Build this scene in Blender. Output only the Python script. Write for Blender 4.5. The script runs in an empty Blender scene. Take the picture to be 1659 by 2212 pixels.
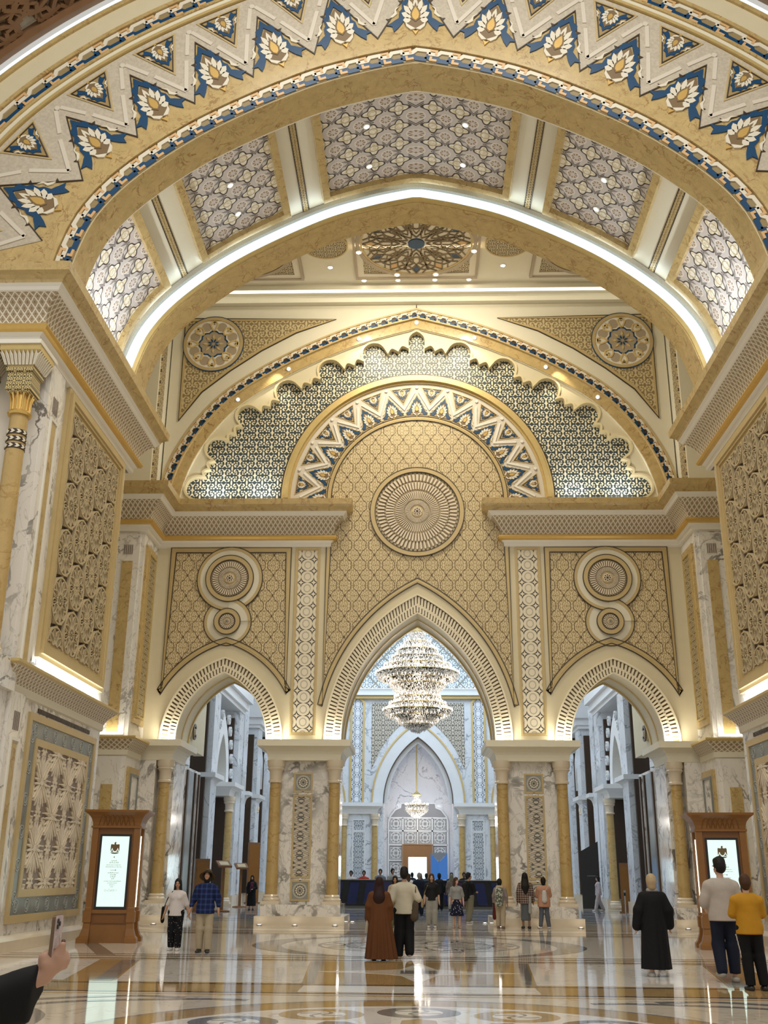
import bpy, bmesh, math, random
import numpy as np
from mathutils import Matrix, Vector
random.seed(7)
PI = math.pi
sc = bpy.context.scene
COL = sc.collection
# ------------------------------------------------------------------ camera (photo taken as 1659 x 2212)
PW, PH, FPX = 1659.0, 2212.0, 2225.06
PITCH, YAW, ROLL, EYE = math.radians(19.3266), math.radians(1.9562), math.radians(0.449), 1.62
def cam_axes():
    cy, sy, cp, sp = math.cos(YAW), math.sin(YAW), math.cos(PITCH), math.sin(PITCH)
    f = Vector((-sy * cp, cy * cp, sp)); r = Vector((cy, sy, 0)); u = r.cross(f)
    cr, sr = math.cos(ROLL), math.sin(ROLL)
    return cr * r + sr * u, -sr * r + cr * u, f
CR, CU, CF = cam_axes()
cam = bpy.data.cameras.new('camera'); camo = bpy.data.objects.new('camera', cam); COL.objects.link(camo)
cam.sensor_fit = 'VERTICAL'; cam.sensor_height = 36.0; cam.lens = 36.0 * FPX / PH
cam.clip_start = 0.05; cam.clip_end = 300
M3 = Matrix((CR, CU, -CF)).transposed()
camo.matrix_world = Matrix.Translation((0, 0, EYE)) @ M3.to_4x4()
sc.camera = camo
def ray(u, v):
    return CR * ((u - PW / 2) / FPX) - CU * ((v - PH / 2) / FPX) + CF
def on_floor(u, v, z=0.0):
    d = ray(u, v); t = (z - EYE) / d.z; return d.x * t, d.y * t
def at_depth(u, v, Y):
    d = ray(u, v); t = Y / d.y; return d.x * t, EYE + d.z * t
# ------------------------------------------------------------------ view and light
vs = sc.view_settings
vs.view_transform = 'Standard'; vs.look = 'None'; vs.gamma = 1.0; vs.use_curve_mapping = False
vs.exposure = -0.1
w = bpy.data.worlds.new('hall_ambience'); sc.world = w; w.use_nodes = True
w.node_tree.nodes['Background'].inputs[0].default_value = (1.0, 0.97, 0.90, 1)
w.node_tree.nodes['Background'].inputs[1].default_value = 0.62
def lamp(name, kind, loc, power, color=(1, 1, 1), size=1.0, size_y=None, aim=None, spot=60, blend=0.6, along=None):
    L = bpy.data.lights.new(name, kind); L.energy = power; L.color = color
    if kind == 'AREA':
        L.size = size
        if size_y: L.shape = 'RECTANGLE'; L.size_y = size_y
    elif kind == 'SPOT':
        L.spot_size = math.radians(spot); L.spot_blend = blend; L.shadow_soft_size = size
    else: L.shadow_soft_size = size
    o = bpy.data.objects.new(name, L); COL.objects.link(o); o.location = loc
    if along:                       # size_y lies along this direction
        zz = (Vector(loc) - Vector(aim)).normalized(); yy = Vector(along); yy = (yy - zz * yy.dot(zz)).normalized(); xx = yy.cross(zz)
        o.matrix_world = Matrix.Translation(loc) @ Matrix((xx, yy, zz)).transposed().to_4x4()
    elif aim: o.rotation_euler = (Vector(aim) - Vector(loc)).to_track_quat('-Z', 'Y').to_euler()
    return o
WARM = (1.0, 0.90, 0.70); COOL = (0.72, 0.86, 1.0); SOFT = (1.0, 0.96, 0.86)
lamp('dome_lamp', 'AREA', (0, 6, 27), 3600, SOFT, 12, 12, (0, 14, 0))
lamp('bay_lamp', 'AREA', (0, 31.4, 23.3), 1250, WARM, 5, 3, (0, 35.0, 0))
lamp('rear_hall_lamp', 'AREA', (0, 47, 19.5), 1900, COOL, 12, 10, (0, 50, 0))
lamp('rear_wall_lamp', 'AREA', (0, 62, 19.0), 1500, COOL, 12, 6, (0, 70, 4))
lamp('rear_aisle_lamp', 'AREA', (-6.8, 52, 12.5), 190, COOL, 3, 16, (-9.5, 52, 0))
lamp('rear_aisle_lamp', 'AREA', (6.8, 52, 12.5), 190, COOL, 3, 16, (9.5, 52, 0))
# ------------------------------------------------------------------ object helpers
def link(o, parent=None):
    COL.objects.link(o)
    if parent is not None: o.parent = parent
    return o
def tag(o, label=None, cat=None, group=None, kind=None):
    if label: o['label'] = label
    if cat: o['category'] = cat
    if group: o['group'] = group
    if kind: o['kind'] = kind
    return o
def empty(name, loc=(0, 0, 0), rz=0.0, parent=None):
    o = bpy.data.objects.new(name, None); o.location = loc; o.rotation_euler = (0, 0, rz); o.empty_display_size = 0.2
    return link(o, parent)
def copy_tree(o, parent=None):
    c = o.copy(); link(c); c.parent = parent
    for ch in o.children: copy_tree(ch, c)
    return c
class MB:
    """collects polygons; build() makes ONE mesh object"""
    def __init__(s): s.v = []; s.f = []; s.m = []; s.a = []
    def add(s, pts, faces, mi=0, att=None):
        b = len(s.v); s.v.extend([tuple(p) for p in pts]); s.a.extend(att if att is not None else [(p[0], p[1], p[2]) for p in pts])
        for f in faces: s.f.append([b + i for i in f]); s.m.append(mi)
        return s
    def box(s, x0, x1, y0, y1, z0, z1, mi=0):
        p = [(x, y, z) for z in (z0, z1) for y in (y0, y1) for x in (x0, x1)]
        return s.add(p, [(0, 2, 3, 1), (4, 5, 7, 6), (0, 1, 5, 4), (1, 3, 7, 5), (3, 2, 6, 7), (2, 0, 4, 6)], mi)
    def prism(s, pts, fn, d0, d1, mi=0, att=None):
        """closed outline pts (a,b) mapped by fn(a,b,d), between depths d0 and d1"""
        n = len(pts)
        P = [fn(a, b, d0) for a, b in pts] + [fn(a, b, d1) for a, b in pts]
        F = [tuple(range(n)), tuple(range(2 * n - 1, n - 1, -1))] + [(i, i + n, (i + 1) % n + n, (i + 1) % n) for i in range(n)]
        at = [(a, b, 0) for a, b in pts] * 2 if att else None
        return s.add(P, F, mi, at)
    def strip(s, A, B, fn, d0, d1, mi=0, closed=False, att=None):
        """band between two matching 2D lines A and B, with thickness d0..d1"""
        n = len(A); P = []; at = []
        for (a, b), (c, e) in zip(A, B):
            P += [fn(a, b, d0), fn(c, e, d0), fn(c, e, d1), fn(a, b, d1)]
            at += [(a, b, 0), (c, e, 0), (c, e, 0), (a, b, 0)]
        F = []
        for i in range(n if closed else n - 1):
            j = (i + 1) % n
            for k in range(4): F.append((4 * i + k, 4 * i + (k + 1) % 4, 4 * j + (k + 1) % 4, 4 * j + k))
        if not closed: F += [(0, 1, 2, 3), (4 * n - 1, 4 * n - 2, 4 * n - 3, 4 * n - 4)]
        return s.add(P, F, mi, at if att else None)
    def rings(s, R, mi=0, closed=False, cap=True, att=None):
        """loft through equal-length rings of 3D points (each ring closed)"""
        n = len(R[0]); P = [p for r in R for p in r]; F = []
        m = len(R)
        for i in range(m if closed else m - 1):
            j = (i + 1) % m
            for k in range(n): F.append((i * n + k, i * n + (k + 1) % n, j * n + (k + 1) % n, j * n + k))
        if cap and not closed: F += [tuple(range(n - 1, -1, -1)), tuple(range((m - 1) * n, m * n))]
        return s.add(P, F, mi, att)
    def sheet(s, R, mi=0, att=None):
        """open grid of points R[i][j]"""
        n = len(R[0]); P = [p for r in R for p in r]
        F = [(i * n + k, i * n + k + 1, (i + 1) * n + k + 1, (i + 1) * n + k) for i in range(len(R) - 1) for k in range(n - 1)]
        return s.add(P, F, mi, [q for r in att for q in r] if att else None)
    def lathe(s, prof, c, n=20, mi=0):
        R = [[(c[0] + r * math.cos(2 * PI * k / n), c[1] + r * math.sin(2 * PI * k / n), c[2] + z) for k in range(n)] for r, z in prof]
        return s.rings(R, mi)
    def tube(s, pts, r, n=8, mi=0):
        pts = [Vector(p) for p in pts]; R = []
        for i, p in enumerate(pts):
            t = (pts[min(i + 1, len(pts) - 1)] - pts[max(i - 1, 0)]).normalized()
            a = Vector((0, 0, 1)) if abs(t.z) < 0.9 else Vector((1, 0, 0))
            u = t.cross(a).normalized(); w_ = t.cross(u); rr = r[i] if isinstance(r, (list, tuple)) else r
            R.append([tuple(p + u * (rr * math.cos(2 * PI * k / n)) + w_ * (rr * math.sin(2 * PI * k / n))) for k in range(n)])
        return s.rings(R, mi)
    def sweep(s, prof, path, mi=0, closed_prof=True, zoff=0.0):
        """profile (offset,z) swept round a plan path [(x,y)] with mitred corners; offset goes to the left of travel"""
        n = len(path); R = []
        for i in range(n):
            d0 = Vector((path[i][0] - path[i - 1][0], path[i][1] - path[i - 1][1])) if i > 0 else None
            d1 = Vector((path[i + 1][0] - path[i][0], path[i + 1][1] - path[i][1])) if i < n - 1 else None
            if d0 is None: d0 = d1
            if d1 is None: d1 = d0
            d0 = d0.normalized(); d1 = d1.normalized()
            n0 = Vector((-d0.y, d0.x)); n1 = Vector((-d1.y, d1.x)); m = (n0 + n1); m = m / max(m.dot(n0), 0.2)
            R.append([(path[i][0] + m.x * o, path[i][1] + m.y * o, z + zoff) for o, z in prof])
        if closed_prof: return s.rings(R, mi)
        return s.sheet(R, mi)
    def mesh(s, name, mats, smooth=False):
        me = bpy.data.meshes.new(name); me.from_pydata(s.v, [], s.f)
        for m in (mats if isinstance(mats, (list, tuple)) else [mats]): me.materials.append(m)
        me.polygons.foreach_set('material_index', s.m)
        at = me.attributes.new('pat', 'FLOAT_VECTOR', 'POINT')
        at.data.foreach_set('vector', [c for p in s.a for c in p])
        bm = bmesh.new(); bm.from_mesh(me); bmesh.ops.recalc_face_normals(bm, faces=bm.faces); bm.to_mesh(me); bm.free()
        if smooth:
            me.polygons.foreach_set('use_smooth', [True] * len(me.polygons))
            if smooth is not True: me.set_sharp_from_angle(angle=math.radians(smooth))
        me.update(); return me
    def build(s, name, mats, parent=None, smooth=False):
        o = bpy.data.objects.new(name, s.mesh(name, mats, smooth)); return link(o, parent)
def wallmap(Y, sgn=1):           # (x, z, d): d metres proud of a wall that faces the camera
    return lambda a, b, d: (a * sgn, Y - d, b)
def sidemap(X, s):               # (y, z, d): hall-facing side wall at |x| = X
    return lambda a, b, d: (s * (X - d), a, b)
def offset_line(pts, d, closed=False):
    n = len(pts); out = []
    for i in range(n):
        p = Vector(pts[i]); a = Vector(pts[(i - 1) % n]) if (closed or i > 0) else None; b = Vector(pts[(i + 1) % n]) if (closed or i < n - 1) else None
        d0 = (p - a).normalized() if a is not None else (b - p).normalized()
        d1 = (b - p).normalized() if b is not None else d0
        n0 = Vector((-d0.y, d0.x)); n1 = Vector((-d1.y, d1.x)); m = n0 + n1; m = m / max(m.dot(n0), 0.35)
        out.append((p.x + m.x * d, p.y + m.y * d))
    return out
def band(mb, line, w0, w1, fn, d0, d1, mi=0, closed=False):
    return mb.strip(offset_line(line, w0, closed), offset_line(line, w1, closed), fn, d0, d1, mi, closed)
def circle(cx, cy, r, n=48, a0=0.0, a1=2 * PI, full=True):
    return [(cx + r * math.cos(a0 + (a1 - a0) * k / (n if full else n - 1)), cy + r * math.sin(a0 + (a1 - a0) * k / (n if full else n - 1))) for k in range(n)]
def spline(P, n):
    """Catmull-Rom through P, n points per span"""
    Q = [P[0]] + list(P) + [P[-1]]; out = []
    for i in range(1, len(Q) - 2):
        p0, p1, p2, p3 = [np.array(q, float) for q in Q[i - 1:i + 3]]
        for k in range(n):
            t = k / n
            out.append(tuple(0.5 * ((2 * p1) + (-p0 + p2) * t + (2 * p0 - 5 * p1 + 4 * p2 - p3) * t * t + (-p0 + 3 * p1 - 3 * p2 + p3) * t ** 3)))
    out.append(tuple(map(float, P[-1]))); return out
def resample(pts, n):
    P = np.array(pts, float); L = np.concatenate([[0], np.cumsum(np.linalg.norm(np.diff(P, axis=0), axis=1))])
    s = np.linspace(0, L[-1], n); return [(float(np.interp(q, L, P[:, 0])), float(np.interp(q, L, P[:, 1]))) for q in s]
def pointed(cx, z0, w, rise, n=20):
    """pointed arch line from right foot over the apex to the left foot (so the left of travel is inside)"""
    R = (w * w + rise * rise) / (2 * w); a1 = math.asin(min(1, rise / R)) if R > 0 else PI / 2
    if R < rise: a1 = PI - a1
    right = [(cx + w - R + R * math.cos(a1 * k / n), z0 + R * math.sin(a1 * k / n)) for k in range(n + 1)]
    left = [(2 * cx - x, z) for x, z in reversed(right[:-1])]
    return right + left
# ------------------------------------------------------------------ materials
class X:
    """a number inside a shader graph; arithmetic on it adds Math nodes"""
    def __init__(s, nt, k): s.nt = nt; s.k = k
    def op(s, o, *b, clamp=False):
        n = s.nt.nodes.new('ShaderNodeMath'); n.operation = o; n.use_clamp = clamp
        for i, q in enumerate((s,) + b):
            if isinstance(q, X): s.nt.links.new(q.k, n.inputs[i])
            else: n.inputs[i].default_value = q
        return X(s.nt, n.outputs[0])
    def __add__(s, b): return s.op('ADD', b)
    __radd__ = __add__
    def __sub__(s, b): return s.op('SUBTRACT', b)
    def __rsub__(s, b): return (s * -1.0) + b
    def __mul__(s, b): return s.op('MULTIPLY', b)
    __rmul__ = __mul__
    def __truediv__(s, b): return s.op('DIVIDE', b)
    def sin(s): return s.op('SINE')
    def cos(s): return s.op('COSINE')
    def abs(s): return s.op('ABSOLUTE')
    def frac(s): return s.op('FRACT')
    def floor(s): return s.op('FLOOR')
    def lt(s, b): return s.op('LESS_THAN', b)
    def gt(s, b): return s.op('GREATER_THAN', b)
    def mn(s, b): return s.op('MINIMUM', b)
    def mx(s, b): return s.op('MAXIMUM', b)
    def sqrt(s): return s.op('SQRT')
    def atan2(s, b): return s.op('ARCTAN2', b)
    def pp(s, b): return s.op('PINGPONG', b)
    def below(s, t, soft):        # 1 under t, fading to 0 over soft
        return ((t - s) / soft + 0.5).op('ADD', 0.0, clamp=True)
def length2(a, b): return (a * a + b * b).sqrt()
class Mat:
    def __init__(s, name, rough=0.5, spec=0.5, metal=0.0):
        s.m = bpy.data.materials.new(name); s.m.use_nodes = True; s.nt = s.m.node_tree
        s.b = s.nt.nodes['Principled BSDF']; s.b.inputs['Roughness'].default_value = rough
        s.b.inputs['Metallic'].default_value = metal; s.b.inputs['Specular IOR Level'].default_value = spec
    def coords(s, attr=False):
        if attr:
            n = s.nt.nodes.new('ShaderNodeAttribute'); n.attribute_name = 'pat'; v = n.outputs['Vector']
        else:
            n = s.nt.nodes.new('ShaderNodeTexCoord'); v = n.outputs['Object']
        p = s.nt.nodes.new('ShaderNodeSeparateXYZ'); s.nt.links.new(v, p.inputs[0]); s.vec = v
        return [X(s.nt, p.outputs[i]) for i in range(3)]
    def noise(s, scale=1.0, detail=4.0, rough=0.55, vec=None, dist=0.0, kind='fac'):
        n = s.nt.nodes.new('ShaderNodeTexNoise'); n.inputs['Scale'].default_value = scale; n.inputs['Detail'].default_value = detail
        n.inputs['Roughness'].default_value = rough; n.inputs['Distortion'].default_value = dist
        s.nt.links.new(vec if vec is not None else s.vec, n.inputs['Vector'])
        return X(s.nt, n.outputs['Fac'])
    def stretch(s, scale, rot=(0, 0, 0)):
        n = s.nt.nodes.new('ShaderNodeMapping'); n.inputs['Scale'].default_value = scale; n.inputs['Rotation'].default_value = rot
        s.nt.links.new(s.vec, n.inputs['Vector']); return n.outputs[0]
    def rgb(s, c):
        n = s.nt.nodes.new('ShaderNodeRGB'); n.outputs[0].default_value = (*c, 1); return n.outputs[0]
    def mix(s, f, a, b):
        n = s.nt.nodes.new('ShaderNodeMix'); n.data_type = 'RGBA'
        s.nt.links.new(f.k, n.inputs[0])
        for i, q in ((6, a), (7, b)):
            if isinstance(q, tuple): n.inputs[i].default_value = (*q, 1)
            else: s.nt.links.new(q, n.inputs[i])
        return n.outputs[2]
    def color(s, c):
        if isinstance(c, tuple): s.b.inputs['Base Color'].default_value = (*c, 1)
        else: s.nt.links.new(c, s.b.inputs['Base Color'])
        return s
    def bump(s, h, strength=0.3, dist=0.02):
        n = s.nt.nodes.new('ShaderNodeBump'); n.inputs['Strength'].default_value = strength; n.inputs['Distance'].default_value = dist
        s.nt.links.new(h.k, n.inputs['Height']); s.nt.links.new(n.outputs[0], s.b.inputs['Normal']); return s
def plain(name, c, rough=0.5, metal=0.0, spec=0.5, var=0.0, scale=3.0):
    M = Mat(name, rough, spec, metal)
    if var:
        M.coords(); n = M.noise(scale, 3); M.color(M.mix(n, tuple(q * (1 - var) for q in c), tuple(min(1, q * (1 + var)) for q in c)))
    else: M.color(c)
    return M.m
def glow(name, c, power):
    M = Mat(name, 0.5); M.color((0.05, 0.05, 0.05)); M.b.inputs['Emission Color'].default_value = (*c, 1); M.b.inputs['Emission Strength'].default_value = power
    return M.m
def marble(name, base, vein, rough=0.12, scale=0.55, width=0.018, cloud=0.06, rot=(0.3, 0.6, 0.4), amount=0.85):
    M = Mat(name, rough); M.coords()
    v = M.stretch((1, 1, 1), rot)
    n1 = M.noise(scale, 5, 0.6, v, 0.6); n2 = M.noise(scale * 2.3, 4, 0.55, M.stretch((1.6, 1.6, 0.8), (0.7, 0.2, 0.5)), 0.9)
    mask = M.noise(scale * 1.1, 2, 0.5)
    a = (n1 - 0.5).abs().below(width * 0.9, width * 0.8) * (mask * 3.2 - 1.05).op('ADD', 0.0, clamp=True)
    b = (n2 - 0.52).abs().below(width * 0.35, width) * 0.45
    cl = M.noise(scale * 1.7, 3)
    c0 = M.mix(cl, tuple(q * (1 - cloud) for q in base), tuple(min(1.0, q * (1 + cloud)) for q in base))
    M.color(M.mix(a.mx(b) * amount, c0, vein)); return M.m
def scrolls(M, x, z, k, soft=0.35, fill=0.0):
    """symmetrical curling leaf-work, roughly half filled: 0..1"""
    u = (x * k).pp(1.0); t = (z * k).pp(1.0)
    d = length2(u - 0.5, t - 0.5); a = (t - 0.5).atan2(u - 0.5)
    s = (d * 15.0 + a * 2.0).sin() + (u * 9.4 + (t * 6.3).sin() * 1.4).sin() * (t * 9.4 + (u * 6.3).cos() * 1.4).cos() * 1.2
    return (s * -1.0).below(-fill, soft * 2)
CREAM = (0.72, 0.62, 0.43)
m_cream = plain('cream_plaster', (0.68, 0.60, 0.41), 0.45, var=0.04)
m_cream_hi = plain('pale_cream_plaster', (0.74, 0.69, 0.54), 0.4, var=0.03)
m_white = plain('white_moulding', (0.80, 0.76, 0.67), 0.35, var=0.03)
m_coolwhite = plain('white_stone', (0.74, 0.76, 0.78), 0.35, var=0.04)
m_gold = plain('gilded_moulding', (0.60, 0.45, 0.19), 0.35, 0.3, var=0.12, scale=6)
m_goldroll = plain('bright_gold_leaf', (0.72, 0.48, 0.15), 0.3, 0.6, var=0.1, scale=8)
m_goldstone = marble('gold_marble', (0.52, 0.38, 0.165), (0.30, 0.17, 0.06), 0.22, 2.2, 0.02, 0.22)
m_goldcol = marble('honey_onyx', (0.50, 0.35, 0.14), (0.36, 0.21, 0.06), 0.2, 1.4, 0.02, 0.18)
m_tan = plain('tan_band', (0.54, 0.41, 0.20), 0.4, 0.1, var=0.08)
m_line = plain('dark_inlay_line', (0.045, 0.028, 0.015), 0.4)
m_marble = marble('white_veined_marble', (0.78, 0.745, 0.69), (0.11, 0.095, 0.085), 0.12, 0.62, 0.02)
m_marble_b = marble('strong_veined_marble', (0.80, 0.76, 0.70), (0.09, 0.075, 0.06), 0.1, 0.95, 0.036, rot=(0.2, 0.9, 0.2))
m_marble_cool = marble('cool_veined_marble', (0.70, 0.74, 0.80), (0.22, 0.25, 0.30), 0.12, 0.7, 0.016)
m_plinth = plain('cream_stone_plinth', (0.70, 0.60, 0.46), 0.15, var=0.05)
m_brown = plain('dark_bronze', (0.07, 0.045, 0.03), 0.35, 0.3)
m_slot = plain('brown_and_slot_shade', (0.17, 0.12, 0.06), 0.5)  # brown that paints the shade between archivolt ribs; plain brown on ceiling straps
m_rib = plain('ivory_rib', (0.80, 0.72, 0.54), 0.35)
m_navy = plain('navy_enamel', (0.006, 0.055, 0.14), 0.35)
m_ivory = plain('ivory_inlay', (0.74, 0.68, 0.55), 0.4)
m_peach = plain('peach_inlay', (0.66, 0.42, 0.20), 0.4)
m_taupe = plain('taupe_stone', (0.22, 0.17, 0.14), 0.4, var=0.1)
m_greystone = plain('grey_green_stone', (0.20, 0.215, 0.21), 0.25, var=0.2, scale=5)
m_carved = plain('carved_sandstone', (0.52, 0.42, 0.26), 0.45, var=0.06)
m_fan = plain('ivory_relief', (0.72, 0.62, 0.48), 0.35, var=0.04)
m_recess = plain('dark_lattice_ground', (0.045, 0.03, 0.018), 0.6)  # near-black brown ground behind the lattice rosettes
m_cove = glow('cove_light', (0.78, 0.95, 1.0), 1.35)
m_covewarm = glow('warm_cove_light', (1.0, 0.95, 0.80), 3.5)
m_bulb = glow('lamp_glow', (1.0, 0.93, 0.82), 16.0)
m_wood = plain('carved_walnut', (0.20, 0.09, 0.03), 0.35, var=0.18, scale=5)
def arabesque():
    M = Mat('arabesque_relief', 0.45); x, y, z = M.coords()
    s = scrolls(M, x, z, 5.2, 0.5)
    a = 0.53; h = 0.77
    u = x * (2 * PI / a); t = z * (2 * PI / h)
    f = u.cos() + t.cos() + (t * 3.0).cos() * 0.22 * u.cos() + (u * 3.0).cos() * 0.2
    ln = f.abs().below(0.15, 0.12)
    c = M.mix(s, (0.40, 0.29, 0.125), (0.70, 0.59, 0.38)); c = M.mix(ln, c, (0.11, 0.065, 0.025))
    M.color(c); M.bump(s, 0.25, 0.02); return M.m
m_arab = arabesque()
def darkscroll(name, dark, light, k, mapping='xz', fill=0.0):
    M = Mat(name, 0.35); p = M.coords(); x, z = (p[0], p[2]) if mapping == 'xz' else (p[1], p[2]) if mapping == 'yz' else (p[0], p[1])
    s = scrolls(M, x, z, k, 0.25, fill)
    M.color(M.mix(s, dark, light)); M.bump(s, 0.3, 0.02); return M.m
m_tealscroll = darkscroll('dark_teal_scrollwork', (0.035, 0.05, 0.055), (0.76, 0.68, 0.48), 3.4, 'xz', 0.28)
m_palmette = darkscroll('palmette_relief', (0.27, 0.20, 0.10), (0.60, 0.49, 0.28), 3.2)
m_backscroll = darkscroll('back_wall_scrollwork', (0.16, 0.14, 0.11), (0.62, 0.57, 0.48), 3.0)
m_lacework = darkscroll('dark_lace_strip', (0.10, 0.075, 0.04), (0.58, 0.46, 0.26), 4.2, 'yz')
def stripmat(name, ground, ink, cx, w, per):
    """column of ringed discs parted by black concave diamonds"""
    M = Mat(name, 0.4); x, y, z = M.coords()
    u = ((x.abs() - cx) / w); t = (z / per)
    pu = (u * 1.06).pp(0.5) ; pt = t.pp(0.5)
    d1 = length2(u * 1.12 * (w / per), (t + 0.5).frac() - 0.5)
    ue = u.abs() - 0.58
    d2 = length2(ue * 1.12 * (w / per), (t + 0.5).frac() - 0.5)
    d = d1.mn(d2)
    a_ = ((u.abs() - 0.29).abs() / 0.30).sqrt(); b_ = ((t.frac() - 0.5).abs() / 0.50).sqrt(); sd = a_ + b_
    black = (sd - 0.92).abs().below(0.13, 0.06)
    eye = ((d2 - 0.12).abs().below(0.05, 0.03)); inner = (d - 0.3).abs().below(0.04, 0.05)
    c = M.mix(inner, ground, tuple(q * 0.55 for q in ground)); c = M.mix(black.mx(eye), c, ink)
    M.color(c); M.bump(black, -0.2, 0.02); return M.m
m_strip = stripmat('black_and_ivory_tracery', (0.78, 0.70, 0.54), (0.03, 0.028, 0.022), 4.035, 0.80, 0.44)
m_backstrip = stripmat('blue_and_white_tracery', (0.78, 0.82, 0.88), (0.03, 0.05, 0.10), 4.05, 0.62, 0.62)
def netting():
    """pointed net of pale ribs over brown lozenges, on the cornices: attribute = (length along, height 0..1)"""
    M = Mat('net_tracery', 0.4); a, b, _ = M.coords(True)
    u = a / 0.17; t = b * 3.0
    f = ((u + t).frac() - 0.5).abs().mn(((u - t).frac() - 0.5).abs())
    rib = f.below(0.13, 0.08)
    fine = ((f - 0.27).abs()).below(0.04, 0.05) * 0.5
    M.color(M.mix(rib.mx(fine), (0.29, 0.20, 0.105), (0.79, 0.72, 0.58))); M.bump(rib, 0.5, 0.03); return M.m
m_net = netting()
def vaulttile():
    """grey six-point stars and cream four-leaf blossoms linked by black straps: attribute = (along arc, y)"""
    M = Mat('blossom_tile', 0.4); a, b, _ = M.coords(True)
    P = 0.72
    u0 = a.abs() / P; v0 = b / P
    u = u0.frac() - 0.5; v = v0.frac() - 0.5
    r = length2(u, v); an = v.atan2(u)
    petal = (r - ((an * 4.0).cos() * 0.075 + 0.275))
    leaf = petal.below(0.0, 0.03)
    strap = (petal - 0.035).abs().below(0.034, 0.02)
    knot = ((v - (u.abs() - 0.5) * 1.5).abs() - 0.045).abs().below(0.026, 0.015) * (u.abs() - 0.5).abs().below(0.17, 0.02)
    knot2 = ((u + (v.abs() - 0.5) * 1.5).abs() - 0.045).abs().below(0.026, 0.015) * (v.abs() - 0.5).abs().below(0.17, 0.02)
    strap = strap.mx(knot).mx(knot2)
    u2 = (u0 + 0.5).frac() - 0.5; v2 = (v0 + 0.5).frac() - 0.5
    r2_ = length2(u2, v2); an2 = v2.atan2(u2)
    seeds = ((an2 * 8.0).cos() * 0.5 + 0.5).gt(0.5) * (r2_ - 0.14).abs().below(0.045, 0.02)
    webs = ((an2 * 8.0).cos().abs().below(0.18, 0.1) * r2_.below(0.26, 0.02)).mx((r2_ - 0.22).abs().below(0.012, 0.012))
    sc_ = M.noise(9.0, 2)
    c = M.mix(webs, (0.60, 0.55, 0.52), (0.84, 0.79, 0.70)); c = M.mix(seeds, c, (0.30, 0.19, 0.10))
    inner = (r - 0.16).abs().below(0.02, 0.03).mx((an * 4.0).sin().abs().below(0.12, 0.1) * r.below(0.3, 0.02) * 0.6)
    lc = M.mix(sc_.gt(0.5), (0.88, 0.83, 0.72), (0.74, 0.66, 0.48)); lc = M.mix(inner, lc, (0.42, 0.33, 0.18))
    c = M.mix(leaf, c, lc); c = M.mix(strap, c, (0.045, 0.035, 0.03)); M.color(c); M.bump(leaf, 0.35, 0.03); return M.m
m_tile = vaulttile()
def fluted(name, col, dark, k):
    M = Mat(name, 0.35); a, b, _ = M.coords(True); f = ((a / k).frac() - 0.5).abs()
    M.color(M.mix(f.below(0.12, 0.1), col, dark)); return M.m
def starpanel():
    """dense grey interlace of the pier panels"""
    M = Mat('grey_interlace_panel', 0.35); x, y, z = M.coords()
    ax = (x.abs() - 4.03) / 0.62
    u = ax.abs(); t = (z / 0.62).pp(0.5) * 2.0
    f1 = ((u * 7.0 + (t * 6.2).sin() * 1.1).sin() * (t * 7.5 + (u * 5.0).cos() * 1.2).cos()).abs().below(0.16, 0.1)
    f2 = ((t - 0.5).abs() * 2.2 - u * 1.6 - 0.15).abs().below(0.05, 0.05)
    M.color(M.mix(f1.mx(f2), (0.60, 0.53, 0.42), (0.10, 0.095, 0.085))); M.bump(f1, -0.3, 0.02); return M.m
m_interlace = starpanel()
def interlace_cool():
    M = Mat('cool_interlace_panel', 0.35); x, y, z = M.coords()
    s = scrolls(M, x, z, 3.1, 0.2); M.color(M.mix(s, (0.22, 0.24, 0.27), (0.58, 0.62, 0.66))); return M.m
m_interlace_cool = interlace_cool()
m_pale_strap = plain('pale_relief_band', (0.66, 0.60, 0.50), 0.4)
m_plaster_rough = plain('stippled_plaster', (0.50, 0.44, 0.345), 0.6, var=0.3, scale=14)
m_glass = Mat('clear_glass', 0.03)
m_glass.b.inputs['Transmission Weight'].default_value = 1.0; m_glass.b.inputs['IOR'].default_value = 1.1; m_glass.color((0.95, 0.97, 1.0)); m_glass = m_glass.m
# ------------------------------------------------------------------ ornament helpers
def petal(r0, r1, wd, ang, n=5):
    L = []
    for k in range(n + 1):
        t = k / n; L.append((r0 + (r1 - r0) * t, wd * math.sin(PI * t) ** .7 if 0 < k < n else 0.0))
    pts = L + [(a, -b) for a, b in reversed(L[1:-1])]
    c, q = math.cos(ang), math.sin(ang)
    return [(a * c - b * q, a * q + b * c) for a, b in pts]
class Curve:
    """2D line with arc length; at(s, d): point at arc length s, moved d to the right of travel"""
    def __init__(s, pts):
        s.P = np.array(pts, float); s.L = np.concatenate([[0], np.cumsum(np.linalg.norm(np.diff(s.P, axis=0), axis=1))]); s.len = float(s.L[-1])
        T = np.gradient(s.P, s.L, axis=0); T /= np.linalg.norm(T, axis=1)[:, None]; s.T = T
    def at(s, q, d=0.0):
        q = min(max(q, 0), s.len); p = [np.interp(q, s.L, s.P[:, i]) for i in (0, 1)]; t = [np.interp(q, s.L, s.T[:, i]) for i in (0, 1)]
        return (float(p[0] + t[1] * d), float(p[1] - t[0] * d))
    def line(s, d, n=None, a=0.0, b=None):
        b = s.len if b is None else b; n = n or max(2, int((b - a) / 0.22))
        return [s.at(a + (b - a) * k / (n - 1), d) for k in range(n)]
def ribbon(mb, pts, w_, fn, d0, d1, mi=0):
    band(mb, pts, -w_ / 2, w_ / 2, fn, d0, d1, mi)
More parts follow.
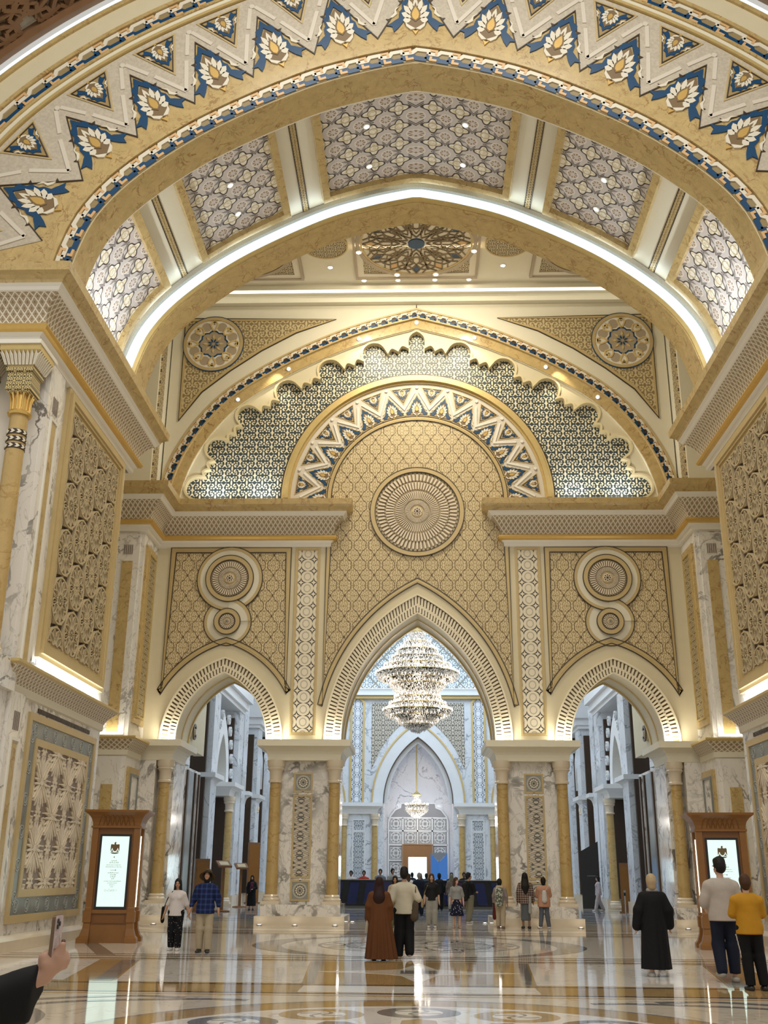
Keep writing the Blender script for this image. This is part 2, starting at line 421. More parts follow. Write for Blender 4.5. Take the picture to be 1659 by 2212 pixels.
def guilloche(parent, cv, d0, d1, fn, period, proud, a=0.0, b=None, split=False):
    """interlaced strap border: ivory, navy and peach straps; split gives every strap its own object"""
    b = cv.len if b is None else b; n = max(1, round((b - a) / period)); p = (b - a) / n; W = d1 - d0
    sets = {'ivory_strap': (m_ivory, [([(0.0, .58), (0.0, .84), (0.46, .84), (0.60, .60), (1.0, .60)], .26, .030)]),
            'navy_strap': (m_navy, [([(0.04, .17), (0.50, .17), (0.64, .42), (0.98, .42), (1.04, .17)], .33, .020)]),
            'peach_strap': (m_peach, [([(0.66, .56), (0.66, .86), (0.96, .86)], .16, .038), ([(0.58, .14), (0.86, .14), (0.86, .40)], .16, .040)])}
    for nm, (mat, LL) in sets.items():
        mb = MB()
        for k in range(n):
            for L, wd, h in LL:
                pts = [cv.at(a + (k + q) * p, d0 + W * e) for q, e in L if a + (k + q) * p <= b]
                if len(pts) > 1: ribbon(mb, pts, wd * W, fn, proud, proud + h)
            if split: mb.build(nm, mat, parent); mb = MB()
        if not split: tag(mb.build(nm + 'work', mat, parent), kind='stuff')
PAL_NAVY = [(-.62, -.08), (-.50, -.02), (-.44, .02), (-.36, .06), (-.35, .18), (-.29, .24), (-.30, .36), (-.22, .42), (-.20, .54), (-.10, .58), (0, .72), (.10, .58), (.20, .54), (.22, .42), (.30, .36), (.29, .24), (.35, .18), (.36, .06), (.44, .02), (.50, -.02), (.62, -.08), (.50, -.10), (.46, -.20), (.36, -.12), (.27, -.02), (.22, .10), (.22, .26), (.15, .40), (0, .56), (-.15, .40), (-.22, .26), (-.22, .10), (-.27, -.02), (-.36, -.12), (-.46, -.20), (-.50, -.10)]
PAL_LEAF = [(0, -.16), (.20, -.10), (.27, .02), (.25, .20), (.17, .36), (0, .52), (-.17, .36), (-.25, .20), (-.27, .02), (-.20, -.10)]
PAL_GROOVE = [(0, -.02), (.085, .04), (.115, .12), (.09, .20), (.03, .28), (0, .36), (-.03, .28), (-.09, .20), (-.115, .12), (-.085, .04)]
PAL_SEED = [(0, .01), (.06, .05), (.08, .12), (.06, .18), (0, .27), (-.06, .18), (-.08, .12), (-.06, .05)]
PAL_FLICK = [(.34, .30), (.42, .22), (.40, .14), (.48, .08), (.56, .06), (.46, .16), (.44, .24)]
def triangle_inlay(parent, base_mid, tip, half, fn, proud, style=0, thick=0.03, plate=False):
    """inlaid triangle with a palmette; base_mid and tip are 2D points"""
    B = Vector(base_mid); T = Vector(tip); up = T - B; right = Vector((up.y, -up.x)).normalized()
    tri = [tuple(B - right * half), tuple(B + right * half), tuple(T)]
    fr = MB(); o = None
    if style == 1 or plate:
        pl = MB(); pl.prism(tri, fn, proud, proud + thick * .4, 0); o = pl.build('triangle_panel', m_trigold, parent)
    area = (tri[1][0] - tri[0][0]) * (tri[2][1] - tri[0][1]) - (tri[2][0] - tri[0][0]) * (tri[1][1] - tri[0][1])
    sg = 1 if area > 0 else -1; wd = half * .045
    
    if o: band(fr, tri, 0, sg * wd, fn, proud, proud + thick * .8, 0, True); band(fr, tri, -sg * wd * 2.4, -sg * wd * .8, fn, proud, proud + thick * .6, 1, True); fr.build('panel_border', [m_line, m_tan], o)
    k = 1.16 if style == 0 else 0.95
    def g(p):
        q = B + right * (p[0] * half * 1.5 * k) + up * (0.19 + p[1] * 0.94 * k) if style == 0 else B + right * (p[0] * half * 1.5 * k) + up * (0.19 + p[1] * 0.86 * k)
        return (q.x, q.y)
    pm = MB()
    pm.prism([g(p) for p in PAL_NAVY], fn, proud, proud + thick, 0)
    pm.prism([g(p) for p in PAL_LEAF], fn, proud, proud + thick * .9, 2)
    for an, ln in ((0, .44), (.36, .42), (.74, .38), (1.15, .33), (1.6, .27)):
        for sg in ((1, -1) if an else (1,)):
            L = petal(.10, ln, .055, PI / 2 - sg * an, 4); pm.prism([g((x_, y_ + .02)) for x_, y_ in L], fn, proud, proud + thick * 1.3, 1)
    for sg in (1, -1): pm.prism([g((sg * x_, y_)) for x_, y_ in ((0, -.15), (.10, -.17), (.20, -.10), (.22, -.02), (.16, -.07), (.08, -.11))], fn, proud, proud + thick * 1.35, 1)
    pm.prism([g(p) for p in ((-.07, -.17), (0, -.26), (.07, -.17), (0, -.20))], fn, proud, proud + thick * 1.2, 3)
    pm.prism([g(p) for p in PAL_GROOVE], fn, proud, proud + thick * 1.4, 2)
    pm.prism([g(p) for p in PAL_SEED], fn, proud, proud + thick * 1.6, 3)
    for s in (1, -1):
        L = [g((s * x, y)) for x, y in PAL_FLICK]; pm.prism(L, fn, proud, proud + thick * 1.1, 1)
    pm.build('palmette', [m_navy, m_ivory, m_brownfill, m_goldseed], o or parent)
    return o
m_trigold = plain('olive_gold_ground', (.36, .25, .10), .45, var=.1)
m_brownfill = plain('brown_ground', (0.20, 0.13, 0.06), 0.5)
m_brownstone = plain('stone_ground', (.42, .34, .24), .5)
m_palelip = plain('pale_gold_lip', (.72, .61, .36), .4)
m_palegold = plain('pale_gold_inlay', (.66, .50, .22), .4)
m_goldseed = plain('gold_seed', (0.62, 0.40, 0.12), 0.35, 0.3)
CORN_W = [(0.0, 12.98), (.10, 13.02), (.12, 13.16), (.20, 13.22), (0.0, 13.22)]
CORN_G = [(0.0, 13.22), (.20, 13.22), (.29, 13.25), (.33, 13.32), (.30, 13.39), (.22, 13.43), (0.0, 13.43)]
CORN_N = [(.20, 13.43), (.22, 13.56), (.27, 13.70), (.35, 13.84), (.46, 13.97), (.56, 14.05)]
CORN_C = [(0.0, 14.05), (.56, 14.05), (.60, 14.07), (.64, 14.14), (.70, 14.20), (0.0, 14.20)]
CORN_F = [(0.0, 14.20), (.70, 14.20), (.72, 14.27), (.80, 14.35), (.90, 14.41), (.92, 14.62), (0.0, 14.62)]
def cornice(parent, path):
    a = MB(); a.sweep(CORN_W, path); a.build('cornice_fillet', m_white, parent)
    a = MB(); a.sweep(CORN_G, path); a.build('cornice_gold_roll', m_goldroll, parent, 40)
    n = MB()
    L = 0
    for i in range(len(path) - 1):          # netted cavetto, one sheet per straight run
        sub = MB(); sub.sweep(CORN_N, path, closed_prof=False)
        m = len(CORN_N); r0 = sub.v[i * m:(i + 1) * m]; r1 = sub.v[(i + 1) * m:(i + 2) * m]
        dx = Vector((path[i + 1][0] - path[i][0], path[i + 1][1] - path[i][1])); ln = dx.length; dx.normalize()
        q = lambda p: (p[0] - path[i][0]) * dx.x + (p[1] - path[i][1]) * dx.y
        n.sheet([r0, r1], 0, [[(q(p), k / (m - 1), 0) for k, p in enumerate(r)] for r in (r0, r1)])
    n.build('cornice_net', m_net, parent)
    a = MB(); a.sweep(CORN_C, path); a.build('cornice_cove', m_white, parent)
    a = MB(); a.sweep(CORN_F, path); a.build('cornice_fascia', m_goldstone, parent)
LEDGE_N = [(.06, 5.42), (.10, 5.50), (.16, 5.58), (.24, 5.66), (.32, 5.74)]
def ledge(parent, path, z=0.0):
    """lower string course with net relief and gold lip"""
    a = MB(); a.sweep([(0, 5.22 + z), (.05, 5.25 + z), (.06, 5.42 + z), (0, 5.42 + z)], path); a.build('ledge_fillet', m_cream_hi, parent)
    n = MB(); prof = [(o, q + z) for o, q in LEDGE_N]
    for i in range(len(path) - 1):
        sub = MB(); sub.sweep(prof, path, closed_prof=False); m = len(prof)
        r0 = sub.v[i * m:(i + 1) * m]; r1 = sub.v[(i + 1) * m:(i + 2) * m]
        dx = Vector((path[i + 1][0] - path[i][0], path[i + 1][1] - path[i][1])).normalized()
        q = lambda p: (p[0] - path[i][0]) * dx.x + (p[1] - path[i][1]) * dx.y
        n.sheet([r0, r1], 0, [[(q(p) * 0.9, k / (m - 1) * 0.75, 0) for k, p in enumerate(r)] for r in (r0, r1)])
    n.build('ledge_net', m_net, parent)
    a = MB(); a.sweep([(0, 5.74 + z), (.32, 5.74 + z), (.36, 5.78 + z), (.36, 5.84 + z), (0, 5.84 + z)], path); a.build('ledge_lip', m_gold, parent)
# ------------------------------------------------------------------ front wall
FY = 36.4; fw = wallmap(FY)
Z0 = 5.95
wb = MB()
outl = [(-9.65, 23.35), (-9.65, Z0)]
for cx, w_, ri in ((-6.89, 1.63, 2.42), (0, 2.72, 4.58), (6.89, 1.63, 2.42)):
    outl += list(reversed(pointed(cx, Z0, w_, ri)))
outl += [(9.65, Z0), (9.65, 23.35)]
wb.prism(outl, fw, -2.2, 0.0)
wall_front = tag(wb.build('wall_front', m_cream), kind='structure')
ARCH = [(-6.89, 1.63, 2.42, 2.10, 2.88, 2.62, 3.45), (0, 2.72, 4.58, 3.23, 5.2, 3.48, 5.68), (6.89, 1.63, 2.42, 2.10, 2.88, 2.62, 3.45)]
def rib_band(parent, cx, z0, w_, ri, wo, ro, fn, step=0.115, proud=0.1):
    """fluted archivolt: two rows of round-ended ribs over a bed coloured dark as slot shade"""
    A = pointed(cx, z0, w_, ri, 24); B = pointed(cx, z0, wo, ro, 24)
    bed = MB(); bed.strip(A, B, fn, 0.0, 0.02); bed.build('archivolt_bed', m_slot, parent)
    rim = MB(); band(rim, B, 0.0, -0.06, fn, 0.0, proud + .02); band(rim, A, 0.045, 0.0, fn, 0.0, proud + .01); rim.build('archivolt_rim', m_rib, parent)
    ca = Curve(A); n = int(ca.len / step); rb = MB()
    cb = Curve(B)
    for k in range(n):
        t = (k + .5) / n
        a = Vector(ca.at(t * ca.len)); b = Vector(cb.at(t * cb.len)); d = b - a; r = Vector((-d.y, d.x)).normalized()
        for (f0, f1, sh, h) in ((.03, .46, 0, proud), (.40, .97, .5, proud * .8)):
            c = r * (sh * step * 1.08); wv = step * .33
            p0 = a + d * f0 + c; p1 = a + d * f1 + c
            u_ = d.normalized() * wv * .8
            pts = [p0 - r * wv, p0 - u_ * .5, p0 + r * wv, p1 + r * wv, p1 + u_, p1 - r * wv]
            rb.prism([tuple(q) for q in pts], fn, 0.0, h)
    tag(rb.build('archivolt_ribs', m_rib, parent), kind='stuff')
def frame_lines(parent, line, closed, fn, wd=.20, name='panel_frame', proud=.02, goldm=None):
    a = MB(); band(a, line, 0, wd, fn, 0.0, proud + .02, 0, closed); o = a.build(name, goldm or m_tan, parent)
    b = MB()
    for e in (-.012, wd - .018): band(b, line, e, e + .03, fn, 0.0, proud + .032, 0, closed)
    band(b, line, wd * .42, wd * .58, fn, 0.0, proud + .028, 1, closed)
    b.build('frame_lines', [m_line, m_gold], o); return o
for i, (cx, w_, ri, wo, ro, wf, rf) in enumerate(ARCH):
    rib_band(wall_front, cx, Z0, w_, ri, wo, ro, fw)
    li = MB(); inner = pointed(cx, Z0, w_, ri, 24)          # gold lines along the soffit
    li.strip(inner, offset_line(inner, .03), fw, -1.15, -1.0); li.strip(inner, offset_line(inner, .05), fw, -2.2, -2.05); li.build('soffit_line', m_gold, wall_front)
def arch_cut(cx, w_, ri, x0, x1, off=0.0):
    """arch line between two x limits, left to right"""
    return [p for p in reversed(pointed(cx, Z0, w_, ri, 40)) if x0 <= p[0] <= x1]
# side panels with the figure-of-eight medallions
def cuts(cx, w_, ri, xa, xb):
    L = arch_cut(cx, w_, ri, xa, xb)
    R_ = (w_ * w_ + ri * ri) / (2 * w_)
    f = lambda x: Z0 + math.sqrt(max(0, R_ ** 2 - (abs(x - cx) + R_ - w_) ** 2))
    return [(xa, f(xa))] + L + [(xb, f(xb))]
for s in (-1, 1):
    cx = s * 6.89; xa, xb = (4.66, 9.14) if s > 0 else (-9.14, -4.66)
    pts = [(xb, 13.0), (xa, 13.0)] + cuts(cx, 2.62, 3.45, xa, xb)
    fld = MB(); fld.prism(pts, fw, 0.0, 0.015); fld.build('arabesque_panel', m_arab, wall_front)
    frame_lines(wall_front, pts, True, fw)
    for zc, ro_, rm, rin, lift in ((11.80, 1.20, .92, .74, .03), (10.18, .86, .58, .36, .0)):
        ann = MB(); fL = wallmap(FY - lift); ann.strip(circle(cx, zc, ro_), circle(cx, zc, rin), fL, -lift, .03, 0, True); o = ann.build('medallion_ring', m_cream_hi, wall_front)
        g = MB()
        for r_ in (ro_ - .0, rin + .11): g.strip(circle(cx, zc, r_), circle(cx, zc, r_ - .11), fL, -lift, .042, 0, True)
        g.build('gold_band', m_tan, o)
        l = MB()
        for r_ in (ro_ + .02, rin + .01): l.strip(circle(cx, zc, r_), circle(cx, zc, r_ - .028), fL, -lift, .05, 0, True)
        l.build('dark_line', m_line, o)
    arcs = lambda r_: [(cx + r_ * math.cos(t_), 10.18 + r_ * math.sin(t_)) for t_ in [.05 + 1.5 * k_ / 16 for k_ in range(17)]]   # small ring laps over the big one on the right
    fO = wallmap(FY - .085); a = MB(); a.strip(arcs(.86), arcs(.36), fO, -.05, 0); sb = a.build('lapping_band', m_cream_hi, wall_front)
    a = MB(); a.strip(arcs(.86), arcs(.75), fO, 0, .012); a.strip(arcs(.47), arcs(.36), fO, 0, .012); a.build('gold_band', m_tan, sb)
    a = MB()
    for r_ in (.88, .37): a.strip(arcs(r_), arcs(r_ - .028), fO, -.05, .02)
    a.build('dark_line', m_line, sb)
def roundel(parent, cx, zc, R, fn, rows, n, name='roundel'):
    """carved dish: rings of radial bars and dark studs round an eight-point centre"""
    d = MB(); d.prism(circle(cx, zc, R, 64), fn, 0.0, .02); o = d.build(name, m_carved, parent)
    fr = MB(); fr.strip(circle(cx, zc, R + .18, 64), circle(cx, zc, R, 64), fn, 0, .07, 0, True); fr.build('roundel_rim', m_tan, o)
    l = MB()
    for r_ in (R + .19, R + .01): l.strip(circle(cx, zc, r_, 64), circle(cx, zc, r_ - .025, 64), fn, 0, .08, 0, True)
    l.build('dark_line', m_line, o)
    bars = MB(); dots = MB(); groove = MB()
    for j, (r0, r1, wd) in enumerate(rows):
        for k in range(n):
            a = 2 * PI * (k + .5 * (j % 2)) / n; c, s_ = math.cos(a), math.sin(a)
            q = lambda r, t: (cx + r * R * c - t * s_, zc + r * R * s_ + t * c)
            w0 = wd * r0 * R * PI / n; w1 = wd * r1 * R * PI / n
            bars.prism([q(r0, -w0), q(r1, -w1), q(r1 + .012, 0), q(r1, w1), q(r0, w0)], fn, .02, .06)
            e = r1 + .035; sz = (.34 if j != 1 else .42) * r1 * R * PI / n
            dots.prism([q(e - sz / R, 0), q(e, -sz), q(e + sz / R, 0), q(e, sz)], fn, .02, .045)
            groove.prism([q(r0, w0 * 1.05), q(r1, w1 * 1.0), q(r1, w1 * 1.9), q(r0, w0 * 2.2)], fn, .02, .03)
    tag(bars.build('radial_bars', m_fan, o), kind='stuff'); tag(dots.build('dark_studs', m_line, o), kind='stuff'); tag(groove.build('radial_grooves', m_slot, o), kind='stuff')
    c0 = rows[-1][0] * R * .78
    st = MB(); st.prism(circle(cx, zc, c0, 32), fn, .02, .05, 0)
    for r_ in (0, PI / 4): st.prism([(cx + c0 * .9 * math.cos(r_ + PI / 4 + k * PI / 2), zc + c0 * .9 * math.sin(r_ + PI / 4 + k * PI / 2)) for k in range(4)], fn, .05, .06 + r_ * .01, 1)
    for k in range(8):
        a = k * PI / 4; st.prism([(cx + c0 * .30 * math.cos(a), zc + c0 * .30 * math.sin(a)), (cx + c0 * .62 * math.cos(a - .22), zc + c0 * .62 * math.sin(a - .22)), (cx + c0 * .62 * math.cos(a + .22), zc + c0 * .62 * math.sin(a + .22))], fn, .05, .08, 2)
    st.prism(circle(cx, zc, c0 * .2, 12), fn, .05, .085, 2); st.build('star_centre', [m_tan, m_fan, m_line], o)
    return o
for s in (-1, 1):
    roundel(wall_front, s * 6.89, 11.80, .70, wallmap(FY - .06), [(.62, .9, .55), (.36, .56, .5)], 44)
    roundel(wall_front, s * 6.89, 10.18, .30, wallmap(FY - .085), [(.5, .85, .55)], 22)
# tracery strips
for s in (-1, 1):
    x0, x1 = s * 4.49, s * 3.58
    r_ = [(min(x0, x1), 6.15), (max(x0, x1), 6.15), (max(x0, x1), 12.98), (min(x0, x1), 12.98)]
    a = MB(); a.prism(offset_line(r_, .1, True), fw, 0, .012); a.build('tracery_strip', m_strip, wall_front)
    a = MB(); band(a, r_, 0, .06, fw, 0, .05, 0, True); band(a, r_, .06, .10, fw, 0, .03, 0, True); a.build('strip_frame', m_tan, wall_front)
# centre field: from the arch up into the half circle
ZC = 14.9
fld = cuts(0, 3.48, 5.68, -3.37, 3.37)
pts = fld + [(3.37, 13.0), (3.23, ZC)] + circle(0, ZC, 3.23, 41, 0, PI, False)[1:-1] + [(-3.23, ZC), (-3.37, 13.0)]
a = MB(); a.prism(pts, fw, 0.0, .015); a.build('arabesque_panel', m_arab, wall_front)
frame_lines(wall_front, [(-3.37, 13.0)] + fld + [(3.37, 13.0)], False, fw, .17)
semi = circle(0, ZC, 3.40, 49, 0, PI, False)
frame_lines(wall_front, [(3.40, 13.0)] + semi + [(-3.40, 13.0)], False, fw, .17)
roundel(wall_front, 0, 14.40, 1.58, fw, [(.78, .93, .5), (.56, .73, .55), (.31, .50, .45), (.17, .27, .5)], 60, 'great_roundel')
# ring of triangles
a = MB(); a.strip(circle(0, ZC, 4.78, 61, 0, PI, False), circle(0, ZC, 3.40, 61, 0, PI, False), fw, 0, .03); ring = a.build('triangle_ring', m_pale_strap, wall_front)
fr_ = wallmap(FY - .03)
for k in range(13):
    ang = PI * (k + .0) / 12
    p = lambda r, t=0.0: (r * math.cos(ang + t), ZC + r * math.sin(ang + t))
    triangle_inlay(ring, p(3.44), p(4.25), .40, fr_, 0, 0, plate=True)
for k in range(12):
    ang = PI * (k + .5) / 12
    p = lambda r, t=0.0: (r * math.cos(ang + t), ZC + r * math.sin(ang + t))
    triangle_inlay(ring, p(4.58), p(3.98), .36, fr_, 0, 1)
zz = MB()
for k in range(12):
    a0 = PI * k / 12; a1 = PI * (k + .5) / 12; a2 = PI * (k + 1) / 12
    q = lambda r, t: (r * math.cos(t), ZC + r * math.sin(t))
    ribbon(zz, [q(4.42, a0 + .02), q(3.72, a1), q(4.42, a2 - .02)], .07, fr_, 0, .04); 
    zz.prism(circle(*q(4.62, a0), .06, 8), fr_, 0, .05)
tag(zz.build('zigzag_relief', m_white, ring), kind='stuff')
a = MB()
for (r0, r1, h) in ((4.78, 4.86, .10), (4.86, 5.02, .22), (5.02, 5.12, .14)): a.strip(circle(0, ZC, r1, 61, 0, PI, False), circle(0, ZC, r0, 61, 0, PI, False), fw, 0, h)
a.build('ring_moulding', m_gold, wall_front)
a = MB(); a.strip(circle(0, ZC, 5.17, 61, 0, PI, False), circle(0, ZC, 5.12, 61, 0, PI, False), fw, 0, .1); a.build('dark_line', m_line, wall_front)
# great upper arch with scalloped edge
BIG = [(9.72, 14.62), (9.51, 15.67), (9.13, 16.77), (8.39, 18.04), (7.33, 19.24), (5.76, 20.36), (3.98, 21.32), (2.18, 22.09), (0, 22.72)]
half = spline(BIG, 6)
big = half + [(-x, z) for x, z in reversed(half[:-1])]           # right foot -> apex -> left foot ; inside on the left
a = MB(); inn = offset_line(big, .72)
a.prism([(p[0], max(p[1], 14.4)) for p in inn], fw, 0, .01); a.build('scrollwork_field', m_tealscroll, wall_front)
cvi = Curve(inn); L = cvi.len; NL = 13; per = L / NL
scal = []
for i in range(NL * 28 + 1):
    q = L * i / (NL * 28); ds = ((q / per) % 1.0 - .5) * per
    if abs(ds) < .52: D = .62 - 0.62 * math.sqrt(max(0, 1 - (ds / .52) ** 2)) ** .8
    else: D = .62 + .02 - .17 * abs(math.sin((abs(ds) - .52) / (per / 2 - .52) * PI * 1.0))
    scal.append(cvi.at(q, -(D + .06)))
a = MB(); a.strip(inn, offset_line(inn, .02), fw, 0, .3)
a.build('spandrel_edge', m_cream_hi, wall_front)
a = MB(); a.strip([cvi.at(L * i / (NL * 28), 0) for i in range(NL * 28 + 1)], scal, fw, .0, .22); a.build('scalloped_spandrel', m_cream, wall_front)
a = MB(); ribbon(a, scal, .08, fw, 0, .27); a.build('scalloped_edge', m_palelip, wall_front)
a = MB(); band(a, big, .30, .72, fw, 0, .34); a.build('arch_gold_band', m_goldstone, wall_front)
a = MB(); band(a, big, -.04, .30, fw, 0, .40); a.build('arch_chain_bed', m_brown, wall_front)
a = MB(); band(a, big, -.10, -.03, fw, 0, .45); band(a, big, .28, .33, fw, 0, .45); a.build('arch_chain_rims', m_tan, wall_front)
guilloche(wall_front, Curve(big), -.29, 0.03, wallmap(FY - .4), .42, 0)
for s in (-1, 1):                                              # cream spandrels over the great arch
    bo = [(s * abs(x), z) for x, z in half]
    pts = [(s * 9.65, 23.35)] + [(s * 9.65, 14.62)] + [p for p in offset_line(bo, -.08 if s > 0 else .08) if abs(p[0]) < 9.65] + [(0, 23.35)]
    a = MB(); a.prism(pts, fw, 0, .40); a.build('spandrel', m_cream_hi, wall_front)
    fs = wallmap(FY - .40)
    T = [(s * 9.20, 22.45), (s * 3.2, 22.35), (s * 4.76, 21.76), (s * 6.1, 20.98), (s * 7.28, 20.12), (s * 8.35, 19.2), (s * 9.17, 18.0)]
    a = MB(); a.prism(T, fs, 0, .012); a.build('spandrel_panel', m_palmette, wall_front)
    a = MB(); band(a, T, 0, .13 if s > 0 else -.13, fs, 0, .04, 0, True); a.build('spandrel_frame', m_tan, wall_front)
    a = MB(); e = 1 if s > 0 else -1; band(a, T, e * -.02, e * .015, fs, 0, .05, 0, True); a.build('dark_line', m_line, wall_front)
    cx, zc = s * 8.02, 21.3
    a = MB(); a.prism(circle(cx, zc, 1.16, 48), fs, 0, .03); md = a.build('spandrel_medallion', m_white, wall_front)
    a = MB(); a.strip(circle(cx, zc, 1.20, 48), circle(cx, zc, 1.06, 48), fs, 0, .06, 0, True); a.build('medallion_rim', m_tan, md)
    a = MB(); a.strip(circle(cx, zc, 1.215, 48), circle(cx, zc, 1.19, 48), fs, 0, .07, 0, True)
    a.strip(*[[(cx + r_ * (1 + .16 * abs(math.cos(4 * t))) * math.cos(t), zc + r_ * (1 + .16 * abs(math.cos(4 * t))) * math.sin(t)) for t in [2 * PI * k / 64 for k in range(64)]] for r_ in (.52, .47)], fs, 0, .05, 0, True)
    for k in range(8):
        t = k * PI / 4 + PI / 8; a.prism([(cx + r_ * math.cos(t + e2), zc + r_ * math.sin(t + e2)) for r_, e2 in ((.06, 0), (.14, -.25), (.24, 0), (.14, .25))], fs, 0, .055)
    a.build('medallion_lines', m_navy, md)
    a = MB(); a.prism(circle(cx, zc, .54, 32), fs, 0, .035); 
    for k in range(8):
        t = k * PI / 4 + PI / 8; c = (cx + .80 * math.cos(t), zc + .80 * math.sin(t))
        a.prism(circle(c[0], c[1], .20, 12), fs, 0, .036)
    a.build('medallion_ground', m_brownstone, md)
    a = MB()
    for k in range(8):
        t = k * PI / 4; c = lambda r_, q: (cx + r_ * math.cos(t + q), zc + r_ * math.sin(t + q))
        ribbon(a, [c(.56, 0), c(.70, .12), c(.86, .17), c(.98, .08), c(.95, -.04), c(.86, 0)] if k % 2 == 0 else [c(.56, 0), c(.68, -.16), c(.84, -.2), c(.95, -.08), c(.88, .06), c(.78, 0)], .055, fs, 0, .06)
        ribbon(a, [c(.56, 0), c(.70, -.12), c(.86, -.17), c(.98, -.08), c(.95, .04), c(.86, 0)] if k % 2 == 0 else [c(.56, 0), c(.68, .16), c(.84, .2), c(.95, .08), c(.88, -.06), c(.78, 0)], .055, fs, 0, .06)
        a.prism([c(.20, 0), c(.30, -.16), c(.42, 0), c(.30, .16)], fs, 0, .06)
    a.build('medallion_scrolls', m_palegold, md)
# cornices of the front wall and the two corner piers
for s in (-1, 1):
    c = empty('cornice_run', parent=wall_front)
    path = [(3.30, 36.4 + 1.0), (3.30, 36.4), (9.65, 36.4), (9.65, 34.5), (14.0, 34.5)]
    path = [(s * x, y) for x, y in path]
    cornice(c, path if s < 0 else list(reversed(path)))
# ------------------------------------------------------------------ piers and columns under the front wall
def gold_column(x, y, label, z0=.6, z1=5.30, r=.205, group=None, mat=None):
    """stone base, polished shaft, collar and bell capital"""
    o = empty('column', (x, y, z0)); H = z1 - z0
    b = MB(); b.box(-.30, .30, -.30, .30, 0, .10); b.lathe([(.0, .10), (.29, .10), (.30, .16), (.26, .20), (.25, .23), (.27, .26), (.23, .31), (0, .31)], (0, 0, 0)); b.build('base', m_plinth, o, 35)
    c = MB(); c.lathe([(0, .31), (r, .31), (r * .95, H * .5), (r * .90, H - .74), (0, H - .74)], (0, 0, 0), 24); c.build('shaft', mat or m_goldcol, o, 40)
    c = MB(); c.lathe([(0, H - .76), (r + .03, H - .76), (r + .04, H - .70), (r, H - .66), (r + .01, H - .40), (r + .05, H - .34), (r + .09, H - .30), (r + .06, H - .26), (r + .10, H - .18), (r + .10, H), (0, H)], (0, 0, 0), 24); c.build('capital', m_plinth, o, 35)
    return tag(o, label, 'column', group)
def corbel(name, x0, x1, y0, y1, z0, z1, parent, flare=.36, mat=None):
    """spreading capital block: straight abacus over a cavetto"""
    a = MB(); h = z1 - z0; R = []
    for t, e in ((0, 0), (.15, .03), (.30, .10), (.45, .22), (.58, .45), (.66, .80), (.68, 1.0), (1.0, 1.0)):
        f = flare * e; R.append([(x0 - f, y0 - f, z0 + h * t), (x1 + f, y0 - f, z0 + h * t), (x1 + f, y1 + f, z0 + h * t), (x0 - f, y1 + f, z0 + h * t)])
    a.rings(R); return a.build(name, mat or m_cream_hi, parent)
def rosette_tile(mb, cx, zc, r, fn):
    mb.prism([(cx - r, zc - r), (cx + r, zc - r), (cx + r, zc + r), (cx - r, zc + r)], fn, 0, .012, 0)
    for k in range(32):
        a = 2 * PI * k / 32; q = lambda rr, t: (cx + rr * r * math.cos(a) - t * r * math.sin(a), zc + rr * r * math.sin(a) + t * r * math.cos(a))
        mb.prism([q(.72, -.035), q(.90, -.05), q(.90, .05), q(.72, .035)], fn, 0, .022, 1)
    for k in range(12):
        a = 2 * PI * k / 12; c = (cx + .47 * r * math.cos(a), zc + .47 * r * math.sin(a)); mb.prism(circle(c[0], c[1], .12 * r, 8), fn, 0, .025, 2)
        q = lambda rr, t: (cx + rr * r * math.cos(a) - t * r * math.sin(a), zc + rr * r * math.sin(a) + t * r * math.cos(a))
        mb.prism([q(.12, 0), q(.24, -.045), q(.33, 0), q(.24, .045)], fn, 0, .025, 2)
    mb.prism(circle(cx, zc, .64 * r, 24), fn, 0, .016, 3)
m_aisleglass = plain('grey_green_glass', (.17, .20, .20), .08)
m_greytile = plain('grey_tile', (.30, .30, .27), .35); m_darktile = plain('dark_tile', (.10, .09, .075), .35)
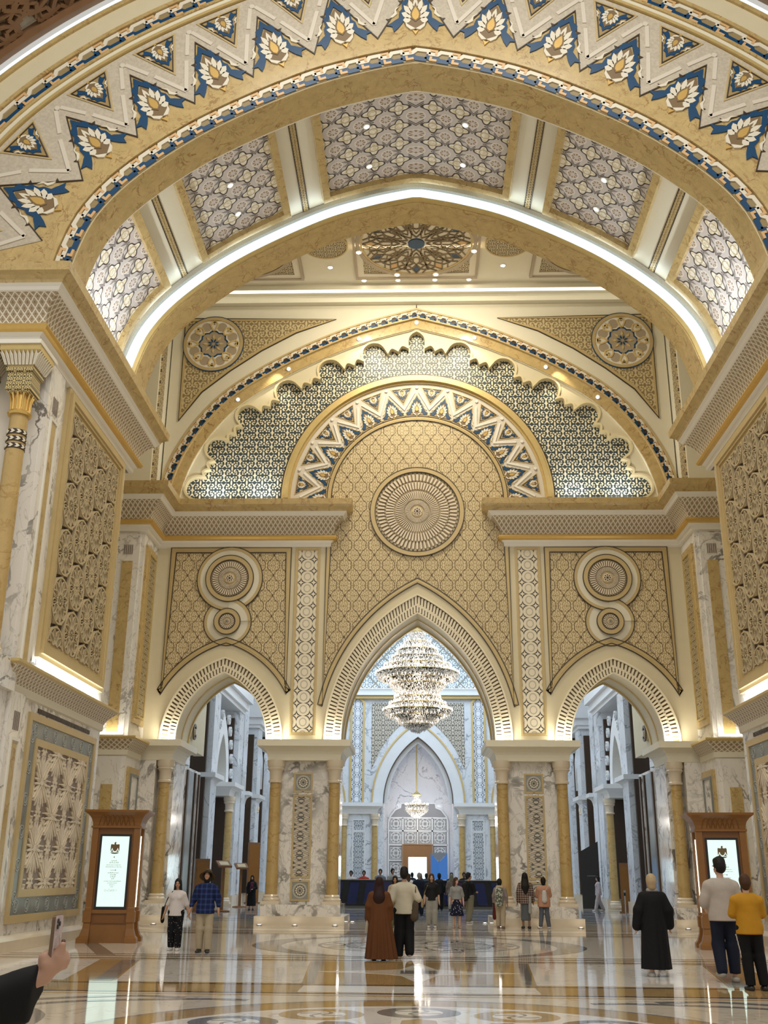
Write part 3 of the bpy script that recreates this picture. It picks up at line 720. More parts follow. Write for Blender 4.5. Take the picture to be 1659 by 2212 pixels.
for s, word in ((-1, 'left'), (1, 'right')):
    sx = lambda a, b: (min(s * a, s * b), max(s * a, s * b))
    b = MB(); x0, x1 = sx(3.02, 4.78); b.box(x0, x1, 36.72, 38.3, .3, 5.3)
    x0, x1 = sx(2.72, 5.08); b.box(x0, x1, 37.0, 38.2, .3, 5.3)
    pier = tag(b.build('wall_pier', m_marble_b), kind='structure')
    corbel('pier_capital', *sx(2.68, 5.18), 36.3, 38.5, 5.28, 5.95, pier)
    b = MB(); b.box(*sx(2.58, 5.22), 36.2, 38.6, .26, .62); b.build('plinth', m_marble_b, pier)
    b = MB(); b.box(*sx(2.42, 5.38), 35.95, 38.8, 0, .27); b.build('plinth_step', m_plinth, pier)
    fp = wallmap(36.72); cx = s * 4.04 * .985
    for zc in (4.57, 1.05):
        t = MB(); rosette_tile(t, cx, zc, .27, fp); t.build('rosette_tile', [m_greytile, m_ivory, m_ivory, m_darktile], pier)
        t = MB(); band(t, [(cx - .27, zc - .27), (cx + .27, zc - .27), (cx + .27, zc + .27), (cx - .27, zc + .27)], 0, -.06, fp, 0, .03, 0, True); t.build('tile_frame', m_tan, pier)
    r_ = [(cx - .27, 1.50), (cx + .27, 1.50), (cx + .27, 4.10), (cx - .27, 4.10)]
    t = MB(); t.prism(r_, fp, 0, .01); t.build('interlace_panel', m_interlace, pier)
    t = MB(); band(t, r_, 0, -.06, fp, 0, .03, 0, True); t.build('tile_frame', m_tan, pier)
    for zc in (4.22, 1.40):
        t = MB(); t.prism(circle(cx, zc, .05, 10), fp, 0, .03); t.build('stone_stud', m_coolwhite, pier)
    gold_column(s * 4.92, 36.52, f'gold onyx column on the outer side of the {word} middle pier', .62)
    gold_column(s * 2.88, 36.52, f'gold onyx column on the inner side of the {word} middle pier', .62)
    # jamb columns, their corbels and the corner pier
    gold_column(s * 8.80, 36.62, f'gold onyx column at the outer foot of the {word} side arch', .62)
    b = MB(); x0, x1 = sx(9.0, 9.65); b.box(*sx(8.58, 9.9), 37.0, 41.5, .0, 5.3); b.box(*sx(9.1, 9.9), 36.4, 37.0, 0, 5.3)
    jamb = tag(b.build('wall_' + word, m_marble_b), kind='structure')
    corbel('jamb_capital', *sx(8.55, 9.75), 36.38, 38.5, 5.28, 5.95, jamb, .34)
    b = MB(); b.box(*sx(8.42, 9.7), 36.25, 38.6, .26, .62); b.build('plinth', m_marble_b, jamb)
    b = MB(); b.box(*sx(8.30, 9.7), 35.95, 38.8, 0, .27); b.build('plinth_step', m_plinth, jamb)
    b = MB(); b.box(*sx(8.52, 8.9), 38.6, 41.6, 5.95, 10); b.build('passage_wall', m_cream, jamb)
    b = MB(); fs = sidemap(8.52, s); b.prism(circle(39.2, 6.6, .28, 20), fs, 0, .08, 0); b.strip(circle(39.2, 6.6, .3, 20), circle(39.2, 6.6, .2, 20), fs, .08, .12, 1, True); b.prism(circle(39.25, 6.6, .12, 12), fs, .08, .16, 2)
    b.build('passage_boss', [m_cream, m_brown, m_ivory], jamb)
    fj = sidemap(8.58, s)
    for ya, yb, mt, nm, h_ in ((39.0, 39.2, m_brown, 'bronze_strip', .06), (39.3, 40.3, m_aisleglass, 'glazed_panel', .02), (40.4, 40.6, m_brown, 'bronze_strip', .06), (41.1, 41.3, m_brown, 'bronze_strip', .06)):
        b = MB(); b.prism([(ya, .3), (yb, .3), (yb, 5.2), (ya, 5.2)], fj, 0, h_); b.build(nm, mt, jamb)
    # corner pier: camera face y 34.5, hall face x 9.65
    b = MB(); b.box(*sx(9.65, 14), 34.5, 36.4, 0, 13.0)
    cp = tag(b.build('wall_' + word, m_marble), kind='structure')
    b = MB(); b.box(*sx(9.62, 14), 34.42, 36.4, 0, .27); b.build('plinth_step', m_plinth, cp)
    b = MB(); b.box(*sx(9.60, 14), 34.46, 36.4, .27, .62); b.build('plinth', m_marble_b, cp)
    ledge(cp, [(s * x, y) for x, y in ([(9.65, 36.2), (9.65, 34.5), (14, 34.5)])] if s < 0 else [(14, 34.5), (9.65, 34.5), (9.65, 36.2)])
    fc = lambda a, bb, d: (s * a, 34.5 - d, bb)
    for (xa, xb, za, zb, mt, nm, pr) in ((9.78, 10.62, 5.9, 12.9, m_marble, 'pilaster', .10), (9.98, 10.36, 6.0, 11.9, m_goldstone, 'gold_inset', .125), (11.05, 11.45, 6.0, 12.6, m_goldstone, 'gold_inset', .02), (9.78, 10.62, .7, 5.2, m_marble, 'pilaster', .10), (9.98, 10.36, .9, 4.3, m_goldstone, 'gold_inset', .125), (11.05, 11.35, .9, 4.6, m_goldstone, 'gold_inset', .02), (11.5, 12.1, .9, 4.7, m_greystone, 'grey_inset', .02)):
        b = MB(); b.prism([(xa, za), (xb, za), (xb, zb), (xa, zb)], fc, 0, pr); b.build(nm, mt, cp)
    fl_ = MB()
    for k in range(5): fl_.prism([(10.02 + .07 * k, 12.15), (10.05 + .07 * k, 12.15), (10.05 + .07 * k, 12.5), (10.02 + .07 * k, 12.5)], fc, .1, .12)
    fl_.build('pilaster_flutes', m_taupe, cp)
    fh = sidemap(9.65, s)
    for z0_, z1_, up in ((6.35, 12.6, 1), (.75, 4.9, 0)):
        r_ = [(34.72, z0_), (36.1, z0_), (36.1, z1_), (34.72, z1_)]
        b = MB(); b.prism(r_, fh, 0, .08); b.build('gold_panel', m_goldstone, cp)
        ri = offset_line(r_, .28, True)
        b = MB(); b.prism(ri, fh, 0, .09); b.build('lace_inset', m_lacework if up else m_marble, cp)
        b = MB(); band(b, ri, -.07, 0, fh, 0, .13, 0, True); b.build('inset_frame', m_gold if up else m_greystone, cp)
# ------------------------------------------------------------------ side piers beside the viewer
def rosette_lines(R):
    """2D ribbons of one lattice rosette: (points, width, closed, height)"""
    out = [(circle(0, 0, R, 28), .036, True, .09), (circle(0, 0, R * .33, 12), .035, True, .07), (circle(0, 0, R * 1.09, 6, PI / 6), .05, True, .06)]
    for k in range(12):
        a = 2 * PI * k / 12 + PI / 12
        out.append((petal(R * .30, R * .96, R * .15, a), .030, True, .08))
        out.append((petal(R * .12, R * .34, R * .06, a + PI / 14, 3), .028, True, .085))
        out.append(([(R * .12 * math.cos(a), R * .12 * math.sin(a)), (R * .86 * math.cos(a), R * .86 * math.sin(a))], .022, False, .06))
    for k in range(0):
        a = PI / 6 + k * PI / 3; out.append(([(R * 1.0 * math.cos(a - .28), R * 1.0 * math.sin(a - .28)), (R * 1.22 * math.cos(a), R * 1.22 * math.sin(a)), (R * 1.0 * math.cos(a + .28), R * 1.0 * math.sin(a + .28))], .04, False, .07))
    return out
def rosette_mesh(name, lines, mat):
    mb = MB(); fn = lambda a, b, d: (a, b, d)
    for L, wd, cl, h in lines: band(mb, L, -wd / 2, wd / 2, fn, 0, h, 0, cl)
    return mb.mesh(name, mat)
def clip_mesh(me, name, x0, x1, y0, y1):
    bm = bmesh.new(); bm.from_mesh(me)
    for co, no in (((x0, 0, 0), (-1, 0, 0)), ((x1, 0, 0), (1, 0, 0)), ((0, y0, 0), (0, -1, 0)), ((0, y1, 0), (0, 1, 0))):
        g = bm.verts[:] + bm.edges[:] + bm.faces[:]
        if g: bmesh.ops.bisect_plane(bm, geom=g, plane_co=co, plane_no=no, clear_outer=True)
    n = bpy.data.meshes.new(name); bm.to_mesh(n); bm.free(); n.materials.append(me.materials[0]); return n if len(n.polygons) else None
def tile_rosettes(parent, name, me, Rr, ya, yb, za, zb, px, pz, origin, X_, s):
    """copies of one rosette over a panel of the side wall, clipped at the panel edge; |x| = X_"""
    i0 = int((ya - origin[0]) / px) - 2; i1 = int((yb - origin[0]) / px) + 3
    for i in range(i0, i1):
        for j in range(int((za - origin[1]) / pz) - 2, int((zb - origin[1]) / pz) + 3):
            y = origin[0] + i * px; z = origin[1] + (j + .5 * (i % 2)) * pz
            if y + Rr < ya or y - Rr > yb or z + Rr < za or z - Rr > zb: continue
            lx0, lx1, ly0, ly1 = ya - y, yb - y, za - z, zb - z
            m = me
            if lx0 > -Rr or lx1 < Rr or ly0 > -Rr or ly1 < Rr:
                m = clip_mesh(me, name, lx0, lx1, ly0, ly1)
                if m is None: continue
            o = bpy.data.objects.new(name, m); link(o, parent)
            # local (a, b, d) -> world (s*(X_-d), y+a, z+b)
            o.matrix_basis = Matrix(((0, 0, -s, s * X_), (1, 0, 0, y), (0, 1, 0, z), (0, 0, 0, 1)))
m_capital = darkscroll('gilt_leaf_capital', (0.10, 0.075, 0.03), (0.66, 0.52, 0.24), 9.0)
me_ros = rosette_mesh('lattice_rosette', rosette_lines(.56), m_carved)
def fan_mesh(R):
    """one flower of long finger leaves with four-way straps, filled relief"""
    mb = MB(); fn = lambda a, b, d: (a, b, d)
    for k in range(20):
        a = 2 * PI * (k + .5) / 20; l = 1.04 if abs(math.sin(a)) > .55 else .78
        mb.prism(petal(R * .14, R * l, R * .062, a, 4), fn, 0, .032 + .008 * (k % 2))
    for k in range(4):
        a = PI / 4 + k * PI / 2; c, q = math.cos(a), math.sin(a)
        for e in (-.05, .05): band(mb, [(c * R * .1 - q * e, q * R * .1 + c * e), (c * R * .98 - q * e, q * R * .98 + c * e)], -.012, .012, fn, 0, .05)
    for e in (-.055, .055): band(mb, [(-R * 1.0, e), (R * 1.0, e)], -.012, .012, fn, 0, .05)
    mb.prism(circle(0, 0, R * .15, 10), fn, 0, .045)
    for cx, cy in ((.42, .50), (-.42, .50), (0, .74)):
        for j in range(10): mb.prism([(x + cx, y + cy) for x, y in petal(R * .04, R * .34, R * .055, 2 * PI * (j + .5) / 10, 3)], fn, 0, .028)
    return mb.mesh('fan_relief', m_fan)
me_fan = fan_mesh(.575)
PX, PY0, PY1 = 8.72, 21.6, 28.4
for s, word in ((-1, 'left'), (1, 'right')):
    sx = lambda a, b: (min(s * a, s * b), max(s * a, s * b))
    b = MB(); b.box(*sx(PX, 14), PY0, PY1, 0, 13.2)
    sp = tag(b.build('wall_' + word, m_marble), kind='structure')
    fs = sidemap(PX, s)
    path = [(s * 14, 20.75), (s * PX, 20.75), (s * PX, 28.75), (s * 14, 28.75)]
    c = empty('cornice_run', parent=sp); cornice(c, path if s > 0 else list(reversed(path)))
    b = MB(); b.box(*sx(8.9, 14), 21.62, 28.7, 12.7, 13.0); b.box(*sx(9.3, 14), 20.75, 21.7, 13.0, 14.6); b.box(*sx(8.75, 14), 20.8, 28.7, 13.2, 14.6); b.build('cornice_backing', m_white, sp)
    # camera face of the pier, lit strip above the capitals
    r_ = [(22.95, 6.22), (27.95, 6.22), (27.95, 13.0), (22.95, 13.0)]
    b = MB()
    for w0, w1, h in ((0, .10, .10), (.10, .26, .16), (.26, .34, .12), (.34, .46, .07)): band(b, r_, w0, w1, fs, 0, h, 0, True)
    b.build('lattice_frame', m_tan, sp)
    ri = offset_line(r_, .44, True)
    b = MB(); b.prism(ri, fs, 0, .012); lat = b.build('lattice_panel', m_recess, sp)
    tile_rosettes(lat, 'lattice_rosette', me_ros, .70, ri[0][0], ri[1][0], ri[0][1], ri[2][1], 1.06, 1.22, (25.0, 9.6), PX - .012, s)
    # pilasters with gold inset, upper and lower
    for z0_, z1_, zi0, zi1 in ((5.84, 13.0, 5.95, 11.6), (.3, 5.25, .75, 4.2)):
        b = MB(); b.prism([(21.62, z0_), (22.55, z0_), (22.55, z1_), (21.62, z1_)], fs, 0, .10); b.build('pilaster', m_marble, sp)
        b = MB(); b.prism([(21.95, zi0), (22.25, zi0), (22.25, zi1), (21.95, zi1)], fs, .10, .115); b.build('gold_inset', m_goldstone, sp)
        b = MB(); rr = [(21.95, zi0), (22.25, zi0), (22.25, zi1), (21.95, zi1)]; band(b, rr, -.10, -.03, fs, .10, .14, 0, True); b.build('inset_frame', m_white, sp)
        b = MB()
        for k in range(4): b.prism([(21.93 + .09 * k, zi1 + .25), (21.965 + .09 * k, zi1 + .25), (21.965 + .09 * k, zi1 + .65), (21.93 + .09 * k, zi1 + .65)], fs, .10, .115)
        b.build('pilaster_flutes', m_taupe, sp)
    path = [(s * 14, 21.55), (s * (PX + .0), 21.55), (s * (PX + .0), 28.42), (s * 14, 28.42)]
    ledge(sp, path if s > 0 else list(reversed(path)))
    b = MB(); b.box(*sx(PX - .22, PX - .04), 23.0, 28.2, 5.845, 5.88); b.build('ledge_light', m_covewarm, sp)
    # lower relief panel
    r_ = [(23.0, .55), (28.0, .55), (28.0, 4.98), (23.0, 4.98)]
    b = MB(); band(b, r_, 0, .16, fs, 0, .06, 0, True); b.build('panel_frame', m_tan, sp)
    b = MB(); band(b, offset_line(r_, .16, True), 0, .36, fs, 0, .03, 0, True); b.build('grey_border', m_greystone, sp)
    rb_ = offset_line(r_, .16, True); b = MB()
    for (ya, za), (yb, zb) in zip(rb_, rb_[1:] + rb_[:1]):
        ln = math.hypot(yb - ya, zb - za); n = max(1, int(ln / .62)); dy, dz = (yb - ya) / ln, (zb - za) / ln
        for k in range(n):
            q = (k + .5) / n * ln; c = (ya + dy * q - dz * .18, za + dz * q + dy * .18)
            for rr in (.15, .09): b.strip(circle(c[0], c[1], rr, 8, PI / 8), circle(c[0], c[1], rr - .022, 8, PI / 8), fs, .03, .04, 0, True)
    b.build('border_lozenges', plain('pale_grey_inlay', (.36, .37, .35), .3), sp)
    b = MB(); band(b, offset_line(r_, .52, True), 0, .16, fs, 0, .06, 0, True); b.build('inner_frame', m_tan, sp)
    ri = offset_line(r_, .68, True)
    b = MB(); b.prism(ri, fs, 0, .015); fanp = b.build('fan_panel', m_taupe, sp)
    tile_rosettes(fanp, 'fan_relief', me_fan, 1.0, ri[0][0], ri[1][0], ri[0][1], ri[2][1], .92, 1.44, (24.2, 2.1), PX - .015, s)
    b = MB()
    for k in range(46): b.prism([(23.55 + k * .085, 5.03), (23.60 + k * .085, 5.03), (23.60 + k * .085, 5.13), (23.55 + k * .085, 5.13)], fs, 0, .03)
    tag(b.build('air_grille', m_brown, sp), kind='stuff')
    b = MB(); b.sweep([(0, 0), (.16, 0), (.16, .22), (.12, .30), (0, .32)], ([(s * 14, PY0), (s * PX, PY0), (s * PX, PY1), (s * 14, PY1)] if s > 0 else [(s * 14, PY1), (s * PX, PY1), (s * PX, PY0), (s * 14, PY0)])); b.build('skirting', m_plinth, sp)
    # twin columns at the near corner, under the cornice
    for i, (xx, w2) in enumerate(((8.98, 'beside the carved lattice panel'), (9.98, 'second from the carved lattice panel'))):
        o = empty('gilded_column', (s * xx, 20.98, 5.84)); H = 7.1
        b = MB(); b.lathe([(0, 0), (.30, 0), (.30, .14), (.26, .18), (.27, .26), (.23, .32), (0, .32)], (0, 0, 0), 20); b.build('base', m_plinth, o, 35)
        b = MB(); b.lathe([(0, .32), (.225, .32), (.215, 3.0), (.20, 5.45), (0, 5.45)], (0, 0, 0), 24); b.build('shaft', m_goldcol, o, 40)
        b = MB()
        for q in range(3):
            zq = 4.62 + q * .17; b.lathe([(.212, zq), (.216, zq), (.216, zq + .12), (.212, zq + .12)], (0, 0, 0), 24, 0)
            for k in range(10):
                a0 = 2 * PI * k / 10; L = [(.222 * math.cos(a0 + e * .5), .222 * math.sin(a0 + e * .5), zq + .06 + h) for e, h in ((0, .04), (.5, .045), (1, 0), (.5, -.045), (0, -.04), (.35, 0))]
                L2 = [(x * 1.05, y * 1.05, z) for x, y, z in L]; b.rings([L, L2], 1)
        b.build('leaf_collar', [m_line, m_ivory], o)
        b = MB(); b.lathe([(0, 5.45), (.25, 5.45), (.27, 5.50), (.24, 5.55), (.20, 5.56), (.20, 5.95), (0, 5.95)], (0, 0, 0), 20)
        for k in range(12):
            a0 = 2 * PI * k / 12; b.tube([(.205 * math.cos(a0), .205 * math.sin(a0), 5.56), (.215 * math.cos(a0), .215 * math.sin(a0), 5.8), (.26 * math.cos(a0), .26 * math.sin(a0), 5.96)], .025, 6)
        b.build('necking', m_goldroll, o, 35)
        b = MB(); b.rings([[(x * q, y * q, z) for x, y in ((-1, -1), (1, -1), (1, 1), (-1, 1))] for q, z in ((.24, 5.95), (.29, 6.02), (.27, 6.42), (.32, 6.46), (.32, 6.54), (.29, 6.56))]); b.build('bell', m_capital, o)
        b = MB(); b.rings([[(x * q, y * q, z) for x, y in ((-1, -1), (1, -1), (1, 1), (-1, 1))] for q, z in ((.29, 6.56), (.30, 6.68), (.36, 6.80), (.46, 6.92), (.46, 7.02), (.46, 7.1))]); b.build('abacus', m_gold, o)
        b = MB()
        for f in range(4):
            ca, sa = math.cos(f * PI / 2), math.sin(f * PI / 2)
            for k in range(9):
                u0 = -.36 + k * .08; pts = [(u0, -.31, 6.60), (u0 + .06, -.31, 6.60), (u0 * 1.2 + .075, -.41, 6.82), (u0 * 1.25 + .04, -.47, 6.90), (u0 * 1.2, -.41, 6.82)]
                q2 = [(x, y - .02, z) for x, y, z in pts]; b.rings([[(x * ca - y * sa, x * sa + y * ca, z) for x, y, z in L] for L in (pts, q2)], 0)
        b.build('abacus_leaves', m_ivory, o)
        tag(o, f'gilded column with leaf capital on the near {word} pier, {w2}', 'column')
    b = MB(); b.box(*sx(8.55, 14), 20.55, 21.6, 5.2, 5.84); b.box(*sx(8.70, 14), 20.7, 21.6, 0, 5.2); b.build('column_pedestal', m_marble, sp)
    b = MB(); b.box(*sx(8.50, 14), 20.48, 21.6, 12.9, 13.0); b.box(*sx(9.3, 14), 21.3, 21.6, 6, 13); b.build('column_soffit', m_white, sp)
# ------------------------------------------------------------------ pointed vault between the near arch and the bay
ARP = [(8.12, 14.62), (8.00, 15.35), (7.60, 16.43), (6.70, 17.54), (5.09, 18.80), (2.85, 20.0), (1.3, 20.53), (0, 20.82)]
hh = spline(ARP, 7)
arc = [(-x, z) for x, z in hh] + list(reversed([(x, z) for x, z in hh[:-1]]))     # left foot -> apex -> right foot
CA = Curve(arc); HALF = CA.len / 2                                                 # right of travel is inside (down); outside = negative d
up = lambda q, d: CA.at(HALF + q, -d)                                              # q arc metres from the apex, d metres outwards
NY = 20.65; fn_ = wallmap(NY)
a = MB()
o_line = [up(-HALF + 2 * HALF * k / 90, 4.86) for k in range(91)]; i_line = [up(-HALF + 2 * HALF * k / 90, 0) for k in range(91)]
a.strip(i_line, o_line, fn_, -1.0, 0.0)
wall_near = tag(a.build('wall_near', m_cream), kind='structure')
def nband(name, d0, d1, h, mat, parent=wall_near, n=91):
    b = MB(); b.strip([up(-HALF + 2 * HALF * k / (n - 1), d0) for k in range(n)], [up(-HALF + 2 * HALF * k / (n - 1), d1) for k in range(n)], fn_, 0, h); return b.build(name, mat, parent)
nband('chain_bed', .02, .44, .02, m_slotgold := plain('olive_gold_bed', (.30, .22, .10), .5))
nband('arch_moulding', .44, .54, .10, m_goldstone); nband('arch_moulding', .54, .74, .06, m_goldstone)
tri_bed = nband('triangle_bed', .74, 3.28, .015, m_goldstone)
nband('outer_moulding', 3.28, 3.36, .10, m_gold); nband('outer_fillet', 3.36, 3.52, .06, m_cream_hi); nband('rope_band', 3.50, 3.58, .10, m_goldstone)
nband('outer_chain_bed', 3.58, 4.0, .02, m_slotgold); nband('rope_band', 4.0, 4.10, .10, m_goldstone); nband('outer_frieze', 4.10, 4.66, .05, m_cream); nband('rope_band', 4.66, 4.78, .12, m_goldstone)
nband('cove_light_strip', 4.80, 4.87, .13, m_cove)
CN = Curve(arc)
class Flip:                        # same line travelled right to left so that offsets grow outwards
    def __init__(s): s.len = 2 * HALF
    def at(s, q, d=0.0): return up(HALF - q, d)
FN = Flip()
guilloche(wall_near, FN, .03, .43, wallmap(NY - .02), .56, 0, split=True)
guilloche(wall_near, FN, 3.60, 4.0, wallmap(NY - .02), .56, 0, split=True)
# zigzag plaster with big triangles (gold ground) and small inverted ones
TS = 1.545
q0 = -TS * 6.5; zz = []
zig = [up(-HALF, 3.26)] ; nT = 13
outer_edge = [up(-HALF + 2 * HALF * k / 60, 3.26) for k in range(61)]
low = []
for k in range(-6, 7):
    c = k * TS
    low += [up(c - TS / 2, .92), up(c, 2.62)]
low.append(up(6 * TS + TS / 2, .92))
a = MB(); a.prism(outer_edge + list(reversed(low)), fn_, 0, .03); a.build('zigzag_plaster', m_plaster_rough, tri_bed)
a = MB(); ribbon(a, low, .03, fn_, 0, .04); a.build('zigzag_line', m_line, tri_bed)
a = MB(); nub = MB()
for k in range(-6, 8):
    c = k * TS - TS / 2
    for sg in (-1, 1):
        ribbon(a, [up(c, 1.36), up(c + sg * .38, 2.20)], .10, fn_, 0, .05); a.build('chevron_bar', m_pale_strap, tri_bed); a = MB()
        ribbon(a, [up(c + sg * .72, 2.95), up(c + sg * .46, 2.35)], .10, fn_, 0, .05); a.build('chevron_bar', m_pale_strap, tri_bed); a = MB()
    a.prism(circle(*up(c - TS / 2, 2.98), .07, 8), fn_, 0, .06); a.build('plaster_stud', m_pale_strap, tri_bed); a = MB()
    if k < 7:
        p = Vector(up(c, .92)); q = Vector(up(c + TS / 2, 2.62)); r2v = Vector(up(c + TS, .92))
        for t in (.3, .62):
            for e0, e1 in ((p, q), (r2v, q)):
                m = e0 + (e1 - e0) * t; dd = (e1 - e0).normalized(); nn = Vector((-dd.y, dd.x)); nn = nn if nn.dot(Vector(up(c + TS / 2, 1.2)) - m) < 0 else -nn
                nub.prism([tuple(m - dd * .05), tuple(m + dd * .05), tuple(m + nn * .10)], fn_, 0, .045)
tag(nub.build('zigzag_spurs', m_line, tri_bed), kind='stuff')
fz = wallmap(NY - .015); fz2 = wallmap(NY - .03)
for k in range(-6, 7): triangle_inlay(tri_bed, up(k * TS, .98), up(k * TS, 2.52), .68, fz, 0, 0)
for k in range(-6, 8): triangle_inlay(tri_bed, up((k - .5) * TS, 3.08), up((k - .5) * TS, 2.06), .52, fz2, 0, 1)
# soffits and vault: sheets over (arc, y)
def shell(name, ya, yb, d, mat, parent, q0=-1, q1=1, n=81, da=None, abs_att=True, thick=0.0):
    """sheet along the arch line from y=ya to y=yb at outward offset d"""
    b = MB(); R = []; A = []
    for k in range(n):
        q = HALF * (q0 + (q1 - q0) * k / (n - 1)); x, z = up(q, d)
        R.append([(x, ya, z), (x, yb, z)]); A.append([(q, ya, 0), (q, yb, 0)])
    b.sheet(R, 0, A); o = b.build(name, mat, parent)
    return o
def slabband(name, ya, yb, d0, d1, mat, parent, qa=None, qb=None):
    b = MB(); qa = -HALF if qa is None else qa; qb = HALF if qb is None else qb; n = max(3, int((qb - qa) / .2))
    R = []
    for k in range(n):
        q = qa + (qb - qa) * k / (n - 1); p0 = up(q, d0); p1 = up(q, d1); R.append([(p0[0], ya, p0[1]), (p0[0], yb, p0[1]), (p1[0], yb, p1[1]), (p1[0], ya, p1[1])])
    b.rings(R); return b.build(name, mat, parent)
vault = tag(slabband('ceiling', 21.55, 26.5, .62, .80, m_cream_hi, None), kind='structure')
slabband('arch_soffit', 20.66, 21.62, -.012, .5, m_goldstone, vault)
slabband('soffit_edge', 21.62, 21.80, .10, .62, m_white, vault)
slabband('second_arch', 26.35, 27.42, .0, .60, m_goldstone, vault)
slabband('second_arch_rim', 26.28, 26.36, .02, .14, m_gold, vault)
slabband('cove_light_strip', 26.30, 26.34, .15, .44, m_cove, vault)
slabband('silver_moulding', 26.20, 26.34, .46, .60, m_lacesilver := plain('silver_lace', (.5, .48, .42), .5, var=.5, scale=40), vault)
def vault_panel(qa, qb):
    ya, yb = 21.95, 25.95
    slabband('panel_frame', ya, ya + .22, .42, .64, m_goldstone, vault, qa, qb); slabband('panel_frame', yb - .22, yb, .42, .64, m_goldstone, vault, qa, qb)
    for e0, e1 in ((qa, qa + .2), (qb - .2, qb)): slabband('panel_frame', ya + .2, yb - .2, .42, .64, m_goldstone, vault, e0, e1)
    b = MB(); n = max(4, int((qb - qa) / .2)); R = []; A = []
    for k in range(n):
        q = qa + .18 + (qb - qa - .36) * k / (n - 1); x, z = up(q, .585); R.append([(x, ya + .2, z), (x, yb - .2, z)]); A.append([(q, ya, 0), (q, yb - .4, 0)])
    b.sheet(R, 0, A); b.build('blossom_panel', m_tile, vault)
for qa, qb in ((-2.68, 2.68), (3.72, 6.62), (-6.62, -3.72), (7.75, HALF), (-HALF, -7.75)): vault_panel(qa, qb)
for c in (3.2, 7.2):
    for s in (-1, 1):
        b = MB()
        for e in (-.10, .08): slabband('rib_line', 21.8, 26.3, .60, .63, m_line, vault, s * c + e, s * c + e + .025)
        for k in range(38):
            yy = 21.9 + k * .115; L = [(s * c - .055, yy), (s * c + .055, yy + .09), (s * c - .055, yy + .18)]
            for L2 in (L, [(2 * s * c - q, y) for q, y in L]):
                A, B = offset_line(L2, -.014), offset_line(L2, .014); b.strip(A, B, lambda q, y, d: (up(q, .62 - d)[0], y, up(q, .62 - d)[1]), 0, .03)
        tag(b.build('rib_chain', m_tan, vault), kind='stuff')
# ------------------------------------------------------------------ bay ceiling and upper side walls
CZ = 23.55
b = MB(); b.box(-14, 14, 26.6, 37.5, CZ, CZ + .3); ceil = tag(b.build('ceiling', m_cream_hi), kind='structure')
fcz = lambda a, bb, d: (a, bb, CZ - d)
b = MB(); b.box(-9.65, 9.65, 35.3, 36.4, 23.30, CZ); b.box(-9.65, 9.65, 35.75, 36.4, 23.0, 23.3); b.build('ceiling_step', m_cream_hi, ceil)
b = MB(); b.box(-9.0, 9.0, 35.33, 35.40, 23.22, 23.29); b.build('cove_light_strip', m_covewarm, ceil)
sq = [(-2.36, 30.15), (2.36, 30.15), (2.36, 34.87), (-2.36, 34.87)]
def ceiling_panel(x0, x1, y0, y1, rings_):
    r_ = [(x0, y0), (x1, y0), (x1, y1), (x0, y1)]; cx, cy = (x0 + x1) / 2, (y0 + y1) / 2; R = (x1 - x0) / 2
    b = MB(); b.prism(r_, fcz, 0, .02); o = b.build('ceiling_panel', m_palmette_c, ceil)
    b = MB(); band(b, r_, 0, .10, fcz, 0, .10, 0, True); b.build('panel_border', m_brownstone, o)
    b = MB(); band(b, r_, .10, .34, fcz, 0, .06, 0, True); b.build('bead_border', m_ivory, o)
    b = MB(); b.prism(circle(cx, cy, R * .93, 64), fcz, 0, .04); b.build('panel_disc', m_ivory, o)
    b = MB(); b.strip(circle(cx, cy, R * .95, 64), circle(cx, cy, R * .89, 64), fcz, 0, .09, 0, True); b.strip(circle(cx, cy, R * .88, 64), circle(cx, cy, R * .85, 64), fcz, 0, .07, 1, True); b.build('disc_border', [m_brownstone, m_tan], o)
    b = MB(); tan_ = MB()
    for k in range(12):                     # interlaced girih straps
        a0 = 2 * PI * k / 12
        q = lambda r, t: (cx + R * r * math.cos(a0 + t), cy + R * r * math.sin(a0 + t))
        for sg in (1, -1):
            ribbon(b, [q(.16, 0), q(.30, sg * .30), q(.46, sg * .16), q(.56, sg * .44), q(.70, sg * .24), q(.84, sg * .40)], R * .022, fcz, 0, .07)
            ribbon(b, [q(.84, 0), q(.66, sg * .16), q(.62, sg * .26), q(.44, sg * .30), q(.38, 0)], R * .022, fcz, 0, .075)
            ribbon(b, [q(.26, 0), q(.34, sg * .13), q(.52, sg * .10), q(.60, 0), q(.74, sg * .12), q(.76, sg * .26)], R * .02, fcz, 0, .065)
        tan_.prism([q(.64, .0), q(.72, -.09), q(.81, 0), q(.72, .09)], fcz, 0, .055, k % 2)
        tan_.prism([q(.40, .26), q(.46, .16), q(.52, .26), q(.46, .36)], fcz, 0, .055, 1 - k % 2)
    tag(b.build('interlaced_straps', m_slot, o), kind='stuff'); tan_.build('inlay_lozenges', [m_peach, m_navy], o)
    b = MB(); b.prism(circle(cx, cy, R * .13, 20), fcz, 0, .09); b.build('centre_boss', m_navy, o)
    return o
m_palmette_c = darkscroll('ceiling_leafwork', (0.16, 0.12, 0.06), (0.58, 0.49, 0.31), 5.0, 'xy')
ceiling_panel(-2.36, 2.36, 30.15, 34.87, 0); ceiling_panel(-9.07, -4.38, 30.15, 34.87, 0); ceiling_panel(4.38, 9.07, 30.15, 34.87, 0)
for s in (-1, 1):
    b = MB(); b.prism(circle(s * 3.37, 32.6, .82, 40), fcz, 0, .05); o = b.build('ceiling_disc', m_palmette_c, ceil)
    b = MB(); b.strip(circle(s * 3.37, 32.6, .84, 40), circle(s * 3.37, 32.6, .79, 40), fcz, 0, .08, 0, True); b.build('disc_rim', m_tan, o)
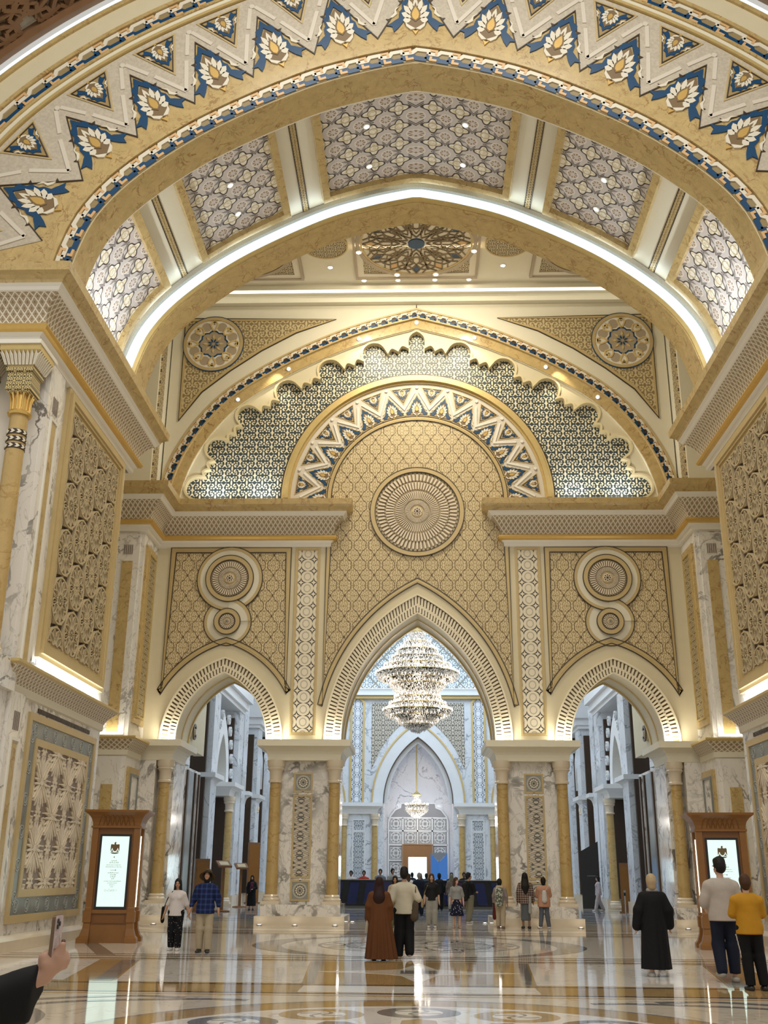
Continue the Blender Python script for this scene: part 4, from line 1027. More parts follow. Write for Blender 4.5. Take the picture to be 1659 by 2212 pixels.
def downlight(loc, nrm, label, group, r=.085, parentless=True):
    """recessed lamp: rim and glowing lens, looking along nrm"""
    o = empty('downlight', loc); n = Vector(nrm).normalized(); o.rotation_euler = n.to_track_quat('Z', 'Y').to_euler()
    b = MB(); b.lathe([(r * 1.5, 0), (r * 1.5, .015), (r * 1.05, .025), (r, .012)], (0, 0, 0), 16); b.build('rim', m_white, o, 35)
    b = MB(); b.lathe([(0, .006), (r, .006), (r, .012), (0, .014)], (0, 0, 0), 16); b.build('lens', m_bulb, o)
    return tag(o, label, 'downlight', group)
ORD = ('first', 'second', 'third', 'fourth', 'fifth', 'sixth', 'seventh')
for i, x in enumerate((-2.05, -.72, .72, 2.05)): downlight((x, 35.05, CZ), (0, 0, -1), f'{ORD[i]} from the left of the four downlights in plain ceiling before the front wall', 'downlight row before the front wall')
for x in (-3.3, 3.3): downlight((x, 34.1, CZ), (0, 0, -1), f'small downlight in plain ceiling {"left" if x < 0 else "right"} of the great ceiling medallion', None)
for x, y, t in ((-2.15, 33.0, 'left corner'), (2.15, 33.0, 'right corner'), (-.75, 34.55, 'lower left'), (.75, 34.55, 'lower right')): downlight((x, y, CZ - .08), (0, 0, -1), f'small bright downlight at the {t} of the great ceiling medallion border', 'downlights of the great ceiling medallion')
for s in (-1, 1):
    for i, (q, y) in enumerate(((1.25, 23.3), (1.25, 25.0), (5.2, 23.6), (5.2, 24.9))):
        x, z = up(s * q, .56); x2, z2 = up(s * q, -.5); sd = 'left' if s < 0 else 'right'
        downlight((x, y, z), (x2 - x, 0, z2 - z), f'{"upper" if i % 2 == 0 else "lower"} spotlight in the {sd + " half of the middle" if i < 2 else sd + " side"} vault panel', 'spotlights of the vault panels', .07)
cvb = Curve(big)
for i, t in enumerate((.80, .71, .595, .5, .405, .29, .20)):
    x, z = cvb.at(cvb.len * t, -.52); downlight((x, 36.02, z), (0, -1, -.6), f'{ORD[i]} lamp from the left on the gold band of the scalloped arch', 'lamps on the scalloped arch', .06)
for s, word in ((-1, 'left'), (1, 'right')):
    sx = lambda a, b: (min(s * a, s * b), max(s * a, s * b))
    b = MB(); b.box(*sx(9.70, 14), 34.6, 36.4, 14.6, 23.5); us = tag(b.build('wall_' + word, m_cream_hi), kind='structure')
    fh = sidemap(9.70, s); b = MB(); b.prism([(34.75, 15), (35.35, 15), (35.35, 22.8), (34.75, 22.8)], fh, 0, .05); b.build('lace_strip', m_lacework, us)
    b = MB(); b.box(*sx(13.8, 14), 27, 34.6, 0, 23.5); b.build('transept_wall', m_cream_hi, us)
    b = MB(); b.box(*sx(8.9, 14), 27.5, 28.9, 14.6, 23.5); b.build('arch_pier', m_cream_hi, us)
# wooden star-lattice vault in front of the near arch
dome = None
def ovault(q, y, d): 
    x, z = up(q, 4.9 + d + (NY - y) * .16); return (x, y, z)
b = MB(); R = []; 
for k in range(61):
    q = HALF * (-1 + 2 * k / 60); R.append([ovault(q, NY - .12, .6), ovault(q, 14.0, .6)])
b.sheet(R); dome = tag(b.build('ceiling', plain('pale_dome_panels', (.62, .58, .50), .5, var=.25, scale=7)), kind='structure')
def clip_y(L, ym):
    out = []
    for (q0_, y0_), (q1_, y1_) in zip(L, L[1:]):
        if y0_ > ym and y1_ > ym: continue
        if y0_ > ym: t = (ym - y1_) / (y0_ - y1_); q0_, y0_ = q1_ + (q0_ - q1_) * t, ym
        if y1_ > ym: t = (ym - y0_) / (y1_ - y0_); q1_, y1_ = q0_ + (q1_ - q0_) * t, ym
        out.append([(q0_, y0_), (q1_, y1_)])
    return out
m_wood2 = plain('carved_rosewood', (.20, .105, .05), .4, var=.2)
for ci in range(-6, 7):
    for cj in range(0, 3):
        cq, cy = ci * 1.55 - .1, 19.75 - cj * 1.55; lat = MB()
        for k in range(12):
            a0 = 2 * PI * k / 12 + PI / 12; g = lambda r, t: (cq + .54 * r * math.cos(a0 + t), cy + .54 * r * math.sin(a0 + t))
            for sg in (1, -1):
                for L in ([g(.34, 0), g(.62, sg * .26), g(1.15, sg * .26), g(1.52, 0)], [g(1.15, sg * .26), g(1.36, sg * .52)], [g(.95, 0), g(1.42, sg * .40)]):
                    for sgm in clip_y(L, NY - .14):
                        if max(abs(q) for q, y in sgm) < HALF: ribbon(lat, sgm, .075, ovault, .30, .46)
        if lat.v: lat.build('star_lattice', m_wood2, dome)
rim = MB(); rim.strip([(-HALF + 2 * HALF * k / 60, NY - .13) for k in range(61)], [(-HALF + 2 * HALF * k / 60, NY - .26) for k in range(61)], ovault, .1, .46); rim.build('lattice_rim', m_wood2, dome)
# ------------------------------------------------------------------ rear hall: end wall with deep niche
BY = 70.0; fb = wallmap(BY)
outl = [(-14, 21), (-14, 5.95)]
for cx, w_, ri in ((-6.95, 1.7, 2.6), (0, 2.30, 4.28), (6.95, 1.7, 2.6)): outl += list(reversed(pointed(cx, Z0, w_, ri)))
outl += [(14, 5.95), (14, 21)]
b = MB(); b.prism(outl, fb, -3.4, 0); wall_back = tag(b.build('wall_back', m_marble_cool), kind='structure')
bigA = pointed(0, Z0, 2.98, 5.2, 24)
b = MB(); b.strip(bigA, pointed(0, Z0, 2.30, 4.28, 24), fb, 0, .12); b.build('niche_archivolt', m_coolwhite, wall_back)
b = MB(); band(b, bigA, -.10, 0, fb, 0, .2); b.build('niche_gold_line', m_gold, wall_back)
b = MB(); i2 = pointed(0, Z0, 2.30, 4.28, 24); band(b, i2, 0, .05, fb, -.25, .16); band(b, offset_line(i2, .12), 0, .04, fb, -.5, -.3); b.build('niche_rim', m_brown, wall_back)
b = MB(); band(b, i2, .02, .30, fb, -.6, -.25); b.build('niche_inner_rib', m_coolwhite, wall_back)
for s in (-1, 1):
    sx = lambda a, c: (min(s * a, s * c), max(s * a, s * c))
    x0, x1 = sx(3.70, 4.40); r_ = [(x0, 5.95), (x1, 5.95), (x1, 12.5), ((x0 + x1) / 2, 12.85), (x0, 12.5)]
    b = MB(); b.prism(r_, fb, 0, .03); b.build('tracery_strip', m_backstrip, wall_back)
    b = MB(); band(b, r_, -.14, 0, fb, 0, .10, 0, True); b.build('strip_frame', m_gold, wall_back)
    T = [(s * 3.10, 12.5), (s * .5, 12.5), (s * .5, 11.7)] + [(s * x, 5.95 + math.sqrt(max(0, (3.45 ** 2 + 5.9 ** 2) ** 2 / (4 * 3.45 ** 2) - (x + (3.45 ** 2 + 5.9 ** 2) / (2 * 3.45) - 3.45) ** 2))) for x in (1.0, 1.5, 2.0, 2.5, 3.10)]
    b = MB(); b.prism(T, fb, 0, .03); b.build('spandrel_panel', m_backscroll, wall_back)
    r_ = [(s * 4.95, 7.6), (s * 8.4, 7.6), (s * 8.4, 12.5), (s * 4.95, 12.5)]
    b = MB(); b.prism([(s * 4.9, 9.0), (s * 5.9, 9.2), (s * 6.95, 9.7), (s * 8.2, 9.2), (s * 8.8, 9.0), (s * 8.8, 12.5), (s * 4.9, 12.5)], fb, 0, .03); b.build('spandrel_panel', m_backscroll, wall_back)
    b = MB(); A = pointed(s * 6.95, Z0, 2.1, 3.1, 20); b.strip(A, pointed(s * 6.95, Z0, 1.7, 2.6, 20), fb, 0, .1, 0); band(b, A, -.1, 0, fb, 0, .15, 1); b.build('side_archivolt', [m_coolwhite, m_gold], wall_back)
    b = MB(); b.box(*sx(4.9, 9.2), 72.4, 72.6, 0, 10); b.build('side_niche_back', m_cream, wall_back)
    pier = MB(); pier.box(*sx(2.62, 4.95), 69.7, 73, 0, 5.3); pr = tag(pier.build('wall_pier', m_marble_cool), kind='structure')
    corbel('pier_capital', *sx(2.66, 4.95), 69.55, 72, 5.25, 5.95, pr, .34, m_coolwhite)
    fp = wallmap(69.7)
    for z0_, z1_ in ((4.25, 4.85), (.9, 4.1)):
        r_ = [(s * 3.5, z0_), (s * 4.2, z0_), (s * 4.2, z1_), (s * 3.5, z1_)]; t = MB(); t.prism(r_, fp, 0, .02); t.build('interlace_panel', m_interlace_cool, pr)
        t = MB(); band(t, r_, 0, .08 * -s, fp, 0, .05, 0, True); t.build('tile_frame', m_coolwhite, pr)
    gold_column(s * 2.80, 69.42, f'distant gold column on the {"left" if s < 0 else "right"} edge of the rear niche', .3, 5.25)
    gold_column(s * 4.80, 69.42, f'distant gold column on the outer side of the rear {"left" if s < 0 else "right"} pier', .3, 5.25)
b = MB()
for s in (-1, 1): b.box(min(s * 2.28, s * 2.7), max(s * 2.28, s * 2.7), 70, 73.6, 0, 6.0); b.box(min(s * 4.8, s * 14), max(s * 4.8, s * 14), 70.6, 73.4, 0, 6.0)
b.box(-14, 14, 73.55, 73.7, 3.45, 21); b.box(-14, -1.0, 73.5, 73.7, 0, 3.5); b.box(1.0, 14, 73.5, 73.7, 0, 3.5)
b.build('niche_side', m_marble_cool, wall_back)
b = MB(); b.box(-13, 13, 69.5, 70, 12.95, 13.35); b.box(-13, 13, 69.7, 70, 12.75, 12.95, 1); b.build('wall_cornice', [m_coolwhite, m_gold], wall_back)
def dometile():
    M = Mat('blue_lattice_vault', .4); x, y, z = M.coords(); u = x / 1.15; t = z / 1.15
    d1 = ((u + t).frac() - .5).abs(); d2 = ((u - t).frac() - .5).abs()
    ln = d1.mn(d2).below(.05, .03); s = scrolls(M, x, z, 2.6, .25)
    c = M.mix(s, (.26, .32, .36), (.78, .82, .84)); c = M.mix(ln, c, (.26, .24, .20)); M.color(c); return M.m
b = MB(); b.sheet([[(x, 69.9 - 2.4 * (t ** 1.6), 13.35 + 7.2 * t) for t in [k / 12 for k in range(13)]] for x in (-13, 13)]); b.build('patterned_cove', dometile(), wall_back)
b = MB(); b.sheet([[(x, 69.3, 13.37), (x, 69.55, 13.37)] for x in (-12, 12)]); b.build('cove_light_strip', m_cove, wall_back)
# niche back: veined tympanum, lattice screen, portal
NB = 73.35; fnb = wallmap(NB)
b = MB(); b.prism([(-2.3, 0), (-1.0, 0), (-1.0, 3.45), (.9, 3.45), (.9, 0), (2.3, 0), (2.3, 6)] + pointed(0, 6, 2.3, 4.2, 16)[1:-1] + [(-2.3, 6)], fnb, -.2, 0); nb = b.build('niche_back_wall', marble('cloud_vein_marble', (.72, .72, .76), (.20, .20, .24), .15, .5, .012), wall_back)
trif = [(-2.05, .2), (-2.05, 4.9), (-1.95, 5.3), (-1.6, 5.75), (-1.25, 5.9), (-1.2, 6.2), (1.2, 6.2), (1.25, 5.9), (1.6, 5.75), (1.95, 5.3), (2.05, 4.9), (2.05, .2)]
b = MB(); b.prism(trif[:6] + trif[6:], fnb, 0, .03); 
scr = empty('lattice_screen', parent=wall_back)
b = MB(); b.prism([(-2.05, 3.45)] + trif[1:-1] + [(2.05, 3.45)], fnb, 0, .02); b.prism([(-2.05, .1), (-1.05, .1), (-1.05, 3.45), (-2.05, 3.45)], fnb, 0, .02); b.prism([(.95, .1), (2.05, .1), (2.05, 3.45), (.95, 3.45)], fnb, 0, .02); b.build('screen_backing', plain('dim_screen_ground', (.30, .30, .32), .5), scr)
b = MB()
for x in (-2.02, -1.05, -.05, .95, 1.98): b.prism([(x - .05, .1), (x + .05, .1), (x + .05, 5.2), (x - .05, 5.2)], fnb, 0, .09) if x not in (-.05,) else b.prism([(x - .05, 3.45), (x + .05, 3.45), (x + .05, 5.2), (x - .05, 5.2)], fnb, 0, .09)
for z in (1.45, 2.45, 3.45, 4.35, 5.2):
    if z > 3: b.prism([(-2.05, z - .05), (2.05, z - .05), (2.05, z + .05), (-2.05, z + .05)], fnb, 0, .09)
    else:
        for xa, xb in ((-2.05, -1.05), (.95, 2.05)): b.prism([(xa, z - .05), (xb, z - .05), (xb, z + .05), (xa, z + .05)], fnb, 0, .09)
band(b, trif, 0, -.08, fnb, 0, .12); b.build('screen_frame', m_coolwhite, scr)
for (xa, za) in [(-1.98, .5), (-1.98, 1.5), (-1.98, 2.5), (1.0, 2.5), (1.0, 1.5)] + [(x, z) for z in (3.5, 4.4) for x in (-1.98, -1.0, 0.0, 1.0)]:
    b = MB(); cx, cz, h = xa + .46, za + .42, .40
    for k in range(-3, 4):
        if k % 2:
            b.prism([(cx + k * h / 3.4 - .02, cz - h), (cx + k * h / 3.4 + .02, cz - h), (cx + k * h / 3.4 + .02, cz + h), (cx + k * h / 3.4 - .02, cz + h)], fnb, 0, .05); b.prism([(cx - h, cz + k * h / 3.4 - .02), (cx + h, cz + k * h / 3.4 - .02), (cx + h, cz + k * h / 3.4 + .02), (cx - h, cz + k * h / 3.4 + .02)], fnb, 0, .05)
    for r_ in (.20, .36): band(b, circle(cx, cz, r_, 8, PI / 8), -.025, .025, fnb, 0, .06, 0, True)
    b.build('lattice_panel', m_coolwhite, scr)
pd = empty('door_3', (-.06, NB, 0)); 
b = MB(); b.box(-.98, -.62, -.3, .0, 0, 3.42); b.box(.62, .98, -.3, 0, 0, 3.42); b.box(-.62, .62, -.3, 0, 2.68, 3.42); b.build('door_case', plain('light_oak', (.30, .15, .06), .4, var=.12), pd)
b = MB(); b.box(-1.02, -.95, -.34, .0, 0, 3.43); b.box(.95, 1.02, -.34, 0, 0, 3.43); b.box(-1.02, 1.02, -.34, 0, 3.43, 3.49); b.box(-.62, .62, -.31, -.28, 2.66, 2.72); b.build('architrave', plain('oak_trim', (.36, .19, .08), .4), pd)
tag(pd, kind='structure')
b = MB(); b.box(-3, 3, 79.0, 79.1, 0, 4.0); dl = tag(b.build('wall_daylit', glow('daylight_beyond', (.70, .95, 1.0), 2.6)), kind='structure')
b = MB(); b.box(-.95, -.75, 73.6, 79, 0, 4); b.box(.75, .95, 73.6, 79, 0, 4); b.box(-.9, .9, 73.6, 79, 2.75, 3); b.build('passage_lining', m_coolwhite, dl)
# blue banner beside the portal
bn = empty('banner', (1.36, 71.6, 0))
b = MB(); b.add([(-.55, 0, .02), (0, .16, .02), (0, .16, 2.32), (-.55, 0, 2.90), (-.55, .06, .02), (0, .22, .02), (0, .22, 2.32), (-.55, .06, 2.90)], [(0, 1, 2, 3), (7, 6, 5, 4), (0, 4, 5, 1), (1, 5, 6, 2), (2, 6, 7, 3), (3, 7, 4, 0)])
b.add([(0, .16, .02), (.55, 0, .02), (.55, 0, 2.90), (0, .16, 2.32), (0, .22, .02), (.55, .06, .02), (.55, .06, 2.90), (0, .22, 2.32)], [(0, 1, 2, 3), (7, 6, 5, 4), (0, 4, 5, 1), (1, 5, 6, 2), (2, 6, 7, 3), (3, 7, 4, 0)]); b.build('blue_panel', glow('blue_lit_print', (.02, .22, .75), .55), bn)  # emission put into the blue panels so the banner looks lit
b = MB(); b.add([(-.55, .02, 2.92), (0, .18, 2.34), (.55, .02, 2.92), (-.55, .06, 2.92), (0, .22, 2.34), (.55, .06, 2.92)], [(0, 1, 2), (5, 4, 3), (0, 3, 4, 1), (1, 4, 5, 2), (2, 5, 3, 0)]); b.build('grey_gusset', plain('grey_print', (.25, .27, .3), .4), bn)
m_wprint = plain('white_print', (.7, .75, .8), .5)
for k in range(2):
    for s in (-1, 1):
        b = MB(); x = s * .3; b.box(x - .17 + .05 * k, x + .15, .03, .05, 1.22 - k * .1, 1.25 - k * .1); b.build('printed_line', m_wprint, bn)
tag(bn, 'folded bright blue display banner right of the lit rear doorway', 'banner')
# ------------------------------------------------------------------ rear hall: aisle walls left and right
for s, word in ((-1, 'left'), (1, 'right')):
    sx = lambda a, c: (min(s * a, s * c), max(s * a, s * c))
    b = MB(); b.box(*sx(10.7, 11), 38.6, 70, 0, 21); aw = tag(b.build('wall_' + word, m_marble_cool), kind='structure')
    fa = sidemap(10.7, s)
    for (y0, y1, x, z1) in ((41.6, 43.0, 9.75, 18), (45.4, 46.4, 10.1, 18), (48.6, 50.0, 9.55, 10.0), (55.6, 57.0, 9.55, 10.0), (58.8, 60.2, 9.8, 18), (62.5, 64, 9.55, 10.0), (67, 68.2, 9.55, 12)):
        b = MB(); b.box(*sx(x, 10.7), y0, y1, .5, z1); b.build('marble_pilaster', m_marble_cool, aw)
        b = MB(); b.box(*sx(x - .08, 10.7), y0 - .08, y1 + .08, 0, .5); b.build('pilaster_plinth', m_plinth, aw)
        b = MB(); b.box(*sx(x + .25, 10.7), y0 - .22, y0 - .02, .5, min(z1, 14) - .6); b.box(*sx(x + .25, 10.7), y1 + .02, y1 + .22, .5, min(z1, 14) - .6); b.build('bronze_strip', m_brown, aw)
    for (y0, y1, xi) in ((40.6, 43.2, 9.45), (48.4, 50.6, 9.35), (53.8, 56.6, 9.35), (62.4, 64.6, 9.35), (60.0, 61.2, 9.6)):
        corbel('bracket', *sx(xi + .3, 10.7), y0 + .3, y1 - .3, 5.3, 5.95, aw, .34, m_coolwhite)
    # portal with cusped niche
    for (ya, yb) in ((48.4, 57.2), (62.2, 69.0)):
        b = MB()
        b.box(*sx(9.15, 10.7), ya - .2, yb + .2, 10.4, 11.3); b.box(*sx(9.35, 10.7), ya, yb, 10.0, 10.4); b.box(*sx(9.5, 10.7), ya + .1, yb - .1, 9.8, 10.0); b.build('portal_cornice', m_coolwhite, aw)
        b = MB(); m_ = (ya + yb) / 2
        for k in range(9): b.box(*sx(9.5, 9.6), ya + .3 + k * (yb - ya - .6) / 9, ya + .3 + (k + .6) * (yb - ya - .6) / 9, 11.5, 12.5)
        b.box(*sx(9.45, 9.7), ya, yb, 12.5, 12.7); b.build('balustrade', m_coolwhite, aw)
        A = pointed(m_, 5.95, 2.0, 3.3, 16); B = pointed(m_, 5.95, 1.25, 2.3, 16)
        b = MB(); b.strip(A, B, fa, 0, .85); b.build('niche_arch', m_coolwhite, aw)
        b = MB(); b.prism(list(reversed(B)), fa, 0, .05); b.build('niche_ground', m_cream, aw)
        ca = Curve(A); 
        for k in range(5):
            for t in (.06 + .085 * k, .94 - .085 * k):
                c = ca.at(ca.len * t, .36); b = MB(); b.prism(circle(c[0], c[1], .24, 16), fa, .85, .92, 0); b.strip(circle(c[0], c[1], .25, 16), circle(c[0], c[1], .17, 16), fa, .85, .97, 1, True); b.prism(circle(c[0], c[1], .09, 10), fa, .85, 1.0, 1); b.build('boss', [m_brown, m_coolwhite], aw)
    b = MB(); b.box(*sx(10.45, 10.7), 43.4, 45.2, .2, 14); b.build('glazed_strip', plain('green_glass_panel', (.20, .24, .24), .1), aw)
    gold_column(s * 9.75, 54.9, f'slim gold column under the {word} aisle bracket', .1, 5.3)
    gold_column(s * 9.75, 63.4, f'farther gold column under the {word} aisle bracket', .1, 5.3)
    d = MB(); d.box(*sx(10.45, 10.7), 57.6, 59.4, .05, 3.7)
    do = tag(d.build('door_' + ('1' if s < 0 else '2'), m_wood), kind='structure')
    d = MB()
    for zz_ in (.4, 1.6, 2.7): d.box(*sx(10.41, 10.46), 57.8, 59.2, zz_, zz_ + .9)
    d.build('door_panel', plain('walnut_panel', (.26, .12, .04), .35, var=.15), do)
b = MB(); b.box(-14, 14, 38.6, 70, 21, 21.3); tag(b.build('ceiling', m_coolwhite), kind='structure')
for s in (-1, 1):
    b = MB(); b.box(min(s * 11, s * 14), max(s * 11, s * 14), 38.4, 38.8, 0, 21); tag(b.build('wall_' + ('left' if s < 0 else 'right'), m_cream), kind='structure')
# ------------------------------------------------------------------ floor: polished marble with inlays
def polished(name, base, vein, scale=.8, cloud=.08, rough=.055):
    M = Mat(name, rough, .55); M.coords()
    n1 = M.noise(scale, 5, .6, None, .7); cl = M.noise(scale * 1.7, 4); wv = M.noise(.9, 2)
    v = (n1 - .5).abs().below(.008, .016) * .6
    M.color(M.mix(v, M.mix(cl, tuple(q * (1 - cloud) for q in base), tuple(min(1, q * (1 + cloud)) for q in base)), vein)); M.bump(wv, .05, .03); return M.m
f_cream = polished('polished_cream_marble', (.66, .58, .47), (.42, .34, .26))
f_white = polished('polished_white_marble', (.76, .71, .65), (.5, .45, .4))
f_gold = polished('polished_gold_marble', (.42, .28, .12), (.27, .16, .06), 1.6, .2)
f_grey = polished('polished_grey_marble', (.20, .185, .17), (.3, .28, .26))
f_dark = polished('polished_brown_marble', (.075, .05, .035), (.14, .10, .07))
b = MB(); b.box(-16, 16, -6, 90, -.2, 0); floor = tag(b.build('floor', f_cream), kind='structure')
ff = lambda a, c, d: (a, c, d)
def inlay(name, pts, mat, h=.002):
    b = MB(); b.prism(pts, ff, 0, h); return b.build(name, mat, floor)
def rect(x0, x1, y0, y1): return [(x0, y0), (x1, y0), (x1, y1), (x0, y1)]
def ringinlay(name, cx, cy, r0, r1, mat, h=.003, n=64, squash=1.0):
    b = MB(); b.strip([(x, cy + (y - cy) * squash) for x, y in circle(cx, cy, r1, n)], [(x, cy + (y - cy) * squash) for x, y in circle(cx, cy, r0, n)], ff, 0, h, 0, True); return b.build(name, mat, floor)
for y0, y1, m in ((33.9, 34.1, f_dark), (32.3, 32.5, f_dark), (31.3, 31.5, f_dark), (30.75, 30.95, f_dark), (32.5, 33.9, f_white), (21.9, 22.06, f_dark), (22.5, 22.62, f_dark), (23.0, 23.1, f_dark), (17.2, 17.32, f_dark), (16.0, 16.12, f_dark), (15.75, 15.85, f_gold), (39.2, 39.4, f_dark), (40.6, 40.9, f_dark), (44, 44.3, f_dark), (47, 47.4, f_dark), (50, 50.4, f_dark)):
    inlay('floor_band', rect(-8.5, 8.5, y0, y1) if y0 < 36 else rect(-9.4, 9.4, y0, y1), m)
inlay('floor_gold_field', rect(-8.5, 8.5, 17.32, 21.75), f_gold, .001); inlay('floor_gold_band', rect(-8.5, 8.5, 16.12, 17.2), f_gold, .001)
inlay('floor_white_field', rect(-8.5, 8.5, 23.1, 30.75), f_white, .001)
inlay('floor_white_field', rect(-9.4, 9.4, 41, 53), polished('polished_grey_white', (.42, .42, .43), (.2, .2, .22)), .001)
for s in (-1, 1):
    inlay('floor_white_slab', [(s * x, y) for x, y in ((2.10, 21.6), (5.4, 21.6), (4.75, 17.5), (1.82, 17.5))], f_white, .003)
    inlay('floor_grey_strip', [(s * x, y) for x, y in ((1.88, 21.6), (2.06, 21.6), (1.78, 17.5), (1.62, 17.5))], f_grey, .003)
    inlay('floor_grey_strip', [(s * x, y) for x, y in ((5.44, 21.6), (5.75, 21.6), (5.1, 17.5), (4.8, 17.5))], f_grey, .003)
    inlay('floor_white_slab', [(s * x, y) for x, y in ((6.2, 21.6), (8.4, 21.6), (8.4, 18.4), (5.6, 17.6))], f_white, .003)
    inlay('floor_grey_strip', [(s * x, y) for x, y in ((6.6, 22.7), (8.45, 27.6), (8.45, 28.4), (6.2, 22.7))], f_grey, .003)
    inlay('floor_grey_strip', [(s * x, y) for x, y in ((7.9, 33.0), (9.5, 35.8), (9.5, 36.0), (6.6, 33.0))], f_grey, .003)
inlay('floor_white_slab', rect(-1.75, 1.75, 16.25, 17.1), f_white, .003)
st = []
for k in range(8):
    a = k * PI / 4; st.append((1.75 * math.cos(a) if k % 2 == 0 else .5 * math.cos(a), 19.5 + (1.9 * math.sin(a) if k % 2 == 0 else .55 * math.sin(a))))
inlay('floor_star', st, f_white, .004); inlay('floor_star_core', [(.45 * math.cos(k * PI / 2 + PI / 4), 19.5 + .45 * math.sin(k * PI / 2 + PI / 4)) for k in range(4)], f_grey, .005)
inlay('floor_star_points', [(-1.2, 19.5), (0, 20.3), (1.2, 19.5), (0, 18.7)], f_cream, .0045)
# round medallion in the crossing
b = MB(); oc = circle(0, 26.6, 3.95, 72); ic = circle(0, 26.6, 3.25, 72, 0, 2 * PI); sh = [(x * 1.0, 26.6 + (y - 26.6) * 1.195) for x, y in ic]
b.strip(oc, sh, ff, 0, .004, 0, True); b.build('floor_crescent', f_grey, floor)
ringinlay('floor_ring', 0, 26.6, 2.32, 2.40, f_grey, .004)
b = MB()
for k in range(16):
    a0 = 2 * PI * k / 16; q = lambda r, t: (r * math.cos(a0 + t), 26.6 + r * math.sin(a0 + t))
    for sg in (1, -1): ribbon(b, [q(.5, 0), q(.9, sg * .2), q(1.4, sg * .24), q(1.8, sg * .1), q(1.75, -sg * .05), q(1.5, 0)], .06, ff, 0, .004); ribbon(b, [q(1.7, sg * .2), q(2.1, sg * .1), q(2.25, 0)], .06, ff, 0, .004)
b.build('floor_rosette', f_grey, floor)
# great near circle with whorls
NC = 11.3
ringinlay('floor_ring', 0, NC, 3.35, 3.95, f_gold, .003); ringinlay('floor_ring', 0, NC, 3.28, 3.35, f_white, .0035); ringinlay('floor_ring', 0, NC, 3.95, 4.02, f_grey, .0035)
inlay('floor_disc', circle(0, NC, 3.28, 64), f_white, .002)
for k in range(14):
    a0 = 2 * PI * (k + .5) / 14; c = (2.72 * math.cos(a0), NC + 2.72 * math.sin(a0))
    inlay('floor_whorl_ground', circle(c[0], c[1], .52, 24), f_grey if k % 2 else f_gold, .003)
    b = MB(); b.prism(circle(c[0], c[1], .30, 20), ff, 0, .004, 0)
    for j in range(4):
        t0 = j * PI / 2; L = [(c[0] + r * math.cos(t0 + r * 5), c[1] + r * math.sin(t0 + r * 5)) for r in (.03, .09, .15, .21, .27)]; ribbon(b, L, .045, ff, .003, .005, 1)
    b.build('floor_whorl', [f_white, f_grey], floor)
for k in range(12):
    a0 = 2 * PI * k / 12; q = lambda r, t: (r * math.cos(a0 + t), NC + r * math.sin(a0 + t))
    inlay('floor_petal', [q(.5, 0), q(1.2, -.2), q(2.0, -.1), q(2.15, 0), q(2.0, .1), q(1.2, .2)], f_gold if k % 2 else f_grey, .003)
for s in (-1, 1):
    for (pts, wd) in (([(4.4, 12.2), (4.6, 13.4), (5.2, 14.2), (6.2, 14.4), (6.9, 13.7), (6.6, 13.0), (5.9, 13.1), (5.8, 13.6)], .30), ([(5.2, 14.2), (4.5, 14.8), (3.5, 15.1), (2.8, 15.2), (2.3, 15.15)], .18), ([(6.2, 14.4), (7.0, 14.9), (7.9, 14.7), (8.3, 14.1), (7.9, 13.6), (7.4, 13.9)], .26), ([(3.2, 15.35), (4.0, 15.5), (4.9, 15.1), (5.5, 14.75), (6.3, 15.1), (7.2, 15.4), (8.2, 15.3)], .2), ([(4.5, 12.4), (5.2, 12.1), (5.9, 12.3), (6.6, 12.1), (7.2, 12.5), (7.9, 12.3)], .28)):
        b = MB(); L = [(s * x, y) for x, y in spline(pts, 6)]; ribbon(b, L, wd, ff, 0, .003); b.build('floor_vine', f_grey, floor)
def uplight(x, y, z, label):
    o = empty('floor_uplight', (x, y, z)); b = MB(); b.lathe([(0, 0), (.10, 0), (.10, .02), (.07, .03), (.065, .02)], (0, 0, 0), 14); b.build('housing', m_chrome, o, 35)
    b = MB(); b.lathe([(0, .015), (.062, .015), (.05, .03), (0, .034)], (0, 0, 0), 14); b.build('lens', m_bulb, o); return tag(o, label, 'uplight', 'floor uplights round the piers')
m_chrome = plain('brushed_steel', (.6, .6, .6), .25, 1.0)
for x, y, t in ((-5.15, 35.7, 'left of the left middle pier'), (-4.0, 35.7, 'before the left middle pier'), (-2.7, 35.7, 'right of the left middle pier'), (2.6, 35.7, 'left of the right middle pier'), (3.9, 35.7, 'before the right middle pier'), (5.2, 35.7, 'right of the right middle pier'), (-8.6, 35.7, 'before the left jamb column'), (8.6, 35.7, 'before the right jamb column'), (-2.3, 38.4, 'beside the inner face of the left middle pier'), (2.3, 38.4, 'beside the inner face of the right middle pier')):
    uplight(x, y, 0, f'small glowing floor uplight {t}')
